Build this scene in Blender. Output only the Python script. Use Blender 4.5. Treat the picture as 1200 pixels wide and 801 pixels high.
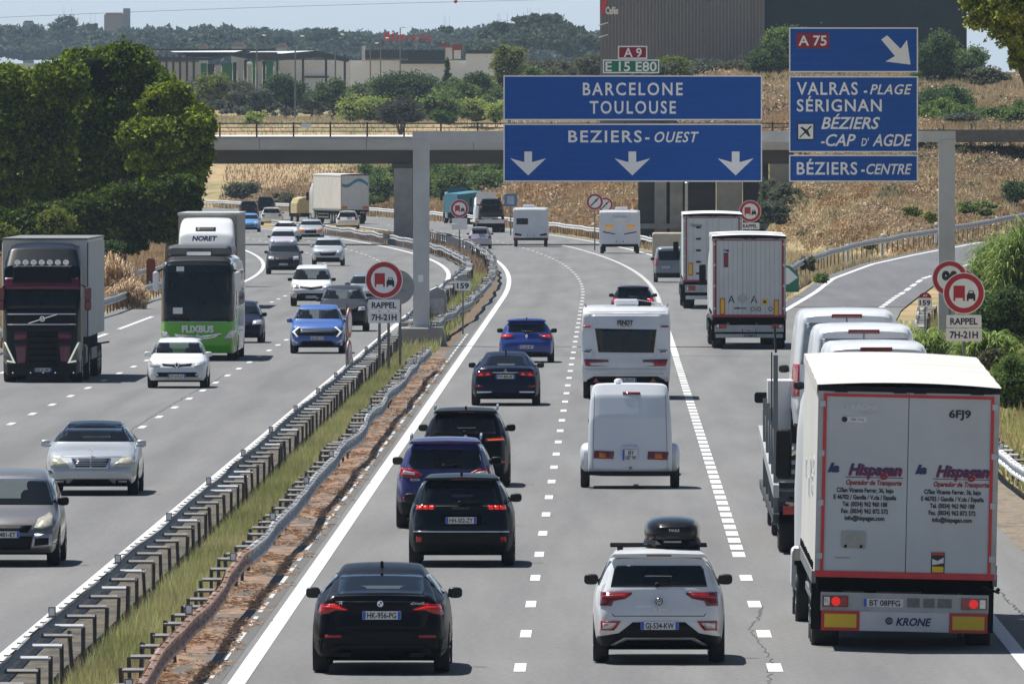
import bpy, bmesh, math, random
import numpy as np
from mathutils import Vector, Matrix

random.seed(7); RNG = np.random.default_rng(7)
for o in list(bpy.data.objects): bpy.data.objects.remove(o)
SC = bpy.context.scene
COL = SC.collection
R = math.radians

# ---------------------------------------------------------------- camera, sky, sun
F = 16218.0; VX = 713.0; VY = 170.0; CH = 7.1      # focal length in photo pixels, vanishing point, eye height
def G(px, py):                                     # road point seen at a pixel
    d = F * CH / (py - VY); return ((px - VX) * d / F, d)
def at(px, py, d):                                 # point at distance d seen at a pixel
    return Vector(((px - VX) * d / F, d, CH - (py - VY) * d / F))
cam_d = bpy.data.cameras.new('camera'); cam = bpy.data.objects.new('camera', cam_d); COL.objects.link(cam)
cam_d.sensor_width = 36.0; cam_d.lens = 36.0 * F / 1200.0
cam_d.clip_start = 1.0; cam_d.clip_end = 30000.0
cam.location = (0, 0, CH)
cam.rotation_euler = Vector(((600 - VX) / F, 1.0, -(400.5 - VY) / F)).to_track_quat('-Z', 'Y').to_euler()
SC.camera = cam
SUN = Vector((-0.34, 0.36, 1.0)).normalized()
world = bpy.data.worlds.new('World'); SC.world = world; world.use_nodes = True
wn = world.node_tree.nodes; wl = world.node_tree.links
sky = wn.new('ShaderNodeTexSky'); sky.sky_type = 'NISHITA'; sky.sun_disc = False
sky.sun_elevation = math.asin(SUN.z); sky.sun_rotation = math.atan2(SUN.x, SUN.y)
sky.air_density = 1.0; sky.dust_density = 0.4; sky.ozone_density = 1.6
wn['Background'].inputs['Strength'].default_value = 0.052
tcw = wn.new('ShaderNodeTexCoord'); mpw = wn.new('ShaderNodeMapping'); mpw.inputs['Location'].default_value = (0, 0, 0.07); mpw.inputs['Scale'].default_value = (1, 1, 0.9)
wl.new(tcw.outputs['Generated'], mpw.inputs[0]); wl.new(mpw.outputs[0], sky.inputs[0])    # the clear band a little above the murky horizon
sxyz = wn.new('ShaderNodeSeparateXYZ'); wl.new(tcw.outputs['Generated'], sxyz.inputs[0])
band = wn.new('ShaderNodeMapRange'); band.inputs['From Min'].default_value = 0.015; band.inputs['From Max'].default_value = 0.16; band.inputs['To Min'].default_value = 1.0; band.inputs['To Max'].default_value = 0.0; band.interpolation_type = 'SMOOTHSTEP'
wl.new(sxyz.outputs[2], band.inputs['Value'])
pale = wn.new('ShaderNodeMix'); pale.data_type = 'RGBA'; pale.inputs[7].default_value = (9.2, 10.6, 11.9, 1)     # bright haze low over the horizon, all round
wl.new(band.outputs[0], pale.inputs[0]); wl.new(sky.outputs[0], pale.inputs[6]); wl.new(pale.outputs[2], wn['Background'].inputs['Color'])
HAZE = 0.000048
sd = bpy.data.lights.new('sun', 'SUN'); sd.energy = 5.0; sd.angle = R(0.53); sd.color = (1.0, 0.97, 0.915)
sun = bpy.data.objects.new('sun', sd); COL.objects.link(sun); sun.location = (0, 200, 60)
sun.rotation_euler = SUN.to_track_quat('Z', 'Y').to_euler()
SC.view_settings.view_transform = 'Standard'; SC.view_settings.look = 'None'
SC.view_settings.exposure = 0.42; SC.view_settings.gamma = 1.0
SC.render.engine = 'CYCLES'
SC.cycles.volume_bounces = 0; SC.cycles.transparent_max_bounces = 12; SC.cycles.max_bounces = 6

# ---------------------------------------------------------------- tags
def tag(o, label=None, cat=None, group=None, kind=None):
    if label: o['label'] = label
    if cat: o['category'] = cat
    if group: o['group'] = group
    if kind: o['kind'] = kind
    return o
def empty(name, loc=(0, 0, 0), rz=0.0, rx=0.0, ry=0.0, label=None, cat=None, group=None):
    o = bpy.data.objects.new(name, None); COL.objects.link(o); o.location = loc
    o.rotation_euler = (rx, ry, rz); o.empty_display_size = 0.2
    return tag(o, label, cat, group)
def link(name, me, parent=None, m=None, loc=None, rot=None, scl=None):
    o = bpy.data.objects.new(name, me); COL.objects.link(o)
    if m is not None and not me.materials:
        for q in (m if isinstance(m, (list, tuple)) else [m]): me.materials.append(q)
    if parent is not None: o.parent = parent
    if loc is not None: o.location = loc
    if rot is not None: o.rotation_euler = rot
    if scl is not None: o.scale = scl
    return o

# ---------------------------------------------------------------- materials
MATS = {}
def nt(name):
    m = bpy.data.materials.new(name); m.use_nodes = True
    return m, m.node_tree.nodes, m.node_tree.links, m.node_tree.nodes['Principled BSDF']
def c4(c, k=1.0): return (min(1, c[0] * k), min(1, c[1] * k), min(1, c[2] * k), 1.0)
def ramp2(n, l, src, p0, p1, ca, cb):
    r = n.new('ShaderNodeValToRGB'); r.color_ramp.elements[0].position = p0; r.color_ramp.elements[1].position = p1
    r.color_ramp.elements[0].color = ca; r.color_ramp.elements[1].color = cb; l.new(src, r.inputs[0]); return r
def noise(n, l, scale, detail=3, vec=None, rough=0.6):
    t = n.new('ShaderNodeTexNoise'); t.inputs['Scale'].default_value = scale; t.inputs['Detail'].default_value = detail
    t.inputs['Roughness'].default_value = rough
    if vec is not None: l.new(vec, t.inputs['Vector'])
    return t
def coords(n, l, kind='Object', scale=(1, 1, 1)):
    tc = n.new('ShaderNodeTexCoord'); mp = n.new('ShaderNodeMapping'); mp.inputs['Scale'].default_value = scale
    l.new(tc.outputs[kind], mp.inputs[0]); return mp.outputs[0]
def mix(n, l, f, a, b, blend='MIX'):
    x = n.new('ShaderNodeMix'); x.data_type = 'RGBA'; x.blend_type = blend
    for i, v in ((0, f), (6, a), (7, b)):
        if hasattr(v, 'is_output') or hasattr(v, 'links'): l.new(v, x.inputs[i])
        else: x.inputs[i].default_value = v
    return x.outputs[2]
def mat(name, col, rough=0.5, metal=0.0, var=0.12, scale=4.0, coat=0.0, spec=0.5, dirt=None, dirt_amt=0.3, bump=0.0, emit=0.0, sc3=(1, 1, 1)):
    if name in MATS: return MATS[name]
    m, n, l, b = nt(name)
    v = coords(n, l, scale=sc3)
    t = noise(n, l, scale, 4, v)
    r = ramp2(n, l, t.outputs[0], 0.3, 0.7, c4(col, 1 - var), c4(col, 1 + var))
    out = r.outputs[0]
    if dirt:
        t2 = noise(n, l, scale * 0.35, 6, v, 0.7)
        r2 = ramp2(n, l, t2.outputs[0], 0.5, 0.75, (0, 0, 0, 1), (dirt_amt,) * 3 + (1,))
        out = mix(n, l, r2.outputs[0], out, c4(dirt))
    l.new(out, b.inputs['Base Color'])
    b.inputs['Roughness'].default_value = rough; b.inputs['Metallic'].default_value = metal
    b.inputs['Specular IOR Level'].default_value = spec
    if coat: b.inputs['Coat Weight'].default_value = coat; b.inputs['Coat Roughness'].default_value = 0.06
    if bump:
        bp = n.new('ShaderNodeBump'); bp.inputs['Strength'].default_value = bump; bp.inputs['Distance'].default_value = 0.02
        l.new(t.outputs[0], bp.inputs['Height']); l.new(bp.outputs[0], b.inputs['Normal'])
    if emit:
        b.inputs['Emission Color'].default_value = c4(col); b.inputs['Emission Strength'].default_value = emit
    MATS[name] = m; return m
def paint(name, col, metal=0.0, rough=0.32):
    return mat(name, col, rough=rough, metal=metal, var=0.05, scale=2.0, coat=0.5 if max(col) > .1 else .08, spec=.5 if max(col) > .1 else .16, dirt=(0.2, 0.19, 0.17), dirt_amt=0.10 if max(col) > .1 else .02)
def glass_mat(name='window glass', tint=(0.58, 0.63, 0.63), op=0.12):
    if name in MATS: return MATS[name]
    m = bpy.data.materials.new(name); m.use_nodes = True; n = m.node_tree.nodes; l = m.node_tree.links
    n.remove(n['Principled BSDF']); out = n['Material Output']
    tr = n.new('ShaderNodeBsdfTransparent'); tr.inputs[0].default_value = c4(tint)
    gl = n.new('ShaderNodeBsdfGlossy'); gl.inputs['Roughness'].default_value = 0.03; gl.inputs[0].default_value = (1, 1, 1, 1)
    df = n.new('ShaderNodeBsdfDiffuse'); df.inputs[0].default_value = (0.05, 0.055, 0.055, 1)
    fr = n.new('ShaderNodeFresnel'); fr.inputs[0].default_value = 1.5
    m0 = n.new('ShaderNodeMixShader'); m0.inputs[0].default_value = op * 0.5
    l.new(tr.outputs[0], m0.inputs[1]); l.new(df.outputs[0], m0.inputs[2])
    m1 = n.new('ShaderNodeMixShader'); l.new(fr.outputs[0], m1.inputs[0]); l.new(m0.outputs[0], m1.inputs[1]); l.new(gl.outputs[0], m1.inputs[2])
    l.new(m1.outputs[0], out.inputs[0]); MATS[name] = m; return m
M_BLACK = mat('black plastic', (0.009, 0.009, 0.010), 0.5, spec=.2)
M_DARK = mat('dark underbody', (0.006, 0.006, 0.006), 0.9, spec=.05)
M_TYRE = mat('tyre rubber', (0.022, 0.022, 0.023), 0.85, dirt=(0.12, 0.11, 0.1), dirt_amt=0.25)
M_RIM = mat('alloy rim', (0.55, 0.56, 0.58), 0.35, 0.8)
M_GLASSD = mat('dark glass', (0.008, 0.012, 0.014), 0.05, var=0.3, spec=0.35)
M_GLASS = glass_mat()
M_GLASSR = glass_mat('rear glass', (0.74, 0.8, 0.8), 0.12)
M_RED = mat('red lamp lens', (0.42, 0.006, 0.008), 0.15, coat=0.6, var=0.35, scale=14)
M_REDD = mat('dark red lamp lens', (0.16, 0.006, 0.01), 0.12, coat=0.6, var=0.4, scale=12)
M_REDLIT = mat('lit red lamp', (0.9, 0.02, 0.015), 0.3, emit=.35, var=0.1)
M_LENS = mat('clear lamp lens', (0.62, 0.63, 0.62), 0.1, 0.3, var=0.35, scale=16, coat=0.8)
M_LENSY = mat('yellowed lamp lens', (0.5, 0.48, 0.38), 0.15, 0.1, var=0.3, scale=14, coat=0.6)
M_ORANGE = mat('orange lamp lens', (0.75, 0.2, 0.02), 0.2)
M_CHROME = mat('chrome', (0.75, 0.76, 0.78), 0.12, 1.0, var=0.03)
M_PLATE = mat('plate white', (0.72, 0.73, 0.72), 0.45, var=0.04)
M_PBLUE = mat('plate blue', (0.03, 0.12, 0.55), 0.45)
M_INK = mat('black ink', (0.015, 0.015, 0.017), 0.5)
M_SEAT = mat('seat fabric', (0.045, 0.045, 0.05), 0.9)
M_GALV = mat('galvanised steel', (0.46, 0.48, 0.5), 0.45, 0.35, var=0.18, scale=6, dirt=(0.22, 0.2, 0.18), dirt_amt=0.4)
M_POST = mat('grey steel post', (0.19, 0.20, 0.20), 0.6, 0.2, var=0.25, scale=5, dirt=(0.14, 0.12, 0.1), dirt_amt=0.5)
M_WHITE = mat('white enamel', (0.78, 0.78, 0.77), 0.4, var=0.04, dirt=(0.5, 0.48, 0.44), dirt_amt=0.3)
M_LEAD = mat('bare concrete', (0.36, 0.35, 0.33), 0.85, var=0.15, scale=1.2, dirt=(0.16, 0.15, 0.14), dirt_amt=0.6, bump=0.3)

# ---------------------------------------------------------------- mesh builder
class MB:
    def __init__(s): s.v = []; s.f = []; s.mi = []; s.sm = []
    def add(s, vs, fs, m=0, smooth=False):
        b = len(s.v); s.v += [tuple(p) for p in vs]; s.f += [tuple(b + i for i in f) for f in fs]
        s.mi += [m] * len(fs); s.sm += [smooth] * len(fs); return s
    def box(s, x0, x1, y0, y1, z0, z1, m=0):
        vs = [(x0, y0, z0), (x1, y0, z0), (x1, y1, z0), (x0, y1, z0), (x0, y0, z1), (x1, y0, z1), (x1, y1, z1), (x0, y1, z1)]
        return s.add(vs, [(0, 3, 2, 1), (4, 5, 6, 7), (0, 1, 5, 4), (1, 2, 6, 5), (2, 3, 7, 6), (3, 0, 4, 7)], m)
    def obox(s, c, ax, ay, az, m=0):               # centre + three half-axes
        c, ax, ay, az = map(Vector, (c, ax, ay, az)); vs = []
        for k in (-1, 1):
            for i, j in ((-1, -1), (1, -1), (1, 1), (-1, 1)): vs.append(c + ax * i + ay * j + az * k)
        return s.add(vs, [(0, 3, 2, 1), (4, 5, 6, 7), (0, 1, 5, 4), (1, 2, 6, 5), (2, 3, 7, 6), (3, 0, 4, 7)], m)
    def bar(s, p0, p1, w, h, m=0):                 # rectangular bar between two points
        p0, p1 = Vector(p0), Vector(p1); d = p1 - p0; L = d.length; d.normalize()
        up = Vector((0, 0, 1)) if abs(d.z) < 0.95 else Vector((0, 1, 0))
        sx = d.cross(up).normalized(); sz = sx.cross(d)
        return s.obox((p0 + p1) / 2, sx * w / 2, d * L / 2, sz * h / 2, m)
    def prism(s, poly, axis, a, b, m=0, smooth=False, bev=0.0):   # poly in the plane normal to axis
        def P(p, t):
            if axis == 'y': return (p[0], t, p[1])
            if axis == 'x': return (t, p[0], p[1])
            return (p[0], p[1], t)
        n = len(poly)
        if bev:
            cx = sum(p[0] for p in poly) / n; cy = sum(p[1] for p in poly) / n
            ex = max(abs(p[0] - cx) for p in poly); ey = max(abs(p[1] - cy) for p in poly)
            ins = [(cx + (p[0] - cx) * (1 - bev / ex), cy + (p[1] - cy) * (1 - bev / ey)) for p in poly]
            g = bev if b > a else -bev
            vs = [P(p, a) for p in ins] + [P(p, a + g) for p in poly] + [P(p, b - g) for p in poly] + [P(p, b) for p in ins]
            fs = [tuple(range(n - 1, -1, -1)), tuple(range(3 * n, 4 * n))]
            for r in range(3):
                for i in range(n): j = (i + 1) % n; fs.append((r * n + i, r * n + j, (r + 1) * n + j, (r + 1) * n + i))
        else:
            vs = [P(p, a) for p in poly] + [P(p, b) for p in poly]
            fs = [tuple(range(n - 1, -1, -1)), tuple(range(n, 2 * n))]
            for i in range(n): j = (i + 1) % n; fs.append((i, j, n + j, n + i))
        return s.add(vs, fs, m, smooth)
    def cyl(s, p0, p1, r0, r1=None, n=12, m=0, caps=True):
        r1 = r0 if r1 is None else r1; p0, p1 = Vector(p0), Vector(p1); d = (p1 - p0).normalized()
        up = Vector((0, 0, 1)) if abs(d.z) < 0.95 else Vector((1, 0, 0))
        a = d.cross(up).normalized(); b = a.cross(d); vs = []
        for p, r in ((p0, r0), (p1, r1)):
            for i in range(n):
                t = 2 * math.pi * i / n; vs.append(p + (a * math.cos(t) + b * math.sin(t)) * r)
        s.add(vs, [(i, (i + 1) % n, n + (i + 1) % n, n + i) for i in range(n)], m, True)
        if caps: s.add(vs, [tuple(range(n - 1, -1, -1)), tuple(range(n, 2 * n))], m)
        return s
    def lathe(s, prof, c, axis='x', n=20, m=0):    # prof: list of (along axis, radius)
        vs = []; k = len(prof)
        for i in range(n):
            t = 2 * math.pi * i / n; ct, st = math.cos(t), math.sin(t)
            for a, r in prof:
                if axis == 'x': vs.append((c[0] + a, c[1] + r * ct, c[2] + r * st))
                elif axis == 'y': vs.append((c[0] + r * ct, c[1] + a, c[2] + r * st))
                else: vs.append((c[0] + r * ct, c[1] + r * st, c[2] + a))
        fs = []
        for i in range(n):
            j = (i + 1) % n
            for q in range(k - 1): fs.append((i * k + q, i * k + q + 1, j * k + q + 1, j * k + q))
        return s.add(vs, fs, m, True)
    def ell(s, c, r, n=10, m=0, p=2.0):            # super-ellipsoid
        vs = []; fs = []
        def sp(v): return math.copysign(abs(v) ** (2.0 / p), v)
        for i in range(n + 1):
            a = math.pi * i / n - math.pi / 2
            for j in range(2 * n):
                b = math.pi * j / n
                vs.append((c[0] + r[0] * sp(math.cos(a)) * sp(math.cos(b)), c[1] + r[1] * sp(math.cos(a)) * sp(math.sin(b)), c[2] + r[2] * sp(math.sin(a))))
        for i in range(n):
            for j in range(2 * n):
                k = (j + 1) % (2 * n); fs.append((i * 2 * n + j, i * 2 * n + k, (i + 1) * 2 * n + k, (i + 1) * 2 * n + j))
        return s.add(vs, fs, m, True)
    def mesh(s, name, m):
        me = bpy.data.meshes.new(name); me.from_pydata(s.v, [], s.f)
        for q in (m if isinstance(m, (list, tuple)) else [m]): me.materials.append(q)
        me.polygons.foreach_set('material_index', s.mi); me.polygons.foreach_set('use_smooth', s.sm); me.update()
        bm = bmesh.new(); bm.from_mesh(me); bmesh.ops.recalc_face_normals(bm, faces=bm.faces)
        for e in bm.edges:
            if len(e.link_faces) == 2 and e.calc_face_angle(0) > 0.6: e.smooth = False
        bm.to_mesh(me); bm.free()
        return me
    def build(s, name, m, parent=None, loc=None, rot=None):
        return link(name, s.mesh(name, m), parent, None, loc, rot)
def rrect(cx, cz, w, h, r, n=4):
    r = min(r, w / 2 - 1e-4, h / 2 - 1e-4); pts = []
    for (sx, sz, a0) in ((1, 1, 0), (-1, 1, 90), (-1, -1, 180), (1, -1, 270)):
        for i in range(n + 1):
            a = R(a0 + 90 * i / n); pts.append((cx + sx * (w / 2 - r) + r * math.cos(a), cz + sz * (h / 2 - r) + r * math.sin(a)))
    return pts
def disc(cx, cz, r, n=32): return [(cx + r * math.cos(2 * math.pi * i / n), cz + r * math.sin(2 * math.pi * i / n)) for i in range(n)]

# ---------------------------------------------------------------- lettering
TXT = {}
def text(s, size, loc, m, parent, face='back', width=None, bold=0.0, shear=0.0, spacing=1.0, name='lettering', rotx=0.0):
    """capital height = size; loc = centre; face 'back' looks to -Y, 'front' looks to +Y, 'left' -X"""
    key = (s, bold, shear, spacing)
    if key not in TXT:
        cu = bpy.data.curves.new('t', 'FONT'); cu.body = s; cu.size = 1.0; cu.offset = bold; cu.shear = shear
        cu.resolution_u = 3; cu.extrude = 0.0; cu.space_character = spacing; cu.fill_mode = 'FRONT'
        ob = bpy.data.objects.new('t', cu); COL.objects.link(ob)
        dg = bpy.context.evaluated_depsgraph_get(); dg.update()
        me = bpy.data.meshes.new_from_object(ob.evaluated_get(dg)); bpy.data.objects.remove(ob); bpy.data.curves.remove(cu)
        co = np.empty(len(me.vertices) * 3); me.vertices.foreach_get('co', co); co = co.reshape(-1, 3)
        TXT[key] = (co, [tuple(p.vertices) for p in me.polygons], [])
        bpy.data.meshes.remove(me)
    co, fs, _ = TXT[key]
    x0, x1 = co[:, 0].min(), co[:, 0].max()
    caps = 0.70
    k = size / caps; kx = k if width is None else width / (x1 - x0)
    X = (co[:, 0] - (x0 + x1) / 2) * kx; Z = (co[:, 1] - caps / 2) * k
    ex = 0.003 + size * 0.01; n = len(X)
    me = bpy.data.meshes.new(name)
    V = [(X[i], 0.0, Z[i]) for i in range(n)]
    F2 = [tuple(f) for f in fs]
    # thin raised letters: walls along boundary edges
    cnt = {}
    for f in fs:
        for a, b in zip(f, f[1:] + f[:1]): cnt[(a, b)] = 1
    V += [(X[i], ex, Z[i]) for i in range(n)]
    for (a, b) in list(cnt):
        if (b, a) not in cnt: F2.append((a, a + n, b + n, b))
    me.from_pydata(V, [], F2); me.materials.append(m)
    rz = {'back': 0, 'front': math.pi, 'left': -math.pi / 2, 'right': math.pi / 2}[face]
    return link(name, me, parent, None, loc, (rotx, 0, rz))
# ================================================================ road geometry
def offR(Y):
    t = np.maximum(0.0, np.asarray(Y, float) - 640.0); return 4.0e-5 * t * t + 2.2e-8 * t ** 3
def offL(Y):
    t = np.maximum(0.0, np.asarray(Y, float) - 700.0); return 1.12e-4 * t * t - 4.0e-8 * t ** 3
def lin(Y, pts):
    return np.interp(Y, [p[0] for p in pts], [p[1] for p in pts])
PE = [(0, 7.5), (380, 7.5), (440, 8.6), (490, 9.9), (533, 10.9), (596, 12.6), (640, 14.3), (700, 16.9), (745, 20.4), (800, 25.6), (850, 31.0), (930, 41), (1000, 52)]
RL = [(560, 6.2), (600, 7.6), (655, 9.6), (700, 11.2), (745, 14.0), (780, 17.0), (800, 18.9), (850, 23.8), (930, 33.0), (1000, 43)]
RZ = [(600, 0.0), (655, 0.12), (700, 0.35), (745, 0.68), (780, 0.9), (850, 1.33), (930, 2.2), (1000, 3.0)]
RAIL_R = [(0, 8.1), (300, 8.2), (400, 8.5), (440, 9.4), (490, 10.9), (533, 12.0), (582, 13.8), (640, 15.4), (700, 18.1), (745, 21.7), (800, 27), (850, 32.5), (1000, 54)]
def rz_(Y): return lin(Y, RZ)
def xeR(Y): return 6.2 - offR(Y)                   # right edge of the main road

def ground_z(X, Y):
    """terrain height under everything (arrays)"""
    X = np.asarray(X, float); Y = np.asarray(Y, float)
    z = np.full(np.broadcast(X, Y).shape, -0.06)
    # right bank beside the slip road
    xr = lin(Y, RAIL_R); w = np.clip((X - xr - 0.3) * 0.22, 0, 2.2) * np.clip((760 - Y) / 120, 0, 1)
    zr = rz_(Y) - 0.06
    z = np.where((X > xr) & (Y < 760), np.maximum(z, zr + w), z)
    # slip road bed
    rl = lin(Y, RL); near = np.clip((X - (rl - 3.0)) / 2.5, 0, 1) * (Y > 600)
    z = np.where(Y > 600, z * (1 - near) + zr * near, z); z = np.where((X > xr) & (Y < 760), np.maximum(z, zr + w), z)
    # embankment of the bridge, right of the abutment
    toe = np.interp(X, [12.0, 14, 19, 24, 33, 43], [905.0, 880, 840, 865, 948, 975])
    e = np.clip((Y - toe) / np.maximum(1005 - toe, 8), 0, 1) ** 0.8 * (7.55 + 0.06) * np.clip((X - 10.5) / 4.0, 0, 1)
    z = np.where((Y > toe - 1) & (Y < 1030), np.maximum(z, e - 0.06 + 0 * X), z)
    # left embankment of the bridge
    el = np.clip((Y - 900) / 90, 0, 1) * 7.55 * np.clip((-40 - X) / 12.0, 0, 1)
    z = np.where(Y < 1030, np.maximum(z, el - 0.06), z)
    # beyond the bridge: cutting slope right of the curving road
    s = X - xeR(np.minimum(Y, 1620)) - 3.0
    cut = np.clip(s * 0.22, 0, 9.0 + 0.0 * s)
    far = np.clip((Y - 1010) / 60, 0, 1)
    c2 = np.where(Y > 1010, cut * far, 0)
    hr = (7.5 + np.clip((Y - 1015) * 0.018, 0, 6.4)) * np.clip((X - 4.0) / 6, 0, 1)
    c2 = np.maximum(c2, np.where(Y > 1015, hr, 0))
    z = np.where(Y > 1010, np.maximum(z, c2 - 0.06), z)
    # plain behind
    p = np.clip((Y - 1590) / 90, 0, 1) * 9.6 + np.clip((Y - 1680) / 700, 0, 1) * 6
    z = np.where(Y > 1560, np.maximum(z, p), z)
    b = 0.12 * np.sin(X * 0.9 + Y * 0.13) * np.cos(Y * 0.21 - X * 0.4) + 0.25 * np.sin(X * 0.21 + 1.3) * np.sin(Y * 0.05)
    z = z + np.where(z > 0.5, b * np.clip((z - 0.5), 0, 1), 0)
    return z

def grid_mesh(name, X, Y, Z, m, kind=None, smooth=True):
    nY, nX = Z.shape; V = np.stack([X, Y, Z], -1).reshape(-1, 3)
    idx = np.arange(nY * nX).reshape(nY, nX)
    f = np.stack([idx[:-1, :-1], idx[:-1, 1:], idx[1:, 1:], idx[1:, :-1]], -1).reshape(-1, 4)
    o = raw_mesh(name, V, f, m, smooth=smooth)
    if kind: tag(o, kind=kind)
    return o
def raw_mesh(name, V, Fc, m, parent=None, smooth=False, col=None):
    V = np.asarray(V, np.float32); Fc = np.asarray(Fc, np.int32); k = Fc.shape[1]
    me = bpy.data.meshes.new(name); me.vertices.add(len(V)); me.vertices.foreach_set('co', V.ravel())
    me.loops.add(Fc.size); me.loops.foreach_set('vertex_index', Fc.ravel())
    me.polygons.add(len(Fc)); me.polygons.foreach_set('loop_start', np.arange(0, Fc.size, k, dtype=np.int32))
    me.polygons.foreach_set('loop_total', np.full(len(Fc), k, np.int32))
    if smooth: me.polygons.foreach_set('use_smooth', np.ones(len(Fc), bool))
    for q in (m if isinstance(m, (list, tuple)) else [m]): me.materials.append(q)
    if col is not None:
        at_ = me.attributes.new('tint', 'FLOAT', 'FACE'); at_.data.foreach_set('value', np.asarray(col, np.float32))
    me.update(); me.validate(); return link(name, me, parent)

# ---------------------------------------------------------------- ground materials
def asphalt(name, base, tone=1.0, lanes=()):
    m, n, l, b = nt(name); v = coords(n, l)
    t = noise(n, l, 9.0, 6, coords(n, l, scale=(1, .35, 1)), .8); r = ramp2(n, l, t.outputs[0], 0.3, 0.7, c4(base, 0.80 * tone), c4(base, 1.2 * tone))
    v2 = coords(n, l, scale=(0.9, 0.03, 1)); t2 = noise(n, l, 1.0, 4, v2)        # long wear streaks
    r2 = ramp2(n, l, t2.outputs[0], 0.3, 0.7, (0.84, 0.84, 0.85, 1), (1.12, 1.12, 1.11, 1))
    o1 = mix(n, l, 1.0, r.outputs[0], r2.outputs[0], 'MULTIPLY')
    v3 = coords(n, l, scale=(0.25, 0.05, 1)); t3 = noise(n, l, 1.0, 5, v3)
    r3 = ramp2(n, l, t3.outputs[0], 0.35, 0.65, (0.95, 0.95, 0.95, 1), (1.04, 1.04, 1.04, 1))
    o2 = mix(n, l, 1.0, o1, r3.outputs[0], 'MULTIPLY')
    # oil-darkened band along the middle of each lane
    if lanes:
        sx = n.new('ShaderNodeSeparateXYZ'); tc = n.new('ShaderNodeTexCoord'); l.new(tc.outputs['Object'], sx.inputs[0])
        last = None
        for x in lanes:
            s1 = n.new('ShaderNodeMath'); s1.operation = 'SUBTRACT'; l.new(sx.outputs[0], s1.inputs[0]); s1.inputs[1].default_value = x
            s2 = n.new('ShaderNodeMath'); s2.operation = 'ABSOLUTE'; l.new(s1.outputs[0], s2.inputs[0])
            r4 = ramp2(n, l, s2.outputs[0], 0.1, 0.6, (0.91, 0.91, 0.91, 1), (1, 1, 1, 1))
            o2 = mix(n, l, 1.0, o2, r4.outputs[0], 'MULTIPLY')
    l.new(o2, b.inputs['Base Color']); b.inputs['Roughness'].default_value = 0.88; b.inputs['Specular IOR Level'].default_value = 0.25
    bp = n.new('ShaderNodeBump'); bp.inputs['Strength'].default_value = 0.25; bp.inputs['Distance'].default_value = 0.01
    l.new(t.outputs[0], bp.inputs['Height']); l.new(bp.outputs[0], b.inputs['Normal'])
    return m
M_ASPH = asphalt('road asphalt', (0.168, 0.167, 0.166), lanes=(-3.1, 0.6, 4.1))
M_ASPHL = asphalt('road asphalt left', (0.168, 0.167, 0.167), lanes=(-17.0, -13.5, -10.0))
M_ASPHR = asphalt('slip road asphalt', (0.135, 0.137, 0.145))
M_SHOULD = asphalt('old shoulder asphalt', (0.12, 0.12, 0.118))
M_PAINT = mat('road paint', (0.66, 0.66, 0.645), 0.6, var=0.1, scale=9, dirt=(0.3, 0.3, 0.3), dirt_amt=0.35)
M_PAINTO = mat('worn road paint', (0.5, 0.5, 0.49), 0.7, var=0.2, scale=6, dirt=(0.2, 0.2, 0.2), dirt_amt=0.9)
M_TAR = mat('black tar', (0.03, 0.03, 0.032), 0.6)
def earth(name, cols, scales=(0.5, 6.0), sc3=(1, 1, 1)):
    m, n, l, b = nt(name); v = coords(n, l, scale=sc3)
    t = noise(n, l, scales[0], 6, v, 0.65); r = n.new('ShaderNodeValToRGB'); e = r.color_ramp.elements
    e[0].position = 0.32; e[0].color = c4(cols[0]); e[1].position = 0.68; e[1].color = c4(cols[-1])
    for i, c in enumerate(cols[1:-1]): q = e.new(0.32 + 0.36 * (i + 1) / (len(cols) - 1)); q.color = c4(c)
    l.new(t.outputs[0], r.inputs[0])
    t2 = noise(n, l, scales[1], 4, v); r2 = ramp2(n, l, t2.outputs[0], 0.3, 0.7, (0.72,) * 3 + (1,), (1.2,) * 3 + (1,))
    o = mix(n, l, 1.0, r.outputs[0], r2.outputs[0], 'MULTIPLY'); l.new(o, b.inputs['Base Color'])
    b.inputs['Roughness'].default_value = 0.95; b.inputs['Specular IOR Level'].default_value = 0.1; return m
M_EARTH = earth('dry grass ground', [(0.34, 0.24, 0.13), (0.4, 0.3, 0.17), (0.22, 0.19, 0.09), (0.46, 0.36, 0.22)], (0.06, 0.9))
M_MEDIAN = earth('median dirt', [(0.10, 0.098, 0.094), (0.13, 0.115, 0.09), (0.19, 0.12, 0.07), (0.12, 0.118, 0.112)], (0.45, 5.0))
M_DEBRIS = earth('pine needle litter', [(0.55, 0.33, 0.2), (0.66, 0.45, 0.3), (0.4, 0.24, 0.14)], (2.0, 12.0))

# ---------------------------------------------------------------- terrain
xs = np.unique(np.concatenate([np.arange(-80, 80, 1.6), np.linspace(-900, -80, 26), np.linspace(80, 900, 26)]))
ys = np.unique(np.concatenate([np.arange(60, 840, 6.0), np.arange(840, 1180, 3.5), np.arange(1180, 1720, 8.0), np.linspace(1720, 7500, 40)]))
GX, GY = np.meshgrid(xs, ys)
ground = grid_mesh('ground', GX, GY, ground_z(GX, GY), M_EARTH, 'structure')

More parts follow.
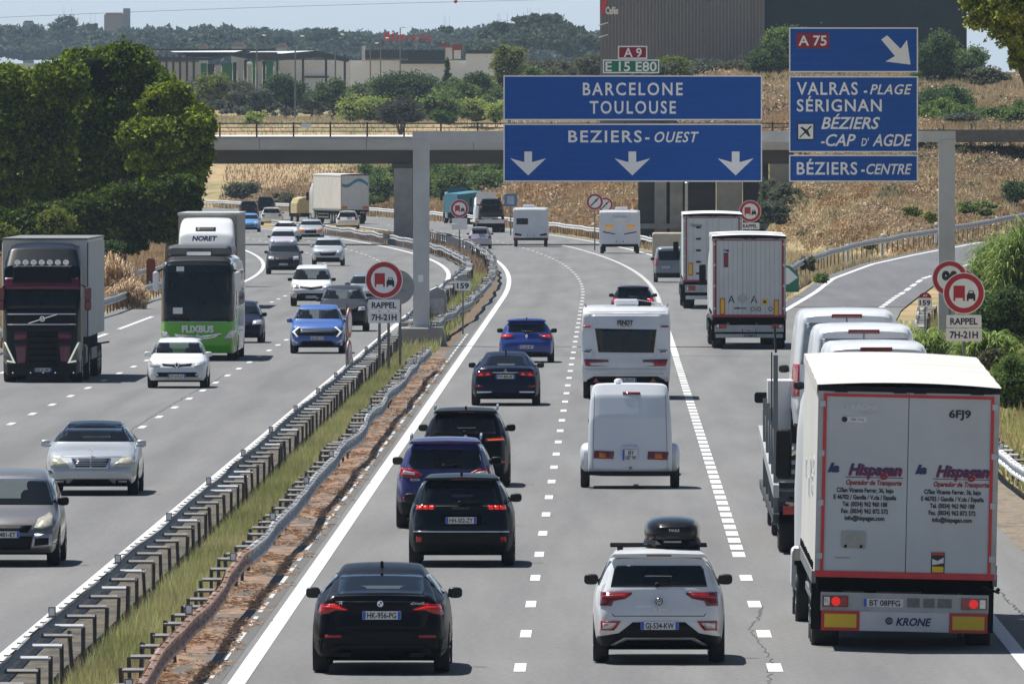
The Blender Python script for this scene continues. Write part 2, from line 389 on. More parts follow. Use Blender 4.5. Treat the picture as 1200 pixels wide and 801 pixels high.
def strip(name, fl, fr, y0, y1, z, m, parent=None, step=6.0, kind=None, zf=None):
    Y = np.arange(y0, y1 + step, step); Y[-1] = y1
    A = np.stack([fl(Y) * np.ones_like(Y), fr(Y) * np.ones_like(Y)], 1); YY = np.stack([Y, Y], 1)
    Z = np.full_like(A, z) + (zf(Y)[:, None] if zf else 0)
    nY = len(Y); V = np.stack([A, YY, Z], -1).reshape(-1, 3); idx = np.arange(nY * 2).reshape(nY, 2)
    f = np.stack([idx[:-1, 0], idx[:-1, 1], idx[1:, 1], idx[1:, 0]], -1)
    o = raw_mesh(name, V, f, m, parent); tag(o, kind=kind); return o
K = lambda c: (lambda Y: c + 0 * Y)
road_r = strip('road', lambda Y: -5.45 - offR(Y), lambda Y: np.where(Y < 610, lin(Y, PE), 6.6 - offR(Y)), 60, 1760, 0.0, M_ASPH, kind='structure')
ramp = strip('slip_road', lambda Y: lin(Y, RL) - 0.5, lambda Y: lin(Y, PE), 606, 990, 0.004, M_ASPHR, kind='structure', zf=rz_)
gore = strip('road', lambda Y: 6.0 - offR(Y), lambda Y: lin(Y, RL) - 0.3, 600, 668, -0.006, M_ASPH, kind='structure')
road_l = strip('road', lambda Y: -21.2 - offL(np.minimum(Y, 1500)), lambda Y: -7.3 - offL(np.minimum(Y, 1500)), 60, 1500, 0.002, M_ASPHL, kind='structure')
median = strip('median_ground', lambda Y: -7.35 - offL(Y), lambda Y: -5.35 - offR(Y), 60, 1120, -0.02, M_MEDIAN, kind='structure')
gutter = strip('gutter_strip', lambda Y: -7.95 - offL(Y), lambda Y: -7.28 - offL(Y), 60, 700, 0.0068, earth('dark gutter ground', [(.045, .045, .045), (.085, .08, .075), (.14, .12, .09), (.05, .05, .048)], (1.4, 7.0), (1, .4, 1)), kind='structure')  # darker ground strip below the oncoming-side median rail
M_DIRT2 = earth('needle strewn dirt', [(0.12, 0.115, 0.11), (0.13, 0.12, 0.11), (0.30, 0.195, 0.135), (0.15, 0.125, 0.105)], (1.1, 9.0), (1, .35, 1))
strip('verge_dirt', lambda Y: lin(Y, PE) - .25, lambda Y: lin(Y, RAIL_R) + .55, 60, 560, 0.002, earth('stony verge dirt', [(.13, .125, .115), (.17, .15, .125), (.25, .2, .15), (.14, .135, .125)], (1.3, 9.0), (1, .4, 1)), kind='structure')
strip('median_dirt', K(-6.38), K(-5.5), 60, 480, -0.008, M_DIRT2, kind='structure')
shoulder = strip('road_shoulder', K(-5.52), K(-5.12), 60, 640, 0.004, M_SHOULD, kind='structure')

# ---------------------------------------------------------------- painted markings (parts of the road they lie on)
DASH = {}
def dash(parent, x, y, w, L, ang=0.0, z=0.006, m=None):
    key = (round(w, 3), round(L, 2))
    if key not in DASH:
        mb = MB(); mb.add([(-w / 2, -L / 2, 0), (w / 2, -L / 2, 0), (w / 2, L / 2, 0), (-w / 2, L / 2, 0)], [(0, 1, 2, 3)]); DASH[key] = mb.mesh('lane_dash', m or M_PAINT)
    return link('lane_dash', DASH[key], parent, None, (x, y, z), (0, 0, ang))
def dashes(parent, x0, off, y0, y1, period, L, w, maxn=300):
    y = y0
    while y < y1:
        yy = y + L / 2; x = x0 - float(off(yy)); dx = -(float(off(yy + 1)) - float(off(yy - 1))) / 2
        dash(parent, x, yy, w, L, math.atan(-dx)); y += period
d0 = F * CH / (782 - VY) - 1.5 - 13 * 3                     # phase from the nearest dashes
dashes(road_r, -1.2, offR, d0, 1240, 13.0, 3.0, 0.16)
dashes(road_r, 2.26, offR, d0, 236, 13.0, 3.0, 0.2)
dashes(road_r, 2.26, offR, 238.6, 462, 4.33, 3.0, 0.22)
dashes(road_r, 2.3, offR, 562, 980, 4.33, 3.0, 0.22)
strip('lane_line', lambda Y: 2.16 - offR(Y), lambda Y: 2.38 - offR(Y), 464, 560, 0.007, M_PAINT, road_r)
strip('edge_line', lambda Y: -5.02 - offR(Y), lambda Y: -4.79 - offR(Y), 60, 1300, 0.007, M_PAINT, road_r)
strip('edge_line', K(5.62), K(5.84), 60, 420, 0.007, M_PAINT, road_r)
strip('edge_line', lambda Y: lin(Y, RL) + 0.05, lambda Y: lin(Y, RL) + 0.3, 560, 990, 0.011, M_PAINT, ramp, zf=rz_)
strip('edge_line', lambda Y: 5.6 - offR(Y), lambda Y: 5.82 - offR(Y), 560, 1250, 0.007, M_PAINT, road_r)
strip('lane_line', lambda Y: -19.0 - offL(Y), lambda Y: -18.8 - offL(Y), 700, 1400, 0.009, M_PAINT, road_l)
strip('edge_line', lambda Y: -8.5 - offL(Y), lambda Y: -8.27 - offL(Y), 60, 1250, 0.009, M_PAINT, road_l)
for x in (-15.22, -11.74): dashes(road_l, x, offL, 165.0 + (4 if x < -13 else 0), 1150, 13.0, 3.0, 0.16)
for o in road_l.children:
    if o.name.startswith('lane_dash'): o.location.z = 0.008
y = 170.0
while y < 1000:                                              # long edge dashes of the left carriageway
    strip('lane_line', lambda Y: -18.98 - offL(Y), lambda Y: -18.8 - offL(Y), y, min(y + 39, 699), 0.0092, M_PAINT, road_l, step=13.0) if y < 690 else None
    y += 52
y = d0                                                       # faint old marking by the shoulder
while y < 520: dash(road_r, -5.3, y, 0.07, 4.6, 0, 0.0085, M_PAINTO); y += 6.5
for Y in (640, 652, 664): pass
# right edge of the slip road: dashed line
y = 560.0
while y < 960:
    yy = y + 4.5; x = float(lin(yy, PE)) - 1.05; dx = (float(lin(yy + 4, PE)) - float(lin(yy - 4, PE))) / 8
    mb = MB(); L = 9.0 if y > 640 else 5.0
    xs_ = [(float(lin(y + q * L / 3, PE)) - 1.0, y + q * L / 3, float(rz_(y + q * L / 3)) + 0.012) for q in range(4)]
    for q in range(3):
        a, b2 = xs_[q], xs_[q + 1]; mb.add([(a[0] - .12, a[1], a[2]), (a[0] + .12, a[1], a[2]), (b2[0] + .12, b2[1], b2[2]), (b2[0] - .12, b2[1], b2[2])], [(0, 1, 2, 3)])
    mb.build('lane_dash', M_PAINT, ramp); y += L * 1.45
# tar joints across the road and meandering cracks
for (p, x0, x1, Y, w) in ((road_r, -4.7, 7.2, 466, 0.18), (road_r, -9.5, 3.8, 965, 1.0), (road_l, -27, -16.5, 903, 0.9)):
    mb = MB(); mb.add([(x0, Y, 0.0052), (x1, Y + 0.6, 0.0052), (x1, Y + 0.6 + w, 0.0052), (x0, Y + w, 0.0052)], [(0, 1, 2, 3)]); mb.build('tar_joint', M_TAR, p)
def crack(parent, pts, w=0.02, z=0.0055):
    mb = MB(); rr = random.Random(len(pts) * 7 + int(pts[0][1])); P = []
    for (a, b2) in zip(pts, pts[1:]):
        n = max(2, int(abs(b2[1] - a[1]) / 0.5))
        for i in range(n):
            t = i / n; P.append((a[0] + (b2[0] - a[0]) * t + rr.uniform(-.05, .05), a[1] + (b2[1] - a[1]) * t, w * rr.uniform(.4, 1.2)))
    for a, b2 in zip(P, P[1:]): mb.add([(a[0] - a[2], a[1], z), (a[0] + a[2], a[1], z), (b2[0] + b2[2], b2[1], z), (b2[0] - b2[2], b2[1], z)], [(0, 1, 2, 3)])
    mb.build('crack', M_TAR, parent)
crack(road_r, [(2.0, 178), (2.25, 190), (2.1, 203), (2.4, 214)], 0.008); crack(road_r, [(6.0, 180), (6.3, 205), (6.15, 235)], 0.014)
crack(road_l, [(-11.9, 330), (-11.95, 380), (-11.85, 430)], 0.012, 0.0065)

# litter of pine needles along the right-hand rail (counted by nobody)
Vv, Ff = [], []
for k in range(40000):
    y = 160 + 300 * RNG.random() ** 1.6; band = RNG.random()
    dens = 0.25 + 0.5 * math.sin(y * 0.55) * math.sin(y * 0.17 + 1)
    if RNG.random() > dens + 0.15: continue
    x = (-6.35 + 0.62 * RNG.random() + .2 * math.sin(y * .8)) if band < 0.72 else (-5.4 + 0.16 * RNG.normal(0, 0.7) + .1 * math.sin(y * .37))
    a = RNG.random() * math.pi; L = 0.03 + 0.06 * RNG.random(); w = 0.010; zz = 0.01 + 0.03 * RNG.random()
    c, s = math.cos(a), math.sin(a); b0 = len(Vv)
    Vv += [(x - c * L, y - s * L * 2, zz), (x + c * L, y + s * L * 2, zz), (x + c * L - s * w, y + s * L * 2 + c * w * 2, zz + 0.02)]; Ff.append((b0, b0 + 1, b0 + 2))
lit = raw_mesh('needle_litter', Vv, Ff, M_DEBRIS); tag(lit, 'reddish brown pine needle litter lying under the right-hand median guardrail', 'litter', kind='stuff')

# ================================================================ guardrails
prof = [(0.0, 0.155), (0.03, 0.155), (0.075, 0.115), (0.075, 0.075), (0.0, 0.025), (0.0, -0.025), (0.075, -0.075), (0.075, -0.115), (0.03, -0.155), (0.0, -0.155)]
def beam_mesh(L, side, m):
    mb = MB(); n = len(prof); vs = []
    for y in (0.0, L):
        for (d, z) in prof: vs.append((side * d, y, z))
    for y in (0.0, L):
        for (d, z) in prof: vs.append((side * d - side * 0.006, y, z))
    fs = [(i, i + 1, n + i + 1, n + i) for i in range(n - 1)] + [(2 * n + i, 3 * n + i, 3 * n + i + 1, 2 * n + i + 1) for i in range(n - 1)]
    fs += [(0, n, 3 * n, 2 * n), (n - 1, 3 * n - 1, 4 * n - 1, 2 * n - 1)]
    mb.add(vs, fs)
    for y in (.2, L * .5):
        for z in (.05, -.05): mb.box(*sorted((side * .045, side * .07)), y - .022, y + .022, z - .02, z + .02)
        mb.box(*sorted((side * .0, side * .085)), y - .02, y + .02, .146, .166)
    mb.box(*sorted((side * .07, side * .082)), L - .32, L - .02, .075, .12); mb.box(*sorted((side * .07, side * .082)), L - .32, L - .02, -.12, -.075)
    return mb
def rust_mat(name, galv, rust, lo):
    m, n, l, b = nt(name); v = coords(n, l, scale=(1, 0.3, 1)); t = noise(n, l, 2.2, 6, v, 0.7)
    r = ramp2(n, l, t.outputs[0], lo, lo + 0.2, c4(galv), c4(rust)); l.new(r.outputs[0], b.inputs['Base Color'])
    b.inputs['Roughness'].default_value = 0.6; b.inputs['Metallic'].default_value = 0.25; return m
M_RUST = rust_mat('rusty rail steel', (0.44, 0.34, 0.28), (0.38, 0.22, 0.15), 0.35)
M_HALF = rust_mat('weathered rail steel', (0.42, 0.43, 0.44), (0.25, 0.18, 0.14), 0.58)
M_RAILW = rust_mat('pale zinc rail', (0.72, 0.73, 0.73), (0.4, 0.36, 0.32), 0.68)  # pale zinc tone with random brownish patches
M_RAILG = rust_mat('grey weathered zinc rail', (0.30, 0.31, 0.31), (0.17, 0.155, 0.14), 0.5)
M_POSTD = mat('dark weathered post', (0.16, 0.16, 0.16), 0.7, 0.1, var=0.3, scale=6, dirt=(0.16, 0.1, 0.07), dirt_amt=0.5)
M_REFL = mat('white reflector', (0.75, 0.76, 0.78), 0.25, var=0.08)
def guardrail(label, xf, side, y0, y1, step, mats, zf=None, post_off=0.32, h=0.6, post_mat=None, refl=24.0, amp=(0.03, 0.02), split=None, group=None, wide=0.08, seed=1, near_parts=300, arm=True):
    """side = +1: beam face towards +X and the posts stand on its -X side"""
    rr = random.Random(seed); root = empty('guardrail', (float(xf(y0)), y0, 0), label=label, cat='guardrail', group=group)
    x00 = float(xf(y0)); bm_ = {}; zf = zf or (lambda Y: 0.0)
    meshes = {k: beam_mesh(step, side, mm).mesh('rail_beam', mm) for k, mm in mats.items()}
    pm = MB(); w = wide
    po = -side * post_off
    pm.box(po - 0.026, po - 0.02, -w / 2, w / 2, -0.1, h + 0.06); pm.box(po + 0.02, po + 0.026, -w / 2, w / 2, -0.1, h + 0.06); pm.box(po - 0.02, po + 0.02, -0.004, 0.004, -0.1, h + 0.06)
    am = MB(); xa, xb = sorted((po, -side * 0.008)); am.add([(xa, -.07, h + .045), (xb, -.07, h + .045), (xb, .07, h + .07), (xa, .07, h + .07)], [(0, 1, 2, 3)]); am.box(xa, xb, -0.06, -0.054, h + 0.015, h + 0.045)
    pmesh = pm.mesh('post', post_mat or M_POSTD); amesh = am.mesh('spacer_arm', post_mat or M_POSTD); amesh2 = amesh.copy(); amesh2.materials[0] = M_GALV
    rf = MB(); rf.box(-0.05, 0.05, -0.012, 0.012, 0.16, 0.30); rf2 = MB(); rf2.box(-0.035, 0.035, -0.018, -0.0125, 0.185, 0.285)
    rmesh = rf.mesh('reflector', M_POST); r2 = rf2.mesh('reflector_face', M_REFL)
    Y = np.arange(y0, y1, step); nod = []
    for i, y in enumerate(Y): nod.append(Vector((float(xf(y)) - x00 + rr.gauss(0, amp[0] * .28) + amp[0] * (math.sin(y * .21 + seed) + .7 * math.sin(y * .093 + 2 * seed)), y - y0, h + float(zf(y)) + rr.gauss(0, amp[1] * .28) + amp[1] * (math.sin(y * .17 + 3 * seed) + .6 * math.sin(y * .31 + seed)))))
    nxt = refl * 0.5; far = MB()
    for i in range(len(Y) - 1):
        a, b2 = nod[i], nod[i + 1]; d = b2 - a; key = 'a' if split is None or Y[i] < split else 'b'
        if i < near_parts:
            o = link('rail_beam', meshes[key], root, None, a + Vector((0, 0, 0)), (math.atan2(d.z, d.y), 0, -math.atan2(d.x, d.y)), (1, d.length / step, 1))
            if key == 'a' and split is not None: o['label'] = 'rusty brown length of beam'
            link('post', pmesh, root, None, (a.x, a.y, a.z - h + rr.uniform(-.03, .03)), (rr.gauss(0, .02), rr.gauss(0, .03), rr.gauss(0, .1)))
            if arm: link('spacer_arm', amesh2 if (side < 0 and rr.random() < .3) else amesh, root, None, (a.x, a.y, a.z - h))
            if refl and nod[i].y >= nxt:
                q = link('reflector', rmesh, root, None, a); link('reflector_face', r2, q); nxt += refl
        else:
            for k in range(len(prof) - 1):
                (d1, z1), (d2, z2) = prof[k], prof[k + 1]
                far.add([a + Vector((side * d1, 0, z1)), b2 + Vector((side * d1, 0, z1)), b2 + Vector((side * d2, 0, z2)), a + Vector((side * d2, 0, z2))], [(0, 1, 2, 3)])
            far.box(a.x + po - .05, a.x + po + .05, a.y - .04, a.y + .04, a.z - h - .1, a.z + .1)
    if far.v:
        o = far.build('distant_rail', mats['b' if 'b' in mats else 'a'], root); tag(o, kind='stuff')
    return root
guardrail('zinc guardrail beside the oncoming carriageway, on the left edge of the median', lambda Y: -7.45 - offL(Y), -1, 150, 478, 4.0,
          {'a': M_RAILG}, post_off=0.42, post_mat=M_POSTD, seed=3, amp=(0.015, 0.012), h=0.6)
guardrail('wavy guardrail along the fast lane, rusty brown at its near end', lambda Y: -5.66 + 0 * Y, 1, 150, 438, 4.0,
          {'a': M_RUST, 'b': M_HALF}, post_off=0.34, split=218, seed=5, amp=(0.035, 0.028))
guardrail('far median guardrail on the oncoming side behind the gantry foot', lambda Y: -7.5 - offL(Y), -1, 500, 1180, 4.0,
          {'a': M_HALF}, post_off=0.4, seed=8, amp=(0.04, 0.03), near_parts=110)
guardrail('grey rail curving past the gantry foot on the fast lane side', lambda Y: np.interp(Y, [500, 560, 600], [-6.25, -5.7, -5.62]) - offR(Y), 1, 500, 1120, 4.0,
          {'a': M_HALF}, post_off=0.34, seed=9, amp=(0.05, 0.03), near_parts=100)
guardrail('guardrail on the left verge below the big pines, nearest the road', lambda Y: -20.9 - offL(Y), 1, 380, 700, 4.0, {'a': M_GALV}, seed=11, post_off=0.3)
guardrail('second guardrail set back on the left verge behind the white lorry cab', lambda Y: np.interp(Y, [640, 720, 1500], [-26.5, -23.6, -23.6]) - offL(Y), 1, 640, 1180, 4.0, {'a': M_GALV}, seed=12, post_off=0.3, near_parts=40)
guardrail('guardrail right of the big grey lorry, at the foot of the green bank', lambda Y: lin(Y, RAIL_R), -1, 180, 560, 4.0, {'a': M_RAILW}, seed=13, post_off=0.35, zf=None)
guardrail('long curving guardrail on the inside of the slip road, below the dry slope', lambda Y: lin(Y, RL) - 1.3, 1, 664, 990, 4.0, {'a': M_GALV}, seed=14, post_off=0.3, zf=lambda Y: rz_(Y) + 0.15, h=0.75)
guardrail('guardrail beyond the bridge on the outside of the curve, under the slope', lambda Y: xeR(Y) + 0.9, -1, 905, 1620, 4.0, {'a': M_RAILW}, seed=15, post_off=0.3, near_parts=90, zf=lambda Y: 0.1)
# ================================================================ vehicle bodies
def inside(p, poly):
    x, y = p; c = False; n = len(poly)
    for i in range(n):
        x1, y1 = poly[i]; x2, y2 = poly[i - 1]
        if (y1 > y) != (y2 > y) and x < (x2 - x1) * (y - y1) / (y2 - y1 + 1e-12) + x1: c = not c
    return c
def arch(cy, r, zb, n=7):                          # wheel arch points, front to rear
    a0 = math.asin(min(0.9, (zb - 0.30) / r)) if zb > 0.30 else 0
    return [(cy + r * math.cos(a), max(zb, 0.30 + r * math.sin(a))) for a in [a0 + (math.pi - 2 * a0) * i / (n - 1) for i in range(n)]]
def profile(top, L, ra, fa, wr, zb):
    """top: points from rear bottom over the roof to front bottom (y from the rear)"""
    p = list(top)
    p += arch(fa, wr + 0.06, zb) + arch(ra, wr + 0.06, zb)
    return p
TOPS = {   # normalised: y/L , z/H
 'suv': [(.03, .17), (.008, .26), (0, .36), (.006, .47), (.022, .58), (.03, .66), (.085, .88), (.10, .935), (.16, .965), (.28, .995), (.42, 1.0), (.54, .975), (.60, .935), (.74, .70), (.78, .665), (.9, .61), (.965, .54), (.99, .44), (1, .34), (.995, .24), (.965, .17)],
 'hatch': [(.03, .16), (.006, .25), (0, .34), (.008, .46), (.03, .56), (.045, .64), (.11, .87), (.13, .925), (.2, .965), (.32, .998), (.44, 1.0), (.54, .97), (.59, .93), (.74, .68), (.78, .64), (.9, .58), (.965, .51), (.99, .42), (1, .32), (.995, .22), (.965, .16)],
 'sedan': [(.03, .17), (.008, .25), (0, .36), (.004, .46), (.01, .56), (.012, .66), (.025, .715), (.06, .725), (.13, .74), (.165, .76), (.29, .94), (.32, .965), (.40, .995), (.48, 1.0), (.56, .97), (.60, .94), (.72, .71), (.75, .68), (.88, .62), (.955, .55), (.985, .45), (1, .34), (.995, .24), (.965, .17)],
 'fastback': [(.03, .17), (.008, .25), (0, .36), (.004, .46), (.01, .56), (.012, .67), (.02, .735), (.05, .755), (.09, .775), (.28, .955), (.32, .975), (.40, .998), (.48, 1.0), (.56, .97), (.60, .94), (.72, .71), (.75, .68), (.88, .62), (.955, .55), (.985, .45), (1, .34), (.995, .24), (.965, .17)],
 'van': [(.02, .14), (.004, .2), (0, .3), (.004, .45), (.01, .55), (.02, .70), (.035, .93), (.045, .965), (.08, .985), (.3, 1.0), (.6, 1.0), (.7, .985), (.74, .95), (.86, .64), (.9, .59), (.96, .5), (.985, .42), (1, .3), (.995, .2), (.97, .14)],
 'mpv': [(.03, .16), (.006, .25), (0, .34), (.004, .46), (.02, .56), (.03, .64), (.075, .88), (.09, .93), (.16, .965), (.3, .998), (.42, 1.0), (.55, .975), (.61, .94), (.79, .63), (.83, .59), (.92, .53), (.97, .46), (.99, .40), (1, .3), (.995, .2), (.965, .15)],
}
WTAB = {   # half width fraction by z/H
 'suv': [(.15, .93), (.25, .985), (.4, 1.0), (.56, .985), (.66, .94), (.75, .865), (.88, .775), (.94, .735), (1.0, .70)],
 'hatch': [(.15, .93), (.25, .985), (.4, 1.0), (.55, .98), (.64, .93), (.75, .84), (.88, .755), (.94, .715), (1.0, .68)],
 'sedan': [(.15, .93), (.25, .985), (.42, 1.0), (.6, .975), (.70, .93), (.78, .82), (.9, .70), (.96, .655), (1.0, .62)],
 'van': [(.15, .94), (.25, .99), (.4, 1.0), (.55, .985), (.66, .95), (.8, .90), (.93, .86), (1.0, .82)],
 'mpv': [(.15, .93), (.25, .985), (.4, 1.0), (.55, .985), (.64, .94), (.75, .875), (.88, .79), (.94, .755), (1.0, .72)],
}
WTAB['fastback'] = WTAB['sedan']

def hull(poly, W, wt, H, L, ny=None, nz=None, endr=0.13, bow=0.06, topr=0.09, crown=0.03, x_lv=(.25, .5, .7, .84, .9, .95, .98), plan=0.10, front_bow=0.10):
    """poly (y from centre, z). Extruded solid, gridded, then bent into shape."""
    bm = bmesh.new(); n = len(poly)
    a = [bm.verts.new((-1, y, z)) for y, z in poly]; b = [bm.verts.new((1, y, z)) for y, z in poly]
    bm.faces.new(a); bm.faces.new(b[::-1])
    for i in range(n): j = (i + 1) % n; bm.faces.new((a[j], a[i], b[i], b[j]))
    def cut(co, no): bmesh.ops.bisect_plane(bm, geom=bm.verts[:] + bm.edges[:] + bm.faces[:], plane_co=co, plane_no=no, dist=1e-5)
    for u in x_lv: cut((u, 0, 0), (1, 0, 0)); cut((-u, 0, 0), (1, 0, 0))
    cut((0, 0, 0), (1, 0, 0))
    ny = ny or int(L / 0.22); nz = nz or int(H / 0.11)
    for i in range(1, ny): cut((0, -L / 2 + L * i / ny, 0), (0, 1, 0))
    for i in range(1, nz): cut((0, 0, 0.15 + (H - 0.15) * i / nz), (0, 0, 1))
    tops = {}
    def ztop(y):
        k = round(y, 2)
        if k not in tops:
            best = 0.2
            for i in range(n):
                (y1, z1), (y2, z2) = poly[i], poly[(i + 1) % n]
                if (y1 - k) * (y2 - k) <= 0 and abs(y1 - y2) > 1e-6: best = max(best, z1 + (z2 - z1) * (k - y1) / (y2 - y1))
            tops[k] = best
        return tops[k]
    zs = [q[0] * H for q in wt]; ws = [q[1] for q in wt]
    for v in bm.verts:
        u, y, z = v.co; s = 1 if u >= 0 else -1; a_ = abs(u)
        g = 1 - math.sqrt(max(0, 1 - max(0, (a_ - 0.8) / 0.2) ** 2))
        zt = ztop(y); kz = min(1, max(0, (z - (zt - 0.3)) / 0.3)); kz = kz * kz
        ky = min(1, max(0, (abs(y) - (L / 2 - 0.55)) / 0.55)); ky = ky * ky * (3 - 2 * ky)
        sg = -1 if y > 0 else 1
        w = W / 2 * float(np.interp(z, zs, ws)) * (1 - plan * (abs(y) / (L / 2)) ** 5)
        bw = front_bow if y > 0 else bow
        v.co.x = s * a_ * w
        v.co.y = y + sg * ky * (endr * g + bw * a_ * a_)
        v.co.z = z - kz * (topr * g + crown * a_ * a_)
    bmesh.ops.recalc_face_normals(bm, faces=bm.faces)
    return bm

def region(bm, parent, name, poly, view, m, off=0.006, remove=False, mirror=False, dmin=None, dmax=None, flat=0.05, label=None, skirt=True, sub=None):
    """cut the outline `poly` out of the hull and lift it as its own mesh. view rear/front/left/right/top"""
    out = []
    for sgn in ((1, -1) if mirror else (1,)):
        P = [(p[0] * sgn, p[1]) for p in poly] if view in ('rear', 'front', 'top') else [tuple(p) for p in poly]
        vw = view if sgn == 1 else {'left': 'right', 'right': 'left'}.get(view, view)
        ia, ib, ic, sg = {'rear': (0, 2, 1, -1), 'front': (0, 2, 1, 1), 'left': (1, 2, 0, -1), 'right': (1, 2, 0, 1), 'top': (0, 1, 2, 1)}[vw]
        a0, a1 = min(p[0] for p in P), max(p[0] for p in P); b0, b1 = min(p[1] for p in P), max(p[1] for p in P)
        lo = -1e9 if dmin is None else dmin; hi = 1e9 if dmax is None else dmax
        def cand(f, pad=0.0):
            if f.normal[ic] * sg < flat: return False
            c = f.calc_center_median()
            return lo <= c[ic] * sg <= hi
        def near(f):
            if not cand(f): return False
            va = [v.co[ia] for v in f.verts]; vb = [v.co[ib] for v in f.verts]
            return max(va) > a0 and min(va) < a1 and max(vb) > b0 and min(vb) < b1
        for i in range(len(P)):
            p, q = P[i], P[(i + 1) % len(P)]; d = (q[0] - p[0], q[1] - p[1]); no = [0, 0, 0]; no[ia] = -d[1]; no[ib] = d[0]
            if abs(d[0]) + abs(d[1]) < 1e-6: continue
            co = [0, 0, 0]; co[ia] = p[0]; co[ib] = p[1]
            fs = [f for f in bm.faces if near(f)]
            es = list({e for f in fs for e in f.edges}); vs = list({v for f in fs for v in f.verts})
            bmesh.ops.bisect_plane(bm, geom=vs + es + fs, plane_co=co, plane_no=Vector(no).normalized(), dist=1e-4)
        bm.normal_update()
        fs = []
        for f in bm.faces:
            if not cand(f): continue
            c = f.calc_center_median()
            if inside((c[ia], c[ib]), P): fs.append(f)
        if not fs: out.append(None); continue
        vs = {}; V = []; Fc = []
        for f in fs:
            row = []
            for v in f.verts:
                if v not in vs: vs[v] = len(V); V.append(v.co + v.normal * off)
                row.append(vs[v])
            Fc.append(tuple(row))
        nf = len(Fc)
        if skirt:
            base = {}
            cnt = set()
            for f in Fc:
                for x, y in zip(f, f[1:] + f[:1]): cnt.add((x, y))
            inv = {i: v for v, i in vs.items()}
            for (x, y) in cnt:
                if (y, x) not in cnt:
                    for q in (x, y):
                        if q not in base: base[q] = len(V); V.append(inv[q].co - inv[q].normal * 0.012)
                    Fc.append((y, x, base[x], base[y]))
        me = bpy.data.meshes.new(name); me.from_pydata(V, [], Fc); me.materials.append(m)
        me.polygons.foreach_set('use_smooth', [i < nf for i in range(len(Fc))]); me.update()
        o = link(name, me, parent); 
        if label: o['label'] = label
        out.append(o)
        if remove: bmesh.ops.delete(bm, geom=fs, context='FACES')
    return out
def finish(bm, name, m, parent, ang=0.65):
    for f in bm.faces: f.smooth = True
    for e in bm.edges:
        if len(e.link_faces) == 2 and e.calc_face_angle(0) > ang: e.smooth = False
    me = bpy.data.meshes.new(name); bm.to_mesh(me); bm.free(); me.materials.append(m); return link(name, me, parent)

WH = {}
def wheel(parent, x, y, r=0.33, w=0.22, spokes=5, dark=False, dual=False):
    key = (round(r, 2), round(w, 2), spokes, dark)
    if key not in WH:
        h = w / 2; mb = MB(); k = min(0.03, h * .3)
        mb.lathe([(-h + k, r * .62), (-h, r * .7), (-h, r * .93), (-h + k, r * .985), (-h * .3, r), (h * .3, r), (h - k, r * .985), (h, r * .93), (h, r * .7), (h - k, r * .62)], (0, 0, 0), 'x', 24)
        t = mb.mesh('tyre', M_TYRE)
        rb = MB()
        rb.lathe([(-h + .05, 0.001), (-h + .05, r * .2), (-h + .07, r * .22), (-h + 0.09, r * .5), (-h + .02, r * .6), (-h + .02, r * .64), (h - .02, r * .64), (h - .02, r * .6), (h - .09, r * .5), (h - .07, r * .22), (h - .05, r * .2), (h - .05, 0.001)], (0, 0, 0), 'x', 20)
        for s in (-1, 1):
            for i in range(spokes):
                a = 2 * math.pi * i / spokes; dy, dz = math.cos(a), math.sin(a)
                rb.bar((s * (h - .035), dy * r * .1, dz * r * .1), (s * (h - .02), dy * r * .6, dz * r * .6), 0.045, 0.03, 0)
        WH[key] = (t, rb.mesh('rim', mat('dark rim', (0.08, 0.08, 0.085), 0.4, 0.6) if dark else M_RIM))
    o = link('wheel', WH[key][0], parent, None, (x, y, r)); link('rim', WH[key][1], o); return o

def mirror_part(parent, x, y, z, m, s, size=(0.10, 0.07, 0.075), face=-1):
    mb = MB(); sx, sy, sz = size
    mb.ell((x + s * sx, y, z), (sx, sy, sz), 7, 0, 3.2); mb.bar((x - s * 0.07, y - 0.02, z - sz * .7), (x + s * sx * .5, y, z - sz * .5), .04, .03)
    o = mb.build('door_mirror', m, parent)
    gb = MB(); gb.prism(rrect(x + s * sx, z, sx * 1.6, sz * 1.55, 0.03), 'y', y - sy * 1.02, y - sy * 0.9); gb.build('mirror_glass', M_GLASSD, o)
    return o
def plate(parent, x, y, z, txt, face='back', w=0.52, h=0.11, yellow=False, bands=(1, 1), two=None, tiltx=0.0, m=None):
    s = -1 if face == 'back' else 1
    root = MB().prism(rrect(0, 0, w, h, 0.01, 2), 'y', 0, -s * 0.012 * -1 if False else (0.012 if s < 0 else -0.012)).build('number_plate', m or M_PLATE, parent, (x, y, z), (tiltx, 0, 0))
    e = s * 0.0015
    for k, on in ((-1, bands[0]), (1, bands[1])):
        if on:
            b = MB(); b.prism([(k * (w / 2 - .045), -h / 2 + .003), (k * (w / 2 - .003), -h / 2 + .003), (k * (w / 2 - .003), h / 2 - .003), (k * (w / 2 - .045), h / 2 - .003)], 'y', e, e * 2.2); b.build('plate_band', M_PBLUE, root)
    if txt:
        if two:
            text(two[0], h * .36, (0.03, e * 2.4, h * .22), M_INK, root, face, width=w * .4, bold=.02); text(two[1], h * .36, (0.02, e * 2.4, -h * .23), M_INK, root, face, width=w * .72, bold=.02)
        else: text(txt, h * .68, ((bands[0] - bands[1]) * .02 * (1 if face == 'back' else -1), e * 2.4, 0), M_INK, root, face, width=w - 0.13, bold=.02)
    return root

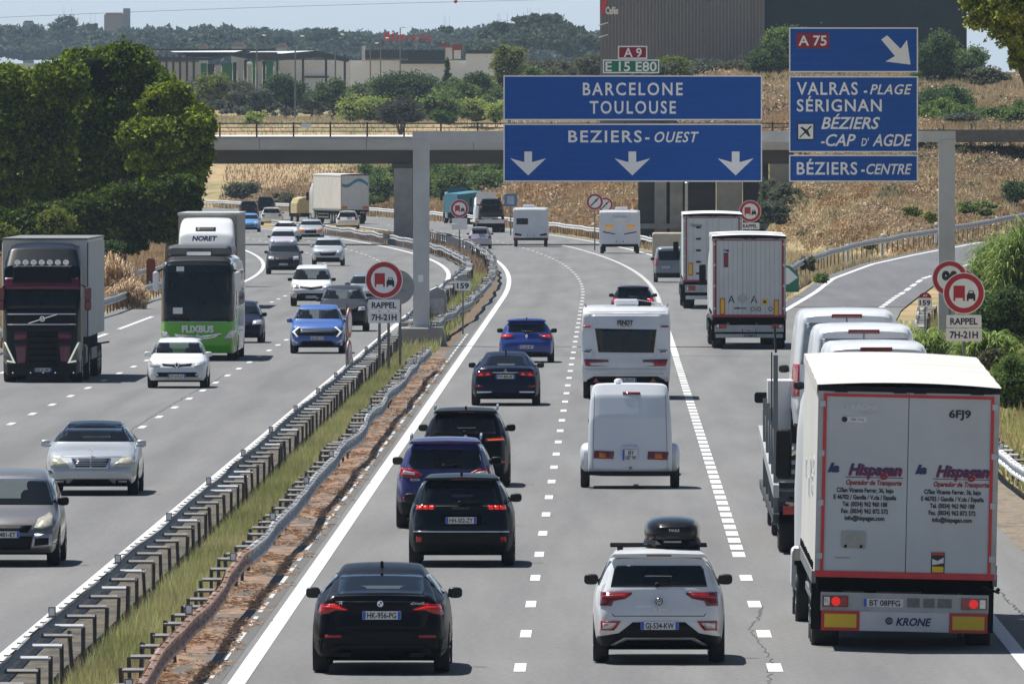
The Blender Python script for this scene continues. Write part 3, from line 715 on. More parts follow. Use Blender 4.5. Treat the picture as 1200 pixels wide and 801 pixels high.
def seats(parent, W, H, L, kind, y_front, y_rear, zb):
    for (y, xs_) in ((y_front, (-.23, .23)), (y_rear, (-.26, .26))):
        for x in xs_:
            mb = MB(); x *= W
            mb.prism(rrect(x, zb + .12, .46, .5, .1), 'y', y, y + .12); mb.prism(rrect(x, zb + .44, .25, .17, .06), 'y', y, y + .09)
            mb.build('seat', M_SEAT, parent)
    mb = MB(); mb.box(-W * .38, W * .38, -L * .34, L * .26, .35, .5); mb.box(-W * .38, W * .38, L * .22, L * .25, .4, H * .60); mb.build('cabin_floor', M_DARK, parent)

def car(label, x, y, kind, L, W, H, col, heading=0.0, cat='car', rear=None, front=None, see=False, wr=None, ra=None, fa=None, near=True,
        glass=None, spoiler=True, rails=None, roofcol=None, antenna=False, plate_txt=None, lower=None, group=None, tiltz=0.0, z=0.0, mirror_m=None, mirz=None, top=None, wtab=None, wiper=True, darkrim=False):
    """a car whose rear bumper (heading 0, driving away) or front bumper (heading pi) stands nearest the camera at distance y"""
    sgn = 1 if abs(heading) < 1.6 else -1
    root = empty(cat if cat in ('car', 'van') else 'car', (x, y + L / 2, z), heading, ry=tiltz, label=label, cat=cat, group=group)
    wr = wr or (0.33 if H < 1.55 else 0.345); ra = ra or L * .205; fa = fa or L * .80; zb = 0.2 * (H / 1.5) ** 1.2
    T = top or TOPS[kind]; wt = wtab or WTAB[kind if kind in WTAB else 'suv']
    body_top = [(a * L - L / 2, b * H) for a, b in T]
    poly = body_top + arch(fa - L / 2, wr + .05, zb) + arch(ra - L / 2, wr + .05, zb)
    bm = hull(poly, W, wt, H, L, ny=int(L / (0.25 if near else 0.5)), nz=int(H / (0.12 if near else 0.25)), x_lv=(.3, .6, .84, .9, .95, .98) if near else (.5, .86, .95))
    hw = W / 2
    def zy(zf): return zf * H
    zbelt = {'suv': .665, 'hatch': .645, 'sedan': .735, 'fastback': .775, 'van': .60, 'mpv': .645}.get(kind, .66)
    zroof = {'van': .93}.get(kind, .905)
    gl_r = (M_GLASSR if see else M_GLASSD); gl = M_GLASS if see else M_GLASSD
    # rear window, windscreen, side windows
    wa = np.interp(zbelt * H + .03, [q[0] * H for q in wt], [q[1] for q in wt]) * hw; wb = np.interp(zroof * H, [q[0] * H for q in wt], [q[1] for q in wt]) * hw
    rw = (rear or {}).get('window') or [(-wa * .86, zbelt * H + .02), (wa * .86, zbelt * H + .02), (wb * .86, zroof * H - .02), (-wb * .86, zroof * H - .02)]
    if glass != 'none':
        if see and kind in ('sedan', 'fastback', 'suv', 'hatch', 'mpv'):
            cx = sum(p[0] for p in rw) / len(rw); cz = sum(p[1] for p in rw) / len(rw)
            ou = [(cx + (p[0] - cx) * 1.09, cz + (p[1] - cz) * 1.12) for p in rw]
            region(bm, root, 'window_surround', ou, 'rear', M_BLACK, .002, dmax=L, remove=False, dmin=-L, skirt=False) if False else None
        region(bm, root, 'rear_window', rw, 'rear', gl_r, 0.004, remove=see, dmin=L * .1)
        zf0 = {'sedan': .71, 'fastback': .71, 'suv': .70, 'hatch': .68, 'van': .64, 'mpv': .63}.get(kind, .7) * H + .02
        wf0 = np.interp(zf0, [q[0] * H for q in wt], [q[1] for q in wt]) * hw
        fw = (front or {}).get('window') or [(-wf0 * .92, zf0), (wf0 * .92, zf0), (wb * .90, zroof * H), (-wb * .90, zroof * H)]
        region(bm, root, 'windscreen', fw, 'front', gl, 0.004, remove=see, dmin=0)
        y1 = {'sedan': (.24, .60), 'fastback': (.2, .60), 'suv': (.13, .61), 'hatch': (.15, .6), 'van': (.58, .80), 'mpv': (.12, .66)}.get(kind, (.15, .6))
        zs0 = zbelt * H + .03 if kind != 'sedan' else .72 * H; ya, yb = y1[0] * L - L / 2, y1[1] * L - L / 2
        zs0 = min(zs0, .72 * H)
        pl = [(ya - .02, zs0), (yb + (.5 if kind != 'van' else .05), zs0), (yb, zroof * H - .02), (ya + .15, zroof * H - .02)]
        if kind == 'sedan': pl = [(ya - .1, zs0), (yb + .5, zs0), (yb, .93 * H), (ya + .25, .93 * H)]
        region(bm, root, 'side_window', pl, 'right', gl, 0.004, remove=see, mirror=True, dmin=0.2)
        if see: seats(root, W, H, L, kind, -.02 * L, -.24 * L, (zbelt if kind not in ('sedan','fastback') else .62) * H - .15)
    for face, spec in (('rear', rear), ('front', front)):
        for it in (spec or {}).get('parts', []):
            nm, pts, mm = it[0], it[1], it[2]; kw = dict(it[3]) if len(it) > 3 else {}
            kw.setdefault('mirror', False); kw.setdefault('off', 0.008)
            dm = L / 2 - (0.65 if min(p[1] for p in pts) < .75 else 1.2); kw.setdefault('dmin', dm)
            region(bm, root, nm, pts, face, mm, **kw)
    if lower is not False:                          # dark valance under both bumpers
        zl = (lower if isinstance(lower, float) else .2) * H
        for face in ('rear', 'front'):
            region(bm, root, 'lower_bumper', [(-hw * 1.1, 0), (hw * 1.1, 0), (hw * 1.1, zl + .03), (hw * .6, zl), (-hw * .6, zl), (-hw * 1.1, zl + .03)], face, M_BLACK, 0.004, dmin=L / 2 - .5, skirt=False)
    if roofcol is not None: region(bm, root, 'roof_panel', [(-hw * .66, -.15 * L), (hw * .66, -.15 * L), (hw * .66, .12 * L), (-hw * .66, .12 * L)], 'top', roofcol, 0.004, dmin=H * .9)
    finish(bm, 'body', col, root)
    wx = hw - .115
    for sx in (-1, 1):
        for yy in (ra, fa): wheel(root, sx * wx, yy - L / 2, wr, .215, dark=darkrim)
    mb = MB(); mb.box(-hw * .78, hw * .78, -L * .44, L * .44, zb * .95, zb * 1.1 + .02); mb.build('underbody', M_DARK, root)
    mz = (mirz or zbelt * H + .05); my = (.68 if kind != 'van' else .78) * L - L / 2
    wm = np.interp(mz, [q[0] * H for q in wt], [q[1] for q in wt]) * hw
    for s in (-1, 1): mirror_part(root, s * (wm + .0), my, mz, mirror_m or col, s)
    if spoiler and kind in ('suv', 'hatch', 'mpv'):
        mb = MB(); zs1 = H * .955; yr = T[7][0] * L - L / 2
        mb.prism([(-wb * .97, zs1 - .035), (wb * .97, zs1 - .035), (wb * .9, zs1 + .02), (0, zs1 + .035), (-wb * .9, zs1 + .02)], 'y', yr - .09, yr + .2, bev=.012); sp = mb.build('spoiler', col, root)
        b2 = MB(); b2.box(-.17, .17, yr - .094, yr - .09, zs1 - .018, zs1 + .002); b2.build('brake_light', M_REDD, sp)
    if rails:
        for s in (-1, 1):
            mb = MB(); xr_ = s * wb * .93; pts = [(-.27 * L, .975 * H), (-.24 * L, 1.01 * H), (.0, 1.025 * H), (.08 * L, 1.015 * H), (.11 * L, .97 * H)]
            for p, q in zip(pts, pts[1:]): mb.bar((xr_, p[0], p[1]), (xr_, q[0], q[1]), .035, .03)
            mb.build('roof_rail', rails, root)
    if antenna:
        mb = MB(); yb_ = (.3 if kind in ('sedan', 'fastback') else .2) * L - L / 2; mb.prism([(yb_, H * .96), (yb_ + .16, H * .97), (yb_ + .02, H + .035), (yb_ - .01, H + .032)], 'x', -.02, .02, bev=.01); mb.build('antenna', M_BLACK if antenna is True else antenna, root)
    if wiper and kind in ('suv', 'hatch', 'mpv') and abs(heading) < 1.6:
        zw = zbelt * H + .05; yw = float(np.interp(zw, [b_[1] for b_ in body_top[:8]], [b_[0] for b_ in body_top[:8]]))
        mb = MB(); mb.bar((-.03, yw - .03, zw), (.33, yw + .0, zw + .035), .03, .025); mb.ell((-.02, yw - .03, zw), (.045, .03, .035), 5); mb.build('rear_wiper', M_BLACK, root)
    pz = (rear if sgn == 1 else front) or {}
    if plate_txt:
        t, px_, pz_, dy = (plate_txt + (0, .45 * H, 0.0))[:4] if isinstance(plate_txt, tuple) else (plate_txt, 0, .45 * H, 0.0)
        if sgn == 1: plate(root, px_, -L / 2 - .012 + dy, pz_, t, 'back')
        else: plate(root, px_, L / 2 + .012 - dy, pz_, t, 'front')
    return root
def sq(x0, x1, z0, z1): return [(x0, z0), (x1, z0), (x1, z1), (x0, z1)]
# ================================================================ cars in the near lanes, driving away
def V(px, py):                                     # road position of a vehicle whose near face meets the road at a pixel
    return G(px, py)
DK = paint('black car paint', (0.004, 0.0045, 0.006)); NAVY = paint('navy car paint', (0.006, 0.009, 0.032)); PURP = paint('deep violet blue paint', (0.03, 0.028, 0.14))
TEAL = paint('dark petrol paint', (0.008, 0.015, 0.02)); WHT = paint('white car paint', (0.76, 0.77, 0.78)); SIL = paint('silver car paint', (0.5, 0.53, 0.56), 0.35, .3)
GREY = paint('grey brown car paint', (0.19, 0.185, 0.19), 0.4, .3); BLUE = paint('bright blue paint', (0.045, 0.13, 0.42)); CLIO = paint('saturated blue paint', (0.015, 0.045, 0.26))
DGR = paint('anthracite paint', (0.03, 0.033, 0.04)); LIL = paint('pale lilac paint', (0.5, 0.48, 0.56)); LTB = paint('mid blue paint', (0.1, 0.28, 0.6)); MGR = paint('mid grey paint', (0.2, 0.22, 0.25))

# black coupe-like saloon, nearest the camera
x, y = V(445.5, 790.5)
c = car('black low saloon with plate HK-956-PG, nearest car in the fast lane', x, y, 'fastback', 4.78, 1.86, 1.45, DK, see=True, antenna=True, wr=.34, mirz=1.0,
  rear={'window': [(-.585, 1.075), (.585, 1.075), (.555, 1.30), (.48, 1.325), (-.48, 1.325), (-.555, 1.30)],
   'parts': [('tail_light', [(.835, .80), (.80, .93), (.62, .955), (.44, .885), (.43, .86), (.60, .865), (.70, .82)], M_RED, {'mirror': True, 'off': .014}),
             ('tail_light_strip', [(.80, .905), (.62, .93), (.46, .876), (.47, .868), (.63, .90)], M_REDLIT, {'mirror': True, 'off': .017}),
             ('reflector', sq(.52, .74, .50, .535), M_RED, {'mirror': True}),
             ('boot_lid', [(-.6, .60), (.6, .60), (.66, .84), (.60, .98), (-.60, .98), (-.66, .84)], DK, {'off': .007}),
             ('diffuser', [(-.72, .22), (.72, .22), (.62, .42), (-.62, .42)], M_BLACK),
             ('side_vent', [(.80, .30), (.90, .34), (.86, .50), (.78, .46)], M_BLACK, {'mirror': True})]},
  plate_txt=('HK-956-PG', 0.02, .80, -.02))
em = MB(); em.prism(disc(0, .955, .042), 'y', -2.415, -2.36); e = em.build('badge', M_CHROME, c)
b2 = MB(); b2.prism([(0, .955)] + [(.03 * math.cos(R(a)), .955 + .03 * math.sin(R(a))) for a in range(0, 91, 15)], 'y', -2.419, -2.416); b2.prism([(0, .955)] + [(.03 * math.cos(R(a)), .955 + .03 * math.sin(R(a))) for a in range(180, 271, 15)], 'y', -2.419, -2.416); b2.build('badge_blue', M_PBLUE, e)
text('i4', .05, (-.53, -2.405, .965), M_CHROME, c); text('eDrive40', .035, (.5, -2.40, .96), M_CHROME, c)
mb = MB()
for q in (-.5, .5): mb.prism(rrect(q, .27, .2, .05, .02), 'y', -2.40, -2.2)
mb.build('exhaust_trim', M_BLACK, c)

# white crossover with roof box
x, y = V(772.3, 778.5)
c = car('white crossover carrying a black roof box, plate GJ-534-KW, middle lane', x, y, 'suv', 4.23, 1.82, 1.56, WHT, see=True, wr=.345, spoiler=True, mirror_m=M_BLACK, mirz=1.08, lower=.16,
  rear={'window': [(-.66, 1.06), (.66, 1.06), (.61, 1.30), (.57, 1.345), (-.57, 1.345), (-.61, 1.30)],
   'parts': [('tail_light', [(.80, .80), (.79, .985), (.37, .985), (.37, .96), (.45, .90), (.62, .865), (.65, .80)], M_REDD, {'mirror': True, 'off': .014}),
             ('tail_light_bar', [(.77, .90), (.77, .94), (.42, .96), (.46, .92)], M_RED, {'mirror': True, 'off': .018}),
             ('bumper_cover', [(-.88, .22), (.88, .22), (.84, .38), (.55, .43), (.36, .58), (-.36, .58), (-.55, .43), (-.84, .38)], M_BLACK, {'off': .008, 'dmin': 1.6}),
             ('fog_light_ring', [(.79, .47), (.79, .595), (.52, .595), (.58, .51), (.62, .47)], M_RED, {'mirror': True, 'off': .012}),
             ('fog_light', [(.76, .495), (.76, .57), (.58, .57), (.62, .52), (.645, .495)], M_LENS, {'mirror': True, 'off': .017}),
             ('skid_trim', [(-.66, .27), (-.48, .375), (.48, .375), (.66, .27), (.60, .27), (.44, .345), (-.44, .345), (-.60, .27)], mat('silver trim', (.4, .41, .42), .4, .5), {'off': .016}),
             ('tailgate_crease', [(-.62, .66), (.62, .66), (.645, .70), (.64, .705), (.61, .67), (-.61, .67), (-.64, .705), (-.645, .70)], M_BLACK, {'off': .002, 'skirt': False})]},
  plate_txt=('GJ-534-KW', 0.01, .535, .0))
em = MB(); em.lathe([(0, .055), (-.012, .052), (-.012, .042), (0, .04)], (0, -2.115, .865), 'y', 24); em.prism(disc(0, .865, .052), 'y', -2.105, -2.09); e = em.build('badge', M_BLACK, c)
bb = MB()
for (a, b_) in (((-.028, .905), (-.006, .87)), ((.028, .905), (.006, .87)), ((-.006, .87), (0, .885)), ((.006, .87), (0, .885)), ((-.034, .88), (-.015, .828)), ((.034, .88), (.015, .828)), ((-.015, .828), (0, .86)), ((.015, .828), (0, .86))):
    bb.bar((a[0], -2.12, a[1]), (b_[0], -2.12, b_[1]), .008, .008)
bb.lathe([(0, .05), (-.004, .047), (0, .044)], (0, -2.128, .865), 'y', 24); bb.build('badge_letters', M_CHROME, e)
text('T-ROC', .03, (.03, -2.118, .755), M_CHROME, c, spacing=1.8)
for yy in (-.75, .2):
    mb = MB(); mb.prism(rrect(0, 1.585, 1.34, .032, .015), 'y', yy - .04, yy + .04)
    for s in (-1, 1): mb.box(s * .53 - .04, s * .53 + .04, yy - .05, yy + .05, 1.50, 1.59)
    mb.build('roof_bar', M_BLACK, c)
bx = empty('roof_box', (x + .19, y + 1.25, 1.535), label='glossy black roof box strapped on the bars of the white crossover', cat='roof box')
bm = bmesh.new()
mb = MB(); mb.ell((0, .9, .225), (.385, 1.0, .21), 12, 0, 3.0); mb.build('box_lid', paint('gloss black', (.014, .014, .016), rough=.2), bx)
mb = MB(); mb.ell((0, .9, .075), (.40, 1.02, .085), 8, 0, 3.6); mb.build('box_base', M_BLACK, bx)
text('THULE', .035, (.02, -.115, .27), M_CHROME, bx)
mb = MB(); mb.box(-.12, .12, -.125, -.10, .1, .125); mb.build('box_lock', M_POST, bx)

# dark petrol crossover
x, y = V(540.3, 664.5)
c = car('dark petrol crossover with claw tail lights, plate HH-502-ZY', x, y, 'suv', 4.3, 1.79, 1.55, TEAL, see=True, antenna=True, mirror_m=M_BLACK, mirz=1.1, wr=.34, lower=.15,
  rear={'window': [(-.63, 1.07), (.63, 1.07), (.56, 1.31), (.53, 1.34), (-.53, 1.34), (-.56, 1.31)],
   'parts': [('gloss_band', sq(-.75, .75, .965, 1.03), M_BLACK, {'off': .008}),
             ('tail_light', [(.76, .955), (.76, 1.04), (.44, 1.04), (.44, .975)], M_REDD, {'mirror': True, 'off': .014}),
             ] + [('tail_light_claw', [(q, .97), (q + .075, .97), (q + .065, 1.025), (q - .01, 1.025)], M_REDLIT, {'mirror': True, 'off': .018}) for q in (.47, .565, .66)] + [
             ('bumper_cover', [(-.9, .24), (.9, .24), (.86, .60), (-.86, .60)], M_BLACK, {'off': .006, 'dmin': 1.6}),
             ('chrome_strip', sq(-.80, .80, .59, .612), M_CHROME, {'off': .014}),
             ('plate_recess', sq(-.34, .34, .70, .88), M_DARK, {'off': .004}),
             ('reflector', sq(.66, .75, .43, .52), M_RED, {'mirror': True, 'off': .014})]}, plate_txt=('HH-502-ZY', 0.0, .79, .0))
text('PEUGEOT', .04, (0, -2.165, .997), M_POST, c, spacing=1.3)

# violet-blue SUV
x, y = V(521.5, 620)
c = car('violet-blue SUV with silver roof rails, half hidden behind the petrol crossover', x, y, 'suv', 4.52, 1.84, 1.68, PURP, see=True, rails=M_CHROME, mirror_m=M_BLACK, mirz=1.2,
  rear={'window': [(-.60, 1.11), (.62, 1.11), (.68, 1.22), (.61, 1.47), (-.61, 1.47), (-.68, 1.22)],
   'parts': [('tail_light', [(.86, 1.0), (.82, 1.13), (.62, 1.11), (.42, 1.02), (.48, .965), (.68, .94)], M_RED, {'mirror': True, 'off': .014}),
             ('tail_light_lens', [(.78, 1.02), (.76, 1.08), (.56, 1.05), (.56, 1.0)], M_LENS, {'mirror': True, 'off': .018}),
             ('bumper_cover', [(-.9, .25), (.9, .25), (.88, .5), (-.88, .5)], M_BLACK, {'off': .006, 'dmin': 1.7}), ('reflector', sq(.6, .78, .55, .6), M_RED, {'mirror': True})]}, plate_txt=('FT-318-QN', 0, .82, 0))
text('KUGA', .045, (-.55, -2.27, .92), M_CHROME, c)
# black SUV
x, y = V(545.5, 571)
c = car('black SUV ahead of the violet-blue one, orange-red light strip at left', x, y, 'suv', 4.5, 1.84, 1.64, DK, see=True, rails=M_CHROME, antenna=True, mirror_m=M_BLACK, mirz=1.18,
  rear={'window': [(-.63, 1.12), (.63, 1.12), (.57, 1.42), (-.57, 1.42)],
   'parts': [('tail_light', [(.82, .96), (.80, 1.06), (.40, 1.0), (.42, .955)], M_REDD, {'mirror': True, 'off': .012}), ('tail_light_strip', [(.78, .985), (.77, 1.01), (.46, .985), (.47, .97)], mat('lit orange red', (.8, .12, .03), .3, emit=.5), {'mirror': True, 'off': .017}),
             ('reflector', sq(.6, .8, .5, .55), M_RED, {'mirror': True}), ('bumper_cover', [(-.8, .24), (.8, .24), (.7, .42), (-.7, .42)], M_BLACK, {'dmin': 1.6})]}, plate_txt=('HC-070-BG', 0, .87, 0))
em = MB(); em.prism(disc(0, 1.05, .042, 20), 'y', -2.255, -2.2); em.build('badge', M_CHROME, c)
# navy saloon
x, y = V(592.3, 475.5)
c = car('navy blue saloon with paired triangular tail lights in the fast lane', x, y, 'sedan', 4.95, 1.88, 1.46, NAVY, see=True, antenna=True, mirz=1.06, mirror_m=M_BLACK,
  rear={'window': [(-.60, 1.10), (.60, 1.10), (.50, 1.36), (-.50, 1.36)],
   'parts': [('tail_light', [(.80, .80), (.78, .93), (.42, .93), (.36, .86), (.42, .82)], M_REDD, {'mirror': True, 'off': .012}),
             ('tail_light_star', [(.60, .83), (.66, .90), (.74, .83)], M_REDLIT, {'mirror': True, 'off': .017}), ('tail_light_star', [(.42, .84), (.47, .90), (.55, .84)], M_REDLIT, {'mirror': True, 'off': .017}),
             ('chrome_strip', sq(-.36, .36, .90, .925), M_CHROME), ('exhaust_trim', sq(.38, .78, .36, .41), M_CHROME, {'mirror': True}), ('reflector', sq(.62, .8, .52, .56), M_RED, {'mirror': True})]}, plate_txt=('FW-806-BF', 0, .80, -.01))
em = MB(); em.lathe([(0, .05), (-.01, .047), (0, .042)], (0, -2.47, .97), 'y', 20)
for a in (90, 210, 330): em.bar((0, -2.475, .97), (.045 * math.cos(R(a)), -2.475, .97 + .045 * math.sin(R(a))), .01, .01)
em.build('badge', M_CHROME, c)
# saturated blue hatchback
x, y = V(617, 425)
c = car('vivid blue hatchback with red C-shaped tail lights in the fast lane', x, y, 'hatch', 4.05, 1.8, 1.44, CLIO, see=True, antenna=True, mirror_m=M_BLACK, mirz=1.02,
  rear={'window': [(-.60, 1.0), (.60, 1.0), (.56, 1.24), (-.56, 1.24)],
   'parts': [('tail_light', [(.84, .80), (.80, .93), (.42, .90), (.42, .84), (.6, .82)], M_RED, {'mirror': True, 'off': .014}), ('tail_light_strip', [(.78, .84), (.76, .89), (.5, .87), (.5, .85)], M_REDLIT, {'mirror': True, 'off': .018}),
             ('bumper_cover', [(-.8, .22), (.8, .22), (.6, .36), (-.6, .36)], M_BLACK, {'dmin': 1.4})]}, plate_txt=('FZ-626-MT', 0, .52, 0))
em = MB(); em.prism([(0, .80), (.05, .88), (0, .96), (-.05, .88)], 'y', -2.05, -1.98); em.build('badge', M_CHROME, c)
# dark hatch ahead of the big caravan
p = at(742, 331, 551)
c = car('dark blue hatchback with bright red tail lights, just ahead of the big white caravan', p.x, 551, 'hatch', 4.2, 1.8, 1.5, NAVY, see=True, mirror_m=M_BLACK, mirz=1.1,
  rear={'window': [(-.64, 1.05), (.64, 1.05), (.58, 1.32), (-.58, 1.32)], 'parts': [('tail_light', [(.86, .78), (.80, 1.02), (.56, 1.0), (.58, .80)], M_RED, {'mirror': True, 'off': .014}), ('tail_light_strip', sq(.64, .76, .86, .96), M_REDLIT, {'mirror': True, 'off': .018})]}, plate_txt='DT-417-HR')

# small tow car in front of the white pod trailer
x, y = G(738, 558)
car('dark small car towing the white moulded trailer, only its mirrors showing', x, y + 0.5, 'hatch', 4.0, 1.72, 1.42, DGR, mirror_m=M_BLACK, mirz=1.12)

# ================================================================ oncoming cars
def face(lights, lens=M_LENS, grille=None, intake=None, fog=None, extra=(), bonnet=True):
    ps = []
    if intake: ps.append(('lower_intake', intake, M_BLACK, {'dmin': 1.3, 'off': .006}))
    if grille: ps.append(('grille', grille, M_BLACK, {'dmin': 1.2, 'off': .008}))
    ps.append(('headlight', lights, lens, {'mirror': True, 'off': .012, 'dmin': .9}))
    if fog: ps.append(('fog_lamp', fog, M_LENS, {'mirror': True, 'off': .012, 'dmin': 1.2}))
    return {'parts': ps + list(extra)}
PI = math.pi
# silver saloon
x, y = V(106, 581)
c = car('silver saloon with wide chrome grille and Belgian-style plate, near the left lanes', x, y, 'sedan', 5.05, 1.88, 1.48, SIL, PI, see=True, roofcol=M_GLASSD, antenna=False, mirz=1.03, lower=.13,
  front=face([(.44, .60), (.50, .66), (.62, .76), (.80, .78), (.86, .70), (.82, .60)], M_LENSY, None, [(-.45, .25), (.45, .25), (.36, .34), (-.36, .34)], sq(.55, .72, .27, .31),
    extra=[('grille_frame', [(-.34, .56), (.34, .56), (.40, .76), (-.40, .76)], M_CHROME, {'off': .012, 'dmin': 1.6}), ('grille', [(-.31, .575), (.31, .575), (.365, .735), (-.365, .735)], M_BLACK, {'off': .016, 'dmin': 1.6}),
      ('side_intake', [(.50, .24), (.82, .26), (.76, .33), (.50, .32)], M_BLACK, {'mirror': True, 'off': .006, 'dmin': 1.6})] +
      [('grille_slat', sq(-.33, .33, z, z + .012), M_CHROME, {'off': .020, 'dmin': 1.6}) for z in (.61, .645, .68, .71)] + [('grille_post', sq(-.012, .012, .575, .735), M_CHROME, {'off': .021, 'dmin': 1.6}),
      ('bonnet_gap', [(-.62, .79), (.62, .79), (.62, .797), (-.62, .797)], M_BLACK, {'off': .002, 'dmin': 1.2, 'skirt': False})]))
plate(c, 0, 2.50, .47, '1-RTC-313', 'front', bands=(0, 1))
em = MB(); em.lathe([(0, .04), (.006, .037), (0, .034)], (0, 2.28, .92), 'y', 16); em.bar((0, 2.28, .88), (0, 2.28, .84), .01, .01)
for a in (90, 210, 330): em.bar((0, 2.28, .92), (.036 * math.cos(R(a)), 2.28, .92 + .036 * math.sin(R(a))), .007, .007)
em.build('bonnet_star', M_CHROME, c)
# grey people carrier cut by the left edge
x, y = V(3, 664.5)
c = car('grey-brown people carrier cut off by the left edge of the photo', x + .02, y, 'mpv', 4.35, 1.83, 1.6, GREY, PI, see=True, mirror_m=M_BLACK, mirz=1.08, lower=.13,
  front=face([(.50, .66), (.56, .80), (.74, .90), (.80, .86), (.80, .70), (.62, .64)], M_LENSY, [(-.40, .58), (.40, .58), (.46, .70), (-.46, .70)], [(-.44, .30), (.44, .30), (.48, .52), (-.48, .52)], None,
    extra=[('bumper_wing', [(.46, .32), (.80, .36), (.80, .56), (.50, .56)], mat('silver bumper trim', (.5, .51, .52), .35, .5), {'mirror': True, 'dmin': 1.4, 'off': .006}), ('side_intake', [(.50, .36), (.74, .38), (.74, .49), (.52, .49)], M_BLACK, {'mirror': True, 'dmin': 1.4, 'off': .010}), ('fog_lamp', disc(.84, .43, .045, 12), M_LENS, {'mirror': True, 'dmin': .9, 'off': .012})]))
plate(c, 0, 2.18, .55, 'DJ-481-ET', 'front')
# white hatchback
x, y = V(207, 455)
c = car('white hatchback with black twin-nostril grille, in front of the green coach', x, y, 'hatch', 4.06, 1.76, 1.46, WHT, PI, see=True, mirz=.98, mirror_m=WHT, lower=.13,
  front=face([(.48, .60), (.50, .68), (.66, .76), (.80, .80), (.80, .66), (.64, .60)], M_LENS, [(-.40, .66), (-.12, .64), (0, .59), (.12, .64), (.40, .66), (.44, .73), (.1, .70), (0, .74), (-.1, .70), (-.44, .73)], [(-.60, .33), (.60, .33), (.64, .40), (.56, .47), (-.56, .47), (-.64, .40)], disc(.58, .40, .045, 12)))
plate(c, 0, 2.03, .36, 'DV-315-LP', 'front')
em = MB(); em.prism([(0, .58), (.075, .68), (0, .78), (-.075, .68)], 'y', 1.99, 2.05); e = em.build('badge', M_CHROME, c)
em = MB(); em.prism([(0, .62), (.045, .68), (0, .74), (-.045, .68)], 'y', 2.051, 2.054); em.build('badge_gap', M_BLACK, e)
# bright blue SUV
x, y = V(371.5, 414.5)
c = car('bright blue SUV with boomerang daytime lights and black tiger-nose grille', x, y, 'suv', 4.5, 1.87, 1.66, BLUE, PI, see=True, mirz=1.12, lower=.16,
  front=face([(.56, .72), (.60, .92), (.70, .92), (.86, .74), (.82, .60), (.70, .60)], M_BLACK, [(-.62, .62), (.62, .62), (.56, .80), (-.56, .80)], [(-.62, .26), (.62, .26), (.5, .44), (-.5, .44)], None,
    extra=[('light_strip', [(.58, .90), (.66, .90), (.84, .74), (.70, .58), (.64, .58), (.76, .74)], mat('lit white strip', (.85, .88, .9), .3, emit=.3, var=.02), {'mirror': True, 'off': .018, 'dmin': 1.0}), ('chrome_strip', sq(-.56, .56, .80, .83), M_CHROME, {'dmin': 1.0, 'off': .012}),
      ('side_intake', [(.66, .34), (.84, .44), (.84, .50), (.62, .38)], M_LENS, {'mirror': True, 'dmin': 1.2, 'off': .012})]))
plate(c, 0, 2.26, .54, 'GK-007-TC', 'front')
# anthracite SUV behind it
x, y = V(402, 388.5)
c = car('anthracite SUV with one bright headlight, just behind the bright blue SUV', x, y, 'suv', 4.6, 1.9, 1.75, DGR, PI, see=True, mirz=1.2,
  front=face([(.56, .80), (.60, .93), (.82, .95), (.84, .82)], M_LENS, [(-.5, .74), (.5, .74), (.54, .92), (-.54, .92)], sq(-.6, .6, .3, .44)))
plate(c, 0, 2.31, .56, 'FB-264-VS', 'front')
x, y = V(431, 364)
car('black car mostly hidden behind the round no-overtaking sign in the median', x, y, 'suv', 4.4, 1.82, 1.62, MGR, PI, mirz=1.15, front=face([(.56, .74), (.60, .9), (.82, .92), (.84, .76)], M_LENS, sq(-.5, .5, .62, .8), sq(-.6, .6, .3, .44)))
# white small van
x, y = V(364.5, 359)
c = car('white car-derived van with dark nose grille, three rows behind the blue SUV', x, y, 'mpv', 4.4, 1.85, 1.82, WHT, PI, see=True, mirror_m=M_BLACK, mirz=1.18, cat='van',
  front=face([(.52, .78), (.56, .94), (.80, 1.0), (.86, .84)], M_LENS, [(-.5, .82), (0, .74), (.5, .82), (.5, .90), (0, .84), (-.5, .90)], [(-.66, .34), (.66, .34), (.6, .58), (-.6, .58)], sq(.70, .82, .5, .6)))
plate(c, 0, 2.21, .42, 'EW-592-JD', 'front')
# dark SUV, silver SUV
x, y = V(332, 321.5)
c = car('dark brown-grey SUV with one glaring headlight, left of the silver SUV', x, y, 'suv', 4.5, 1.95, 1.75, DGR, PI, mirror_m=M_BLACK, mirz=1.22,
  front=face([(.52, .80), (.54, .98), (.82, 1.0), (.86, .82)], M_LENS, sq(-.5, .5, .62, .9), sq(-.6, .6, .3, .44)))
plate(c, 0, 2.26, .56, 'GA-140-EK', 'front')
x, y = V(384, 311.5)
c = car('silver SUV with black grille, in the middle lane ahead of the dark SUV', x, y, 'suv', 4.5, 1.9, 1.68, SIL, PI, mirz=1.15,
  front=face([(.5, .72), (.54, .86), (.82, .9), (.86, .74)], M_LENS, [(-.4, .6), (.4, .6), (.5, .8), (-.5, .8)], sq(-.7, .7, .28, .5), sq(.70, .84, .4, .56)))
x, y = V(331, 296); car('pale grey car with its roof showing over the dark SUV', x, y, 'hatch', 4.2, 1.85, 1.55, LIL, PI, mirror_m=M_BLACK, front=face([(.5, .66), (.54, .8), (.82, .84), (.86, .68)], M_LENS, sq(-.4, .4, .56, .7), sq(-.6, .6, .26, .4)))
x, y = V(334, 283); car('white saloon in the queue, left of the grey one with orange-tinted lamps', x, y, 'sedan', 4.6, 1.95, 1.5, WHT, PI, front=face([(.5, .62), (.54, .76), (.82, .8), (.86, .64)], M_LENS, sq(-.4, .4, .52, .7), sq(-.6, .6, .26, .4)))
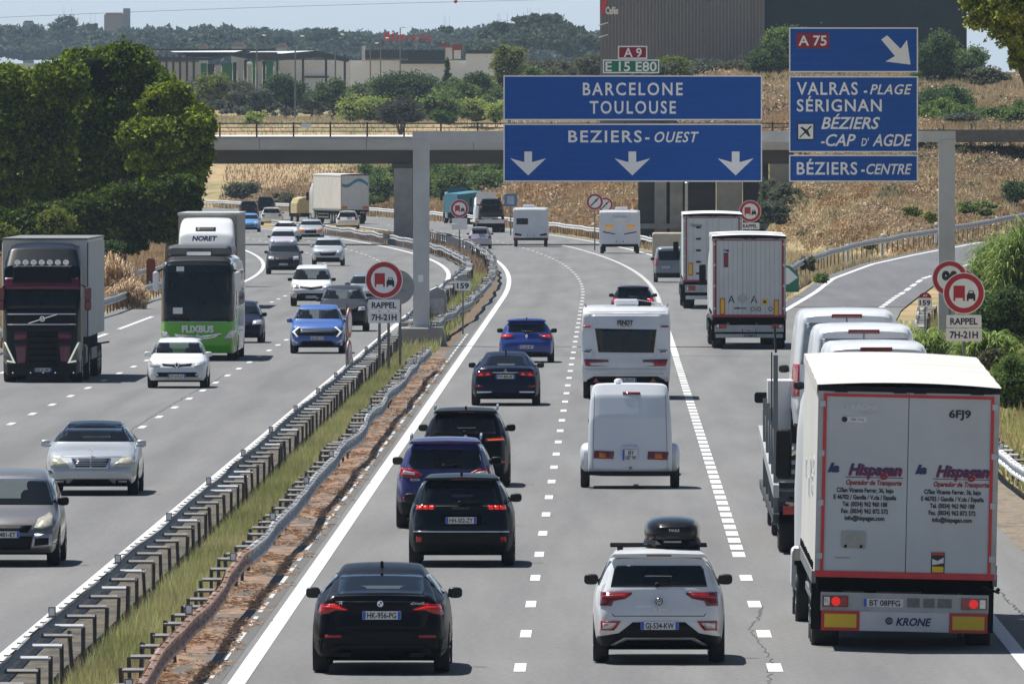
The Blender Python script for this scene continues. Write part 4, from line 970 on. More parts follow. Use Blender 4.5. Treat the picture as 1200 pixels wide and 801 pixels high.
x, y = V(364, 281); car('light grey car with warm-tinted headlamps beside the white saloon', x, y, 'suv', 4.4, 1.9, 1.55, SIL, PI, front=face([(.46, .66), (.5, .8), (.82, .84), (.86, .64)], M_ORANGE, sq(-.42, .42, .5, .74), sq(-.7, .7, .26, .42)))
x, y = V(291, 272); car('blue small car with one bright lamp, right of the white lorry roof', x, y, 'hatch', 4.1, 1.85, 1.55, LTB, PI, front=face([(.46, .62), (.5, .86), (.82, .86), (.86, .64)], M_LENS, sq(-.42, .42, .5, .6), sq(-.7, .7, .26, .42)))
x, y = V(299, 402); car('dark blue car half hidden behind the green coach', x - .62, y, 'hatch', 4.2, 1.8, 1.5, NAVY, PI, mirror_m=M_BLACK, front=face([(.5, .66), (.54, .8), (.82, .84), (.86, .68)], M_LENS, sq(-.4, .4, .56, .7), sq(-.6, .6, .26, .4)))
# far bend, driving away
RB = {'parts': [('tail_light', sq(.62, .86, .8, 1.0), M_REDD, {'mirror': True})]}
x, y = V(291, 256); car('dark blue estate car far off on the bend, above the light blue car', x, y, 'suv', 4.5, 1.9, 1.7, NAVY, rear=RB, near=False)
x, y = V(311, 250); car('black SUV farthest up the bend, at the foot of the brown slope', x, y, 'suv', 4.6, 2.0, 1.75, DK, rear=RB, near=False)
x, y = V(318, 264); car('white car with bluish tail on the bend, between the black SUV and the beige truck', x, y, 'suv', 4.5, 1.95, 1.6, WHT, rear=RB, near=False)
x, y = V(407, 268.5); car('white hatchback on the bend, in front of the big pale lorry', x, y, 'hatch', 4.3, 1.95, 1.55, WHT, rear=RB, near=False)
x, y = V(562, 291.5); car('pale lilac hatchback below the small round sign by the median', x, y, 'hatch', 4.0, 1.62, 1.5, LIL, rear={'window': [(-.5, 1.02), (.5, 1.02), (.48, 1.3), (-.48, 1.3)], 'parts': [('tail_light', sq(.6, .8, .7, .9), M_REDD, {'mirror': True})]}, near=False)
# grey van hidden by lorries on the right
x, y = V(787, 331)
c = car('grey people-mover van partly hidden behind the first white lorry', x, y, 'van', 4.7, 1.85, 1.85, MGR, cat='van', mirror_m=M_BLACK, mirz=1.2, rear={'window': sq(-.66, .66, 1.15, 1.62), 'parts': [('tail_light', sq(.74, .88, .85, 1.25), M_RED, {'mirror': True}), ('lower_bumper', sq(-.9, .9, .2, .5), M_BLACK)]}, plate_txt=('CK-583-WL', -.3, .8, 0))
# ================================================================ lorries, coach, caravans
M_TWHITE = mat('lorry body white', (0.60, 0.62, 0.63), 0.5, var=0.05, scale=1.2, dirt=(0.34, 0.33, 0.31), dirt_amt=0.35, spec=.3)
M_KDOOR = mat('dusty grey white door', (0.50, 0.54, 0.57), 0.55, var=0.06, scale=1.0, dirt=(0.36, 0.35, 0.33), dirt_amt=0.4, spec=.3)
M_CANVAS = mat('cream roof canvas', (0.52, 0.515, 0.49), 0.8, var=0.08, scale=1.5, dirt=(0.45, 0.42, 0.36), dirt_amt=0.4)
M_CURT = mat('pale curtain side', (0.66, 0.65, 0.61), 0.7, var=0.06, scale=1.0, dirt=(0.42, 0.4, 0.36), dirt_amt=0.3)
M_CURTG = mat('grey curtain side', (0.42, 0.44, 0.44), 0.6, 0.1, var=0.12, scale=3.0, sc3=(1, 3, .2))
M_TAPE = mat('red reflective tape', (0.55, 0.025, 0.03), 0.35, var=0.12)
M_TAPED = mat('dull red frame', (0.30, 0.02, 0.035), 0.45, var=0.15)
M_YEL = mat('yellow marker plate', (0.75, 0.50, 0.02), 0.4, var=0.06)
M_NAVYI = mat('navy ink', (0.02, 0.03, 0.12), 0.5); M_REDI = mat('red ink', (0.3, 0.015, 0.03), 0.5); M_LG = mat('pale grey print', (0.66, 0.68, 0.70), 0.5)
M_STEELB = mat('dull steel bar', (0.42, 0.44, 0.44), 0.5, 0.3, var=0.12, scale=5, dirt=(.2, .19, .17), dirt_amt=.4)
M_MAROON = paint('maroon paint', (0.11, 0.004, 0.022)); M_NDK = paint('very dark blue paint', (0.005, 0.008, 0.014))
M_GREEN = paint('lime green paint', (0.10, 0.42, 0.012)); M_BW = paint('caravan white', (0.74, 0.76, 0.79)); M_DIRTW = mat('matt white shell', (0.70, 0.73, 0.77), 0.4, var=0.03, scale=1.0, coat=.2)

def qv(y, x0, x1, z0, z1, t=0.006): return MB().box(x0, x1, y - t, y, z0, z1)
def trailer(root, W=2.55, z0=1.05, z1=3.78, zf=3.98, L=13.6, door=M_KDOOR, roof=M_CANVAS, side=M_CURT, tape=None, ribs=0, bars=True, axles=(2.3, 3.6, 4.9), wr=.5, label=None, tapew=.045, inset=.12, topband=.0):
    h = W / 2
    mb = MB(); mb.box(-h + .03, h - .03, .06, L, z0 - .02, z1 - .06); mb.box(-h, h, L - .12, L, z0, zf - .02); mb.build('cargo_box', door, root)
    for s in (-1, 1):                                  # curtain sides
        mb = MB(); n = 34
        for i in range(n):
            y0, y1 = .14 + (L - .3) * i / n, .14 + (L - .3) * (i + 1) / n; ya = (y0 + y1) / 2; d = .012 * (1 if i % 2 else -1)
            za, zb_ = z1 + (zf - z1) * y0 / L - .1, z1 + (zf - z1) * y1 / L - .1
            xx = s * h; mb.add([(xx + s * d, y0, z0 + .03), (xx - s * d, y1, z0 + .03), (xx - s * d, y1, zb_), (xx + s * d, y0, za)], [(0, 1, 2, 3)])
        mb.build('side_curtain', side, root)
        mb = MB(); mb.box(s * h - .04, s * h + .02, .06, L, z0 - .12, z0 + .05); mb.build('side_rail', M_POST, root)
        for i in range(12):
            mb = MB(); y = .8 + i * 1.05; mb.bar((s * (h + .02), y, z0 + .16), (s * (h + .015), y, z0 - .08), .03, .012); mb.build('curtain_strap', M_BLACK, root)
    # roof: arched sheet with a drooping edge
    mb = MB(); nx, ny = 8, 10; vs = []
    for j in range(ny + 1):
        for i in range(nx + 1):
            u = -1 + 2 * i / nx; y = -.02 + (L + .04) * j / ny; z = z1 + (zf - z1) * j / ny + .05 * (1 - u * u) + (.012 if j % 2 else 0)
            vs.append((u * (h + .02), y, z))
    fs = [(j * (nx + 1) + i, j * (nx + 1) + i + 1, (j + 1) * (nx + 1) + i + 1, (j + 1) * (nx + 1) + i) for j in range(ny) for i in range(nx)]
    mb.add(vs, fs, smooth=True)
    for s in (-1, 1): mb.add([(s * (h + .02), -.02, z1), (s * (h + .02), L, zf), (s * (h + .025), L, zf - .13), (s * (h + .025), -.02, z1 - .13)], [(0, 1, 2, 3)])
    mb.build('roof_canvas', roof, root)
    mb = MB(); mb.box(-h, h, -.01, .1, z1 - .085, z1 - .01)
    for q in (-.75, -.1, .12, .75): mb.box(q * h - .09, q * h + .09, -.03, .02, z1 - .10, z1 - .03)
    mb.build('rear_header', M_BLACK, root)
    for s in (-1, 1):
        dr = MB(); dr.box(min(s * .006, s * (h - .1)), max(s * .006, s * (h - .1)), 0, .05, z0, z1 - .09); d = dr.build('rear_door', door, root)
        pm = MB(); pm.box(min(s * (h - .098), s * h), max(s * (h - .098), s * h), -.004, .08, z0 - .02, z1 - .06); pm.build('corner_post', M_STEELB, root)
        for zq in (.1, .38, .64, .9):
            hb = MB(); zz = z0 + (z1 - z0) * zq; hb.box(min(s * (h - .1), s * (h - .02)), max(s * (h - .1), s * (h - .02)), -.02, 0, zz - .04, zz + .04); hb.build('hinge', door, d)
        for q in ((.16, .82) if bars else ()):
            lb = MB(); xx = s * h * q; lb.cyl((xx, -.012, z0 + .05), (xx, -.012, z1 - .12), .011, n=6); lb.build('locking_bar', door, d)
        for i in range(ribs):
            rbm = MB(); xx = s * (h - .15) * (i + .5) / ribs; rbm.box(xx - .008, xx + .008, -.005, 0, z0 + .06, z1 - .15); rbm.build('door_rib', M_STEELB, d)
        # tail lamps
    if tape:
        mb = MB(); xi = h - inset
        for a, b, c, d_ in ((-xi - tapew, -xi, z0 + .05, z1 - .12), (xi, xi + tapew, z0 + .05, z1 - .12)): mb.box(a, b, -.018, -.012, c, d_)
        mb.box(-xi - tapew, xi + tapew, -.0185, -.0125, z1 - .16, z1 - .12 + .0)
        mb.box(-h + .0, h - .02, -.0175, -.012, z0 - .03, z0 + .06); o = mb.build('outline_tape', tape, root); o['kind'] = 'stuff'
    mb = MB(); mb.box(-h + .05, h - .05, .1, L - .1, z0 - .22, z0 - .03)
    for s in (-1, 1): mb.box(s * .45 - .06, s * .45 + .06, .3, L - 1.5, .75, z0 - .1)
    mb.build('chassis', M_DARK, root)
    for a in axles:
        for s in (-1, 1):
            wheel(root, s * (h - .20), a, wr, .385, spokes=8)
        ax = MB(); ax.cyl((-h + .3, a, wr), (h - .3, a, wr), .07, n=8); ax.build('axle', M_DARK, root)
    for s in (-1, 1):
        mf = MB(); mf.box(s * (h - .2) - .22, s * (h - .2) + .22, axles[0] - .75, axles[0] - .73, .28, 1.0); mf.build('mudflap', M_BLACK, root)
        sg = MB()
        for zz in (.55, .85): sg.box(s * (h - .06) - .02, s * (h - .06) + .02, 6.2, 11.2, zz, zz + .11)
        for yy in (6.4, 8.8, 11.0): sg.box(s * (h - .08) - .02, s * (h - .08) + .02, yy, yy + .06, .5, 1.0)
        sg.build('side_guard', M_POST, root)
        lg = MB(); lg.box(s * .75 - .06, s * .75 + .06, 11.7, 11.85, .25, 1.0); lg.build('landing_leg', M_DARK, root)
def lamps(root, W, z, y=-.07, h=.14, lit=True, w=.36):
    for s in (-1, 1):
        x1 = s * (W / 2 - .12); xa, xb = sorted((x1, x1 - s * w)); mb = MB(); mb.box(xa, xb, y - .03, y, z, z + h); o = mb.build('tail_light', M_REDD, root)
        mb = MB(); cx = x1 - s * w * .52; mb.prism(disc(cx, z + h / 2, h * .40, 16), 'y', y - .036, y - .031); mb.build('lamp_lit' if lit else 'lamp_lens', M_REDLIT if lit else M_RED, o)
        mb = MB(); a, b = sorted((x1 - s * .02, x1 - s * .1)); mb.box(a, b, y - .036, y - .031, z + .02, z + h - .02); mb.build('lamp_lens', M_LENS, o)
        mb = MB(); a, b = sorted((x1 - s * (w - .1), x1 - s * (w - .02))); mb.box(a, b, y - .036, y - .031, z + .02, z + h - .02); mb.build('lamp_lens', M_RED, o)
def tractor(root, y0, W=2.5, Hc=3.75, cab=M_TWHITE, x=0.0, fair=None, mir=M_BLACK):
    """tractor unit ahead of a trailer; y0 = back of the cab"""
    bm = hull([(-1.1, .75), (-1.1, 3.3), (-.9, Hc), (.2, Hc), (.85, 2.9), (1.05, 2.0), (1.1, .9), (1.05, .35), (.3, .35), (0, .9)], W, [(.1, .97), (.5, 1.0), (.8, .98), (1, .9)], Hc, 2.2, ny=6, nz=8, topr=.2, crown=.05)
    o = finish(bm, 'cab', cab, root); o.location = (x, y0 + 1.1, 0)
    mb = MB(); mb.box(x - .45, x + .45, y0 - 3.6, y0 + .5, .55, .95); mb.build('tractor_chassis', M_DARK, root)
    for s in (-1, 1):
        wheel(root, x + s * (W / 2 - .32), y0 - 1.9, .5, .62, spokes=8); wheel(root, x + s * (W / 2 - .18), y0 + 1.3, .5, .34, spokes=8)
        mb = MB(); mb.prism(rrect(x + s * (W / 2 - .12), .78, .34, .62, .08), 'y', y0 - 1.1, y0 + .3); mb.build('fuel_tank', fair or M_STEELB, root)
        mb = MB(); mb.prism(rrect(x + s * (W / 2 + .17), 2.45, .24, .75, .06), 'y', y0 + 1.5, y0 + 1.68, bev=.03); mb.build('door_mirror', mir, root)
        mb = MB(); xx = x + s * (W / 2 - .3); mb.prism([(y0 - 2.5, .95), (y0 - 2.3, 1.1), (y0 - 1.4, 1.1), (y0 - 1.2, .95), (y0 - 1.2, .88), (y0 - 2.5, .88)], 'x', xx - .33, xx + .33); mb.build('wheel_arch', M_BLACK, root)

# -- big curtain-sided lorry, nearest
k = empty('lorry', (4.15, 194.6, -.06), ry=R(1.25), label='nearest big curtain-sided lorry with red-framed grey rear doors, plate BT 08PFG', cat='lorry')
trailer(k, 2.55, 1.10, 3.77, 4.0, 13.6, tape=M_TAPE, bars=False)
mb = MB(); mb.box(-1.18, 1.18, -.06, .1, .60, .86); mb.build('light_bar', M_STEELB, k)
lamps(k, 2.55, .655, -.062, .16)
bb = MB(); bb.box(-1.16, 1.16, -.085, -.055, .33, .60); b_ = bb.build('bumper_board', mat('board white', (.62, .64, .66), .4, var=.05, dirt=(.4, .39, .36), dirt_amt=.4), k)
for s in (-1, 1):
    a, b = sorted((s * 1.17, s * .63)); m_ = MB(); m_.box(a, b, -.096, -.088, .325, .605); q = m_.build('marker_plate', M_TAPE, b_)
    m_ = MB(); m_.box(a + .045, b - .045, -.104, -.097, .37, .56); m_.build('marker_centre', M_YEL, q)
text('KRONE', .105, (.13, -.09, .468), M_NAVYI, b_, width=.5, bold=.035, shear=.25)
mb = MB()
mb.lathe([(0, .052), (-.012, .05), (-.012, .038), (0, .036)], (-.215, -.088, .475), 'y', 20); mb.box(-.235, -.222, -.10, -.09, .43, .52); mb.box(-.208, -.195, -.10, -.09, .43, .52); e = mb.build('crown_emblem', M_NAVYI, b_)
plate(k, -.30, -.075, .725, 'BT 08PFG', w=.56, h=.115, bands=(1, 0))
for i, (q, w_) in enumerate(((.12, .18), (.34, .16), (.56, .2))): MB().box(q - w_ / 2, q + w_ / 2, -.07, -.06, .67, .80).build('lamp_socket', M_POST, k)
for cx in (-.62, .61):
    dx = 0.0
    text('Hispagan', .15, (cx + .16, -.008, 2.60), M_NAVYI, k, width=.74, bold=.02, shear=.3); text('Hispagan', .155, (cx + .17, -.0065, 2.588), M_REDI, k, width=.76, bold=.045, shear=.3)
    text('la', .12, (cx - .42, -.008, 2.61), M_NAVYI, k, width=.17, bold=.05, shear=.3)
    MB().box(cx - .25, cx + .56, -.006, -.001, 2.475, 2.485).build('underline', M_NAVYI, k)
    text('Operador de Transporte', .07, (cx + .15, -.008, 2.41), M_REDI, k, width=.78, bold=.03, shear=.25)
    for i, (t, w_) in enumerate((('C/San Vicente Ferrer, 36, bajo', .8), ('E 46702 / Gandia / V.cia / España', .88), ('Tel. (0034) 962 960 188', .63), ('Fax. (0034) 962 872 572', .66), ('info@hispagan.com', .56))):
        text(t, .062, (cx + .03, -.008, 2.30 - i * .098), M_INK, k, width=w_, bold=.03)
text('KRONE', .075, (-.62, -.008, 3.47), M_LG, k, width=.40, bold=.03, shear=.2); text('Mega Liner', .04, (-.57, -.008, 3.39), M_LG, k, width=.26, shear=.2)
mb = MB(); mb.lathe([(0, .04), (-.008, .038), (-.008, .03), (0, .028)], (-.90, -.004, 3.47), 'y', 16); mb.build('crown_emblem', M_LG, k)
mb = MB(); mb.prism(rrect(-.76, 3.29, .34, .075, .03), 'y', -.008, -.002); q = mb.build('sticker', M_LG, k); text('TIR 1716', .035, (-.72, -.01, 3.29), M_INK, q); MB().prism(disc(-.9, 3.29, .04, 14), 'y', -.012, -.0085).build('sticker_disc', M_INK, q)
text('6FJ9', .105, (.72, -.008, 3.40), M_INK, k, width=.31, bold=.03)
mb = MB(); mb.prism(rrect(-.74, 1.60, .34, .24, .02), 'y', -.02, -.003); dp = mb.build('document_plate', mat('grey plastic plate', (.34, .35, .33), .6), k)
for s in (-1, 1): MB().prism(disc(-.74 + s * .11, 1.51, .022, 10), 'y', -.03, -.02).build('plate_knob', M_BLACK, dp)
mb = MB(); mb.box(.36, .55, -.01, -.002, 1.15, 1.45); st = mb.build('hazard_sticker', M_INK, k); MB().box(.375, .535, -.014, -.0105, 1.17, 1.25).build('sticker_band', M_YEL, st)
MB().prism([(.375, 1.27), (.535, 1.30), (.535, 1.38), (.45, 1.33), (.375, 1.36)], 'y', -.014, -.0105).build('sticker_picture', M_LG, st); MB().box(.37, .54, -.014, -.0105, 1.41, 1.445).build('sticker_band', M_TAPE, st)
MB().box(-1.0, -.78, -.006, -.001, 1.34, 1.35).build('scratch', M_POST, k)
MB().bar((1.1, 0, .98), (1.32, -.1, .90), .04, .03).build('door_latch_arm', M_BLACK, k)
MB().bar((1.28, -.12, .91), (1.32, -.1, .96), .04, .04).build('door_latch_arm', M_BLACK, k)
for i, (yq, zq) in enumerate(((2.0, 2.6), (3.2, 2.3), (4.6, 2.5), (6.0, 2.2), (9, 2.4))): text(('LO', 'TRANS', 'HISPAGAN', 'GANDIA', 'KRONE')[i], .28, (-1.295, yq, zq), M_LG, k, 'left', width=.9)
tractor(k, 14.0, 2.5, 3.7, M_TWHITE, -.12, M_TWHITE)

# -- second lorry, under the gantry
k2 = empty('lorry', (4.90, 482, 0), label='white ribbed-door lorry with a grey diamond plate between two A letters, right lane', cat='lorry')
trailer(k2, 2.55, 1.14, 3.93, 3.98, 13.4, door=M_TWHITE, roof=M_WHITE, side=M_CURT, tape=M_TAPED, ribs=7, tapew=.07, inset=.14)
MB().box(-1.2, 1.2, -.05, .1, .60, .84).build('light_bar', M_STEELB, k2); lamps(k2, 2.55, .72, -.055, .15, False, .36)
bb = MB().box(-1.17, 1.17, -.1, -.06, .40, .53).build('bumper_board', M_STEELB, k2); text('SCHMITZ', .07, (.05, -.105, .465), M_INK, bb, width=.45, bold=.03); plate(k2, .0, -.07, .66, 'CE-842-KT', w=.5)
def px2(px, py, d): return (px - VX) * d / F - 4.90, CH - (py - VY) * d / F
for (a, b) in (((268, 503), (294, 583)), ((535, 510), (560, 590))):
    p0, p1 = px2(780 + a[0] / 4.216, 230 + a[1] / 4.216, 482), px2(780 + b[0] / 4.216, 230 + b[1] / 4.216, 482)
    q = MB().box(p0[0], p1[0], -.02, -.013, p1[1], p0[1]).build('marker_plate', M_TAPE, k2); MB().box(p0[0] + .03, p1[0] - .03, -.026, -.021, p1[1] + .03, p0[1] - .03).build('marker_centre', M_YEL, q)
for cx in (325, 437): p0 = px2(780 + cx / 4.216, 230 + 508 / 4.216, 482); text('A', .26, (p0[0], -.01, p0[1]), M_INK, k2, width=.24)
p0 = px2(780 + 380 / 4.216, 230 + 505 / 4.216, 482); MB().prism([(p0[0] - .2, p0[1]), (p0[0], p0[1] - .2), (p0[0] + .2, p0[1]), (p0[0], p0[1] + .2)], 'y', -.02, -.012).build('diamond_plate', M_STEELB, k2)
p0 = px2(780 + 367 / 4.216, 230 + 552 / 4.216, 482); text('ADRIA-WAY', .06, (p0[0], -.012, p0[1]), M_INK, k2, width=.45, bold=.04)
for cx in (430, 460, 518):
    p0 = px2(780 + cx / 4.216, 230 + 556 / 4.216, 482); mb = MB(); mb.lathe([(0, .075), (-.008, .073), (-.008, .055), (0, .053)], (p0[0], -.006, p0[1]), 'y', 18); mb.build('speed_sticker', M_INK if cx < 500 else M_NAVYI, k2)
p0 = px2(780 + 490 / 4.216, 230 + 520 / 4.216, 482); q = MB().box(p0[0] - .09, p0[0] + .09, -.012, -.006, p0[1] - .11, p0[1] + .11).build('hazard_sticker', M_YEL, k2); MB().box(p0[0] - .05, p0[0] + .05, -.016, -.0125, p0[1] - .05, p0[1] + .04).build('sticker_picture', M_INK, q)
p0 = px2(780 + 298 / 4.216, 230 + 310 / 4.216, 482); q = MB().box(p0[0] - .08, p0[0] + .08, -.012, -.006, p0[1] - .28, p0[1] + .22).build('vertical_logo', M_NAVYI, k2); MB().box(p0[0] - .06, p0[0] + .06, -.016, -.0125, p0[1] - .24, p0[1] + .18).build('logo_band', M_TAPED, q); MB().prism([(p0[0] - .12, p0[1] + .32), (p0[0] + .1, p0[1] + .24), (p0[0] + .1, p0[1] + .33)], 'y', -.012, -.006).build('logo_flag', M_NAVYI, k2)
tractor(k2, 13.8, 2.5, 3.7, M_TWHITE, -.1)

# -- third lorry behind it
k3 = empty('lorry', (4.52, 600, 0), label='white rounded-roof lorry half hidden behind the ribbed-door lorry', cat='lorry')
trailer(k3, 2.55, 1.2, 4.10, 4.15, 13.4, door=M_TWHITE, roof=M_WHITE, side=M_CURT, tape=M_TAPED, ribs=2, tapew=.05, inset=.16)
MB().box(-1.2, 1.2, -.05, .1, .72, 1.05).build('light_bar', M_STEELB, k3); lamps(k3, 2.55, .80, -.055, .2, False, .4); MB().box(-1.17, 1.17, -.1, -.06, .42, .58).build('bumper_board', M_TWHITE, k3)
for i in range(5): MB().box(-.72, -.52, -.04, -.004, 1.5 + i * .5, 1.57 + i * .5).build('door_handle', M_BLACK, k3)
q = MB().box(-1.06, -.86, -.02, -.013, 1.45, 2.0).build('marker_plate', M_TAPE, k3); MB().box(-1.03, -.89, -.026, -.021, 1.49, 1.96).build('marker_centre', M_YEL, q)
text('TRANSALIA', .13, (-.72, -.01, 3.62), M_NAVYI, k3, width=.5)
tractor(k3, 13.8, 2.5, 3.7, paint('teal cab', (.03, .2, .22)), -.1)

# -- far lorry on the bend
x, y = G(416, 262.5)
k4 = empty('lorry', (x, y, 0), R(12), label='big pale lorry with a blue wave across its rear, on the far bend', cat='lorry')
trailer(k4, 2.6, 1.3, 4.45, 4.5, 13.4, door=M_TWHITE, roof=M_WHITE, side=M_CURT, ribs=1)
mb = MB(); n = 14
for i in range(n):
    u0, u1 = -1.2 + 2.4 * i / n, -1.2 + 2.4 * (i + 1) / n; f = lambda u: 3.55 + .28 * math.sin(u * 2.6 + .6)
    mb.add([(u0, -.02, f(u0)), (u1, -.02, f(u1)), (u1, -.02, f(u1) + .28), (u0, -.02, f(u0) + .28)], [(0, 1, 2, 3)])
mb.build('painted_wave', mat('teal blue ink', (.03, .2, .3), .5), k4)
for s in (-1, 1): MB().box(s * .95 - .25, s * .95 + .25, -.03, -.005, 1.35, 1.6).build('marker_plate', mat('orange marker', (.6, .14, .03), .4), k4)
lamps(k4, 2.6, .9, -.05, .2, False); tractor(k4, 13.8, 2.5, 3.7, M_TWHITE)
# -- beige canvas truck
x, y = G(361, 260)
k5 = empty('truck', (x, y, 0), R(8), label='beige canvas-covered truck left of the big pale lorry on the far bend', cat='truck')
mb = MB(); mb.prism([(-1.05, .8), (1.05, .8), (1.05, 1.7), (.85, 2.15), (.4, 2.3), (-.4, 2.3), (-.85, 2.15), (-1.05, 1.7)], 'y', 0, 5.0, bev=.08); mb.build('canvas_cover', mat('beige canvas', (.42, .37, .2), .9, var=.15), k5)
mb = MB(); mb.box(-1.0, 1.0, .05, 5.0, .45, .8); mb.box(-.98, .98, 5.1, 6.7, .5, 2.2); mb.build('chassis', M_DARK, k5)
for s in (-1, 1):
    for yy in (1.2, 5.9): wheel(k5, s * .85, yy, .4, .25)
    MB().box(s * .8 - .12, s * .8 + .12, -.03, 0, .6, .75).build('tail_light', M_RED, k5)
# -- teal tarpaulin truck and car transporter with the dark SUV
x, y = G(552, 263)
k6 = empty('truck', (x - .1, y + 12, 0), R(10), label='teal tarpaulin truck behind the recovery truck, by the small round sign', cat='truck')
mb = MB(); mb.prism([(-1.25, 1.0), (1.25, 1.0), (1.25, 2.5), (.9, 2.95), (-1.25, 2.7)], 'y', 0, 7, bev=.1); mb.build('tarpaulin', mat('teal tarpaulin', (.02, .16, .22), .7, var=.15), k6)
mb = MB(); mb.box(-1.1, 1.1, .1, 9, .5, 1.0); mb.build('chassis', M_DARK, k6); tractor(k6, 7.3, 2.2, 2.4, mat('teal cab paint', (.02, .12, .16), .5))
for s in (-1, 1): wheel(k6, s * 1.0, 1.5, .48, .4)
x, y = G(576, 272.5)
k7 = empty('recovery_truck', (x, y, 0), R(4), label='white flatbed recovery truck carrying a dark SUV past the small blue square sign', cat='truck')
mb = MB(); mb.box(-1.35, 1.35, 0, 6.5, .85, 1.02); mb.box(-1.35, 1.35, -.05, .1, .75, 1.05); mb.build('flatbed', M_WHITE, k7)
MB().box(-1.1, 1.1, .2, 6.4, .4, .84).build('chassis', M_DARK, k7)
for s in (-1, 1):
    wheel(k7, s * 1.0, 1.3, .45, .3); wheel(k7, s * 1.0, 2.4, .45, .3); MB().box(s * 1.15 - .15, s * 1.15 + .15, -.08, -.05, .8, .95).build('tail_light', M_ORANGE, k7)
tractor(k7, 6.9, 2.0, 2.3, M_WHITE)
car('dark rounded SUV riding on the bed of the recovery truck', x - .05, y + .6, 'suv', 4.6, 2.1, 1.75, DK, rear={'parts': [('tail_light', sq(.7, .9, .9, 1.1), M_REDD, {'mirror': True})]}, near=False, z=1.02, wiper=False)

# -- beige box van beyond the grey van
p = at(785, 274, 770)
k8 = empty('van', (p.x, 770, 0), label='beige box van whose back shows over the roof of the grey people mover', cat='van')
mb = MB(); mb.prism(rrect(0, 1.35, 1.95, 1.75, .12), 'y', 0, 3.6, bev=.05); mb.build('box_body', mat('beige panel', (.52, .45, .34), .6), k8)
mb = MB(); mb.box(-.85, .85, .2, 5.2, .35, .6); mb.build('chassis', M_DARK, k8); mb = MB(); mb.prism(rrect(0, 1.2, 1.8, 1.3, .2), 'y', 3.7, 5.1, bev=.1); mb.build('cab', WHT, k8)
for s in (-1, 1):
    for yy in (.9, 4.3): wheel(k8, s * .8, yy, .34, .22)

# -- maroon lorry, oncoming
def oncoming(px, d): return ((px - VX) * d / F, d)
X0, Y0 = oncoming(48.5, 413.8)
kv = empty('lorry', (X0, Y0, 0), PI, label='dark maroon lorry with a row of roof spotlights, coming towards the camera at far left', cat='lorry')
# local frame: front bumper at y = 0 facing +Y, body goes to -Y; x is mirrored for the viewer
def lz(py): return CH - (270 + py / 4.215 - VY) * 413.8 / F
def lx(px): return -((px / 4.215) - 48.5) * 413.8 / F
bm = hull([(-1.2, .5), (-1.2, lz(110)), (-.9, lz(62)), (.1, lz(85)), (.62, lz(170)), (.74, lz(240)), (.90, lz(295)), (1.12, lz(395)), (1.16, lz(480)), (1.2, lz(640)), (1.18, lz(715)), (1.05, .3), (.5, .3), (.42, .8), (-.42, .8), (-.5, .5)], 2.36, [(.05, .98), (.3, 1.0), (.62, 1.0), (.85, .97), (1, .86)], lz(62), 2.4, ny=8, nz=22, topr=.12, crown=.05, front_bow=.07, endr=.12)
PP = lambda pts: [(lx(a), lz(b)) for a, b in pts]
def R4(x0, x1, y0, y1): return PP([(x0, y1), (x1, y1), (x1, y0), (x0, y0)])
loc = empty('x'); bpy.data.objects.remove(loc)
reg = []
reg += region(bm, kv, 'windscreen', PP([(30, 385), (378, 385), (372, 298), (36, 298)]), 'front', M_GLASSD, .008)
reg += region(bm, kv, 'sun_visor', PP([(20, 292), (388, 292), (384, 236), (24, 236)]), 'front', M_MAROON, .05, dmin=.1)
reg += region(bm, kv, 'visor_shade', PP([(58, 262), (350, 262), (350, 182), (62, 182)]), 'front', M_BLACK, .058, dmin=-.1)
reg += region(bm, kv, 'upper_grille', PP([(32, 484), (372, 484), (374, 392), (32, 392)]), 'front', M_BLACK, .010)
for yy in (412, 463): reg += region(bm, kv, 'chrome_strip', PP([(36, yy + 4), (372, yy + 4), (372, yy - 3), (36, yy - 3)]), 'front', M_CHROME, .020)
for (a, b) in ((70, 132), (288, 350)):
    reg += region(bm, kv, 'grille_panel', PP([(a, 540), (b, 540), (b, 500), (a, 500)]), 'front', M_MAROON, .012)
    reg += region(bm, kv, 'grille_panel', PP([(a + 14, 655), (b - 8, 655), (b - 2, 560), (a + 2, 560)]), 'front', M_MAROON, .012)
reg += region(bm, kv, 'lower_grille', PP([(135, 670), (285, 670), (285, 500), (135, 500)]), 'front', M_BLACK, .011)
for i in range(5): reg += region(bm, kv, 'grille_slat', R4(140, 280, 520 + i * 30, 526 + i * 30), 'front', M_DARK, .018)
M_DRL = mat('lit pale strip', (.85, .88, .74), .3, emit=.35, var=.02)
for sg in (0, 1):
    mx = (lambda p: [(408 - a, b) for a, b in p]) if sg else (lambda p: p)
    reg += region(bm, kv, 'headlight', PP(mx([(14, 548), (30, 552), (78, 655), (28, 660), (14, 640)])), 'front', mat('lamp glass dark', (.12, .13, .13), .1, .3, var=.5, scale=20), .012)
    reg += region(bm, kv, 'light_strip', PP(mx([(20, 552), (28, 553), (76, 655), (34, 648), (36, 641), (62, 645)])), 'front', M_DRL, .02)
for o in reg:
    if o: o.location = (0, -1.2, 0)
o = finish(bm, 'cab', M_NDK, kv); o.location = (0, -1.2, 0)
mb = MB(); mb.lathe([(0, .085), (.02, .08), (.02, .055), (0, .05)], (lx(208), .0 - .03, lz(436)), 'y', 24); e = mb.build('badge_ring', M_CHROME, kv); MB().bar((lx(140), -.02, lz(458)), (lx(280), -.02, lz(414)), .02, .03).build('badge_bar', M_CHROME, kv)
text('VOLVO', .035, (lx(208), 0.0, lz(436)), M_CHROME, e, 'front')
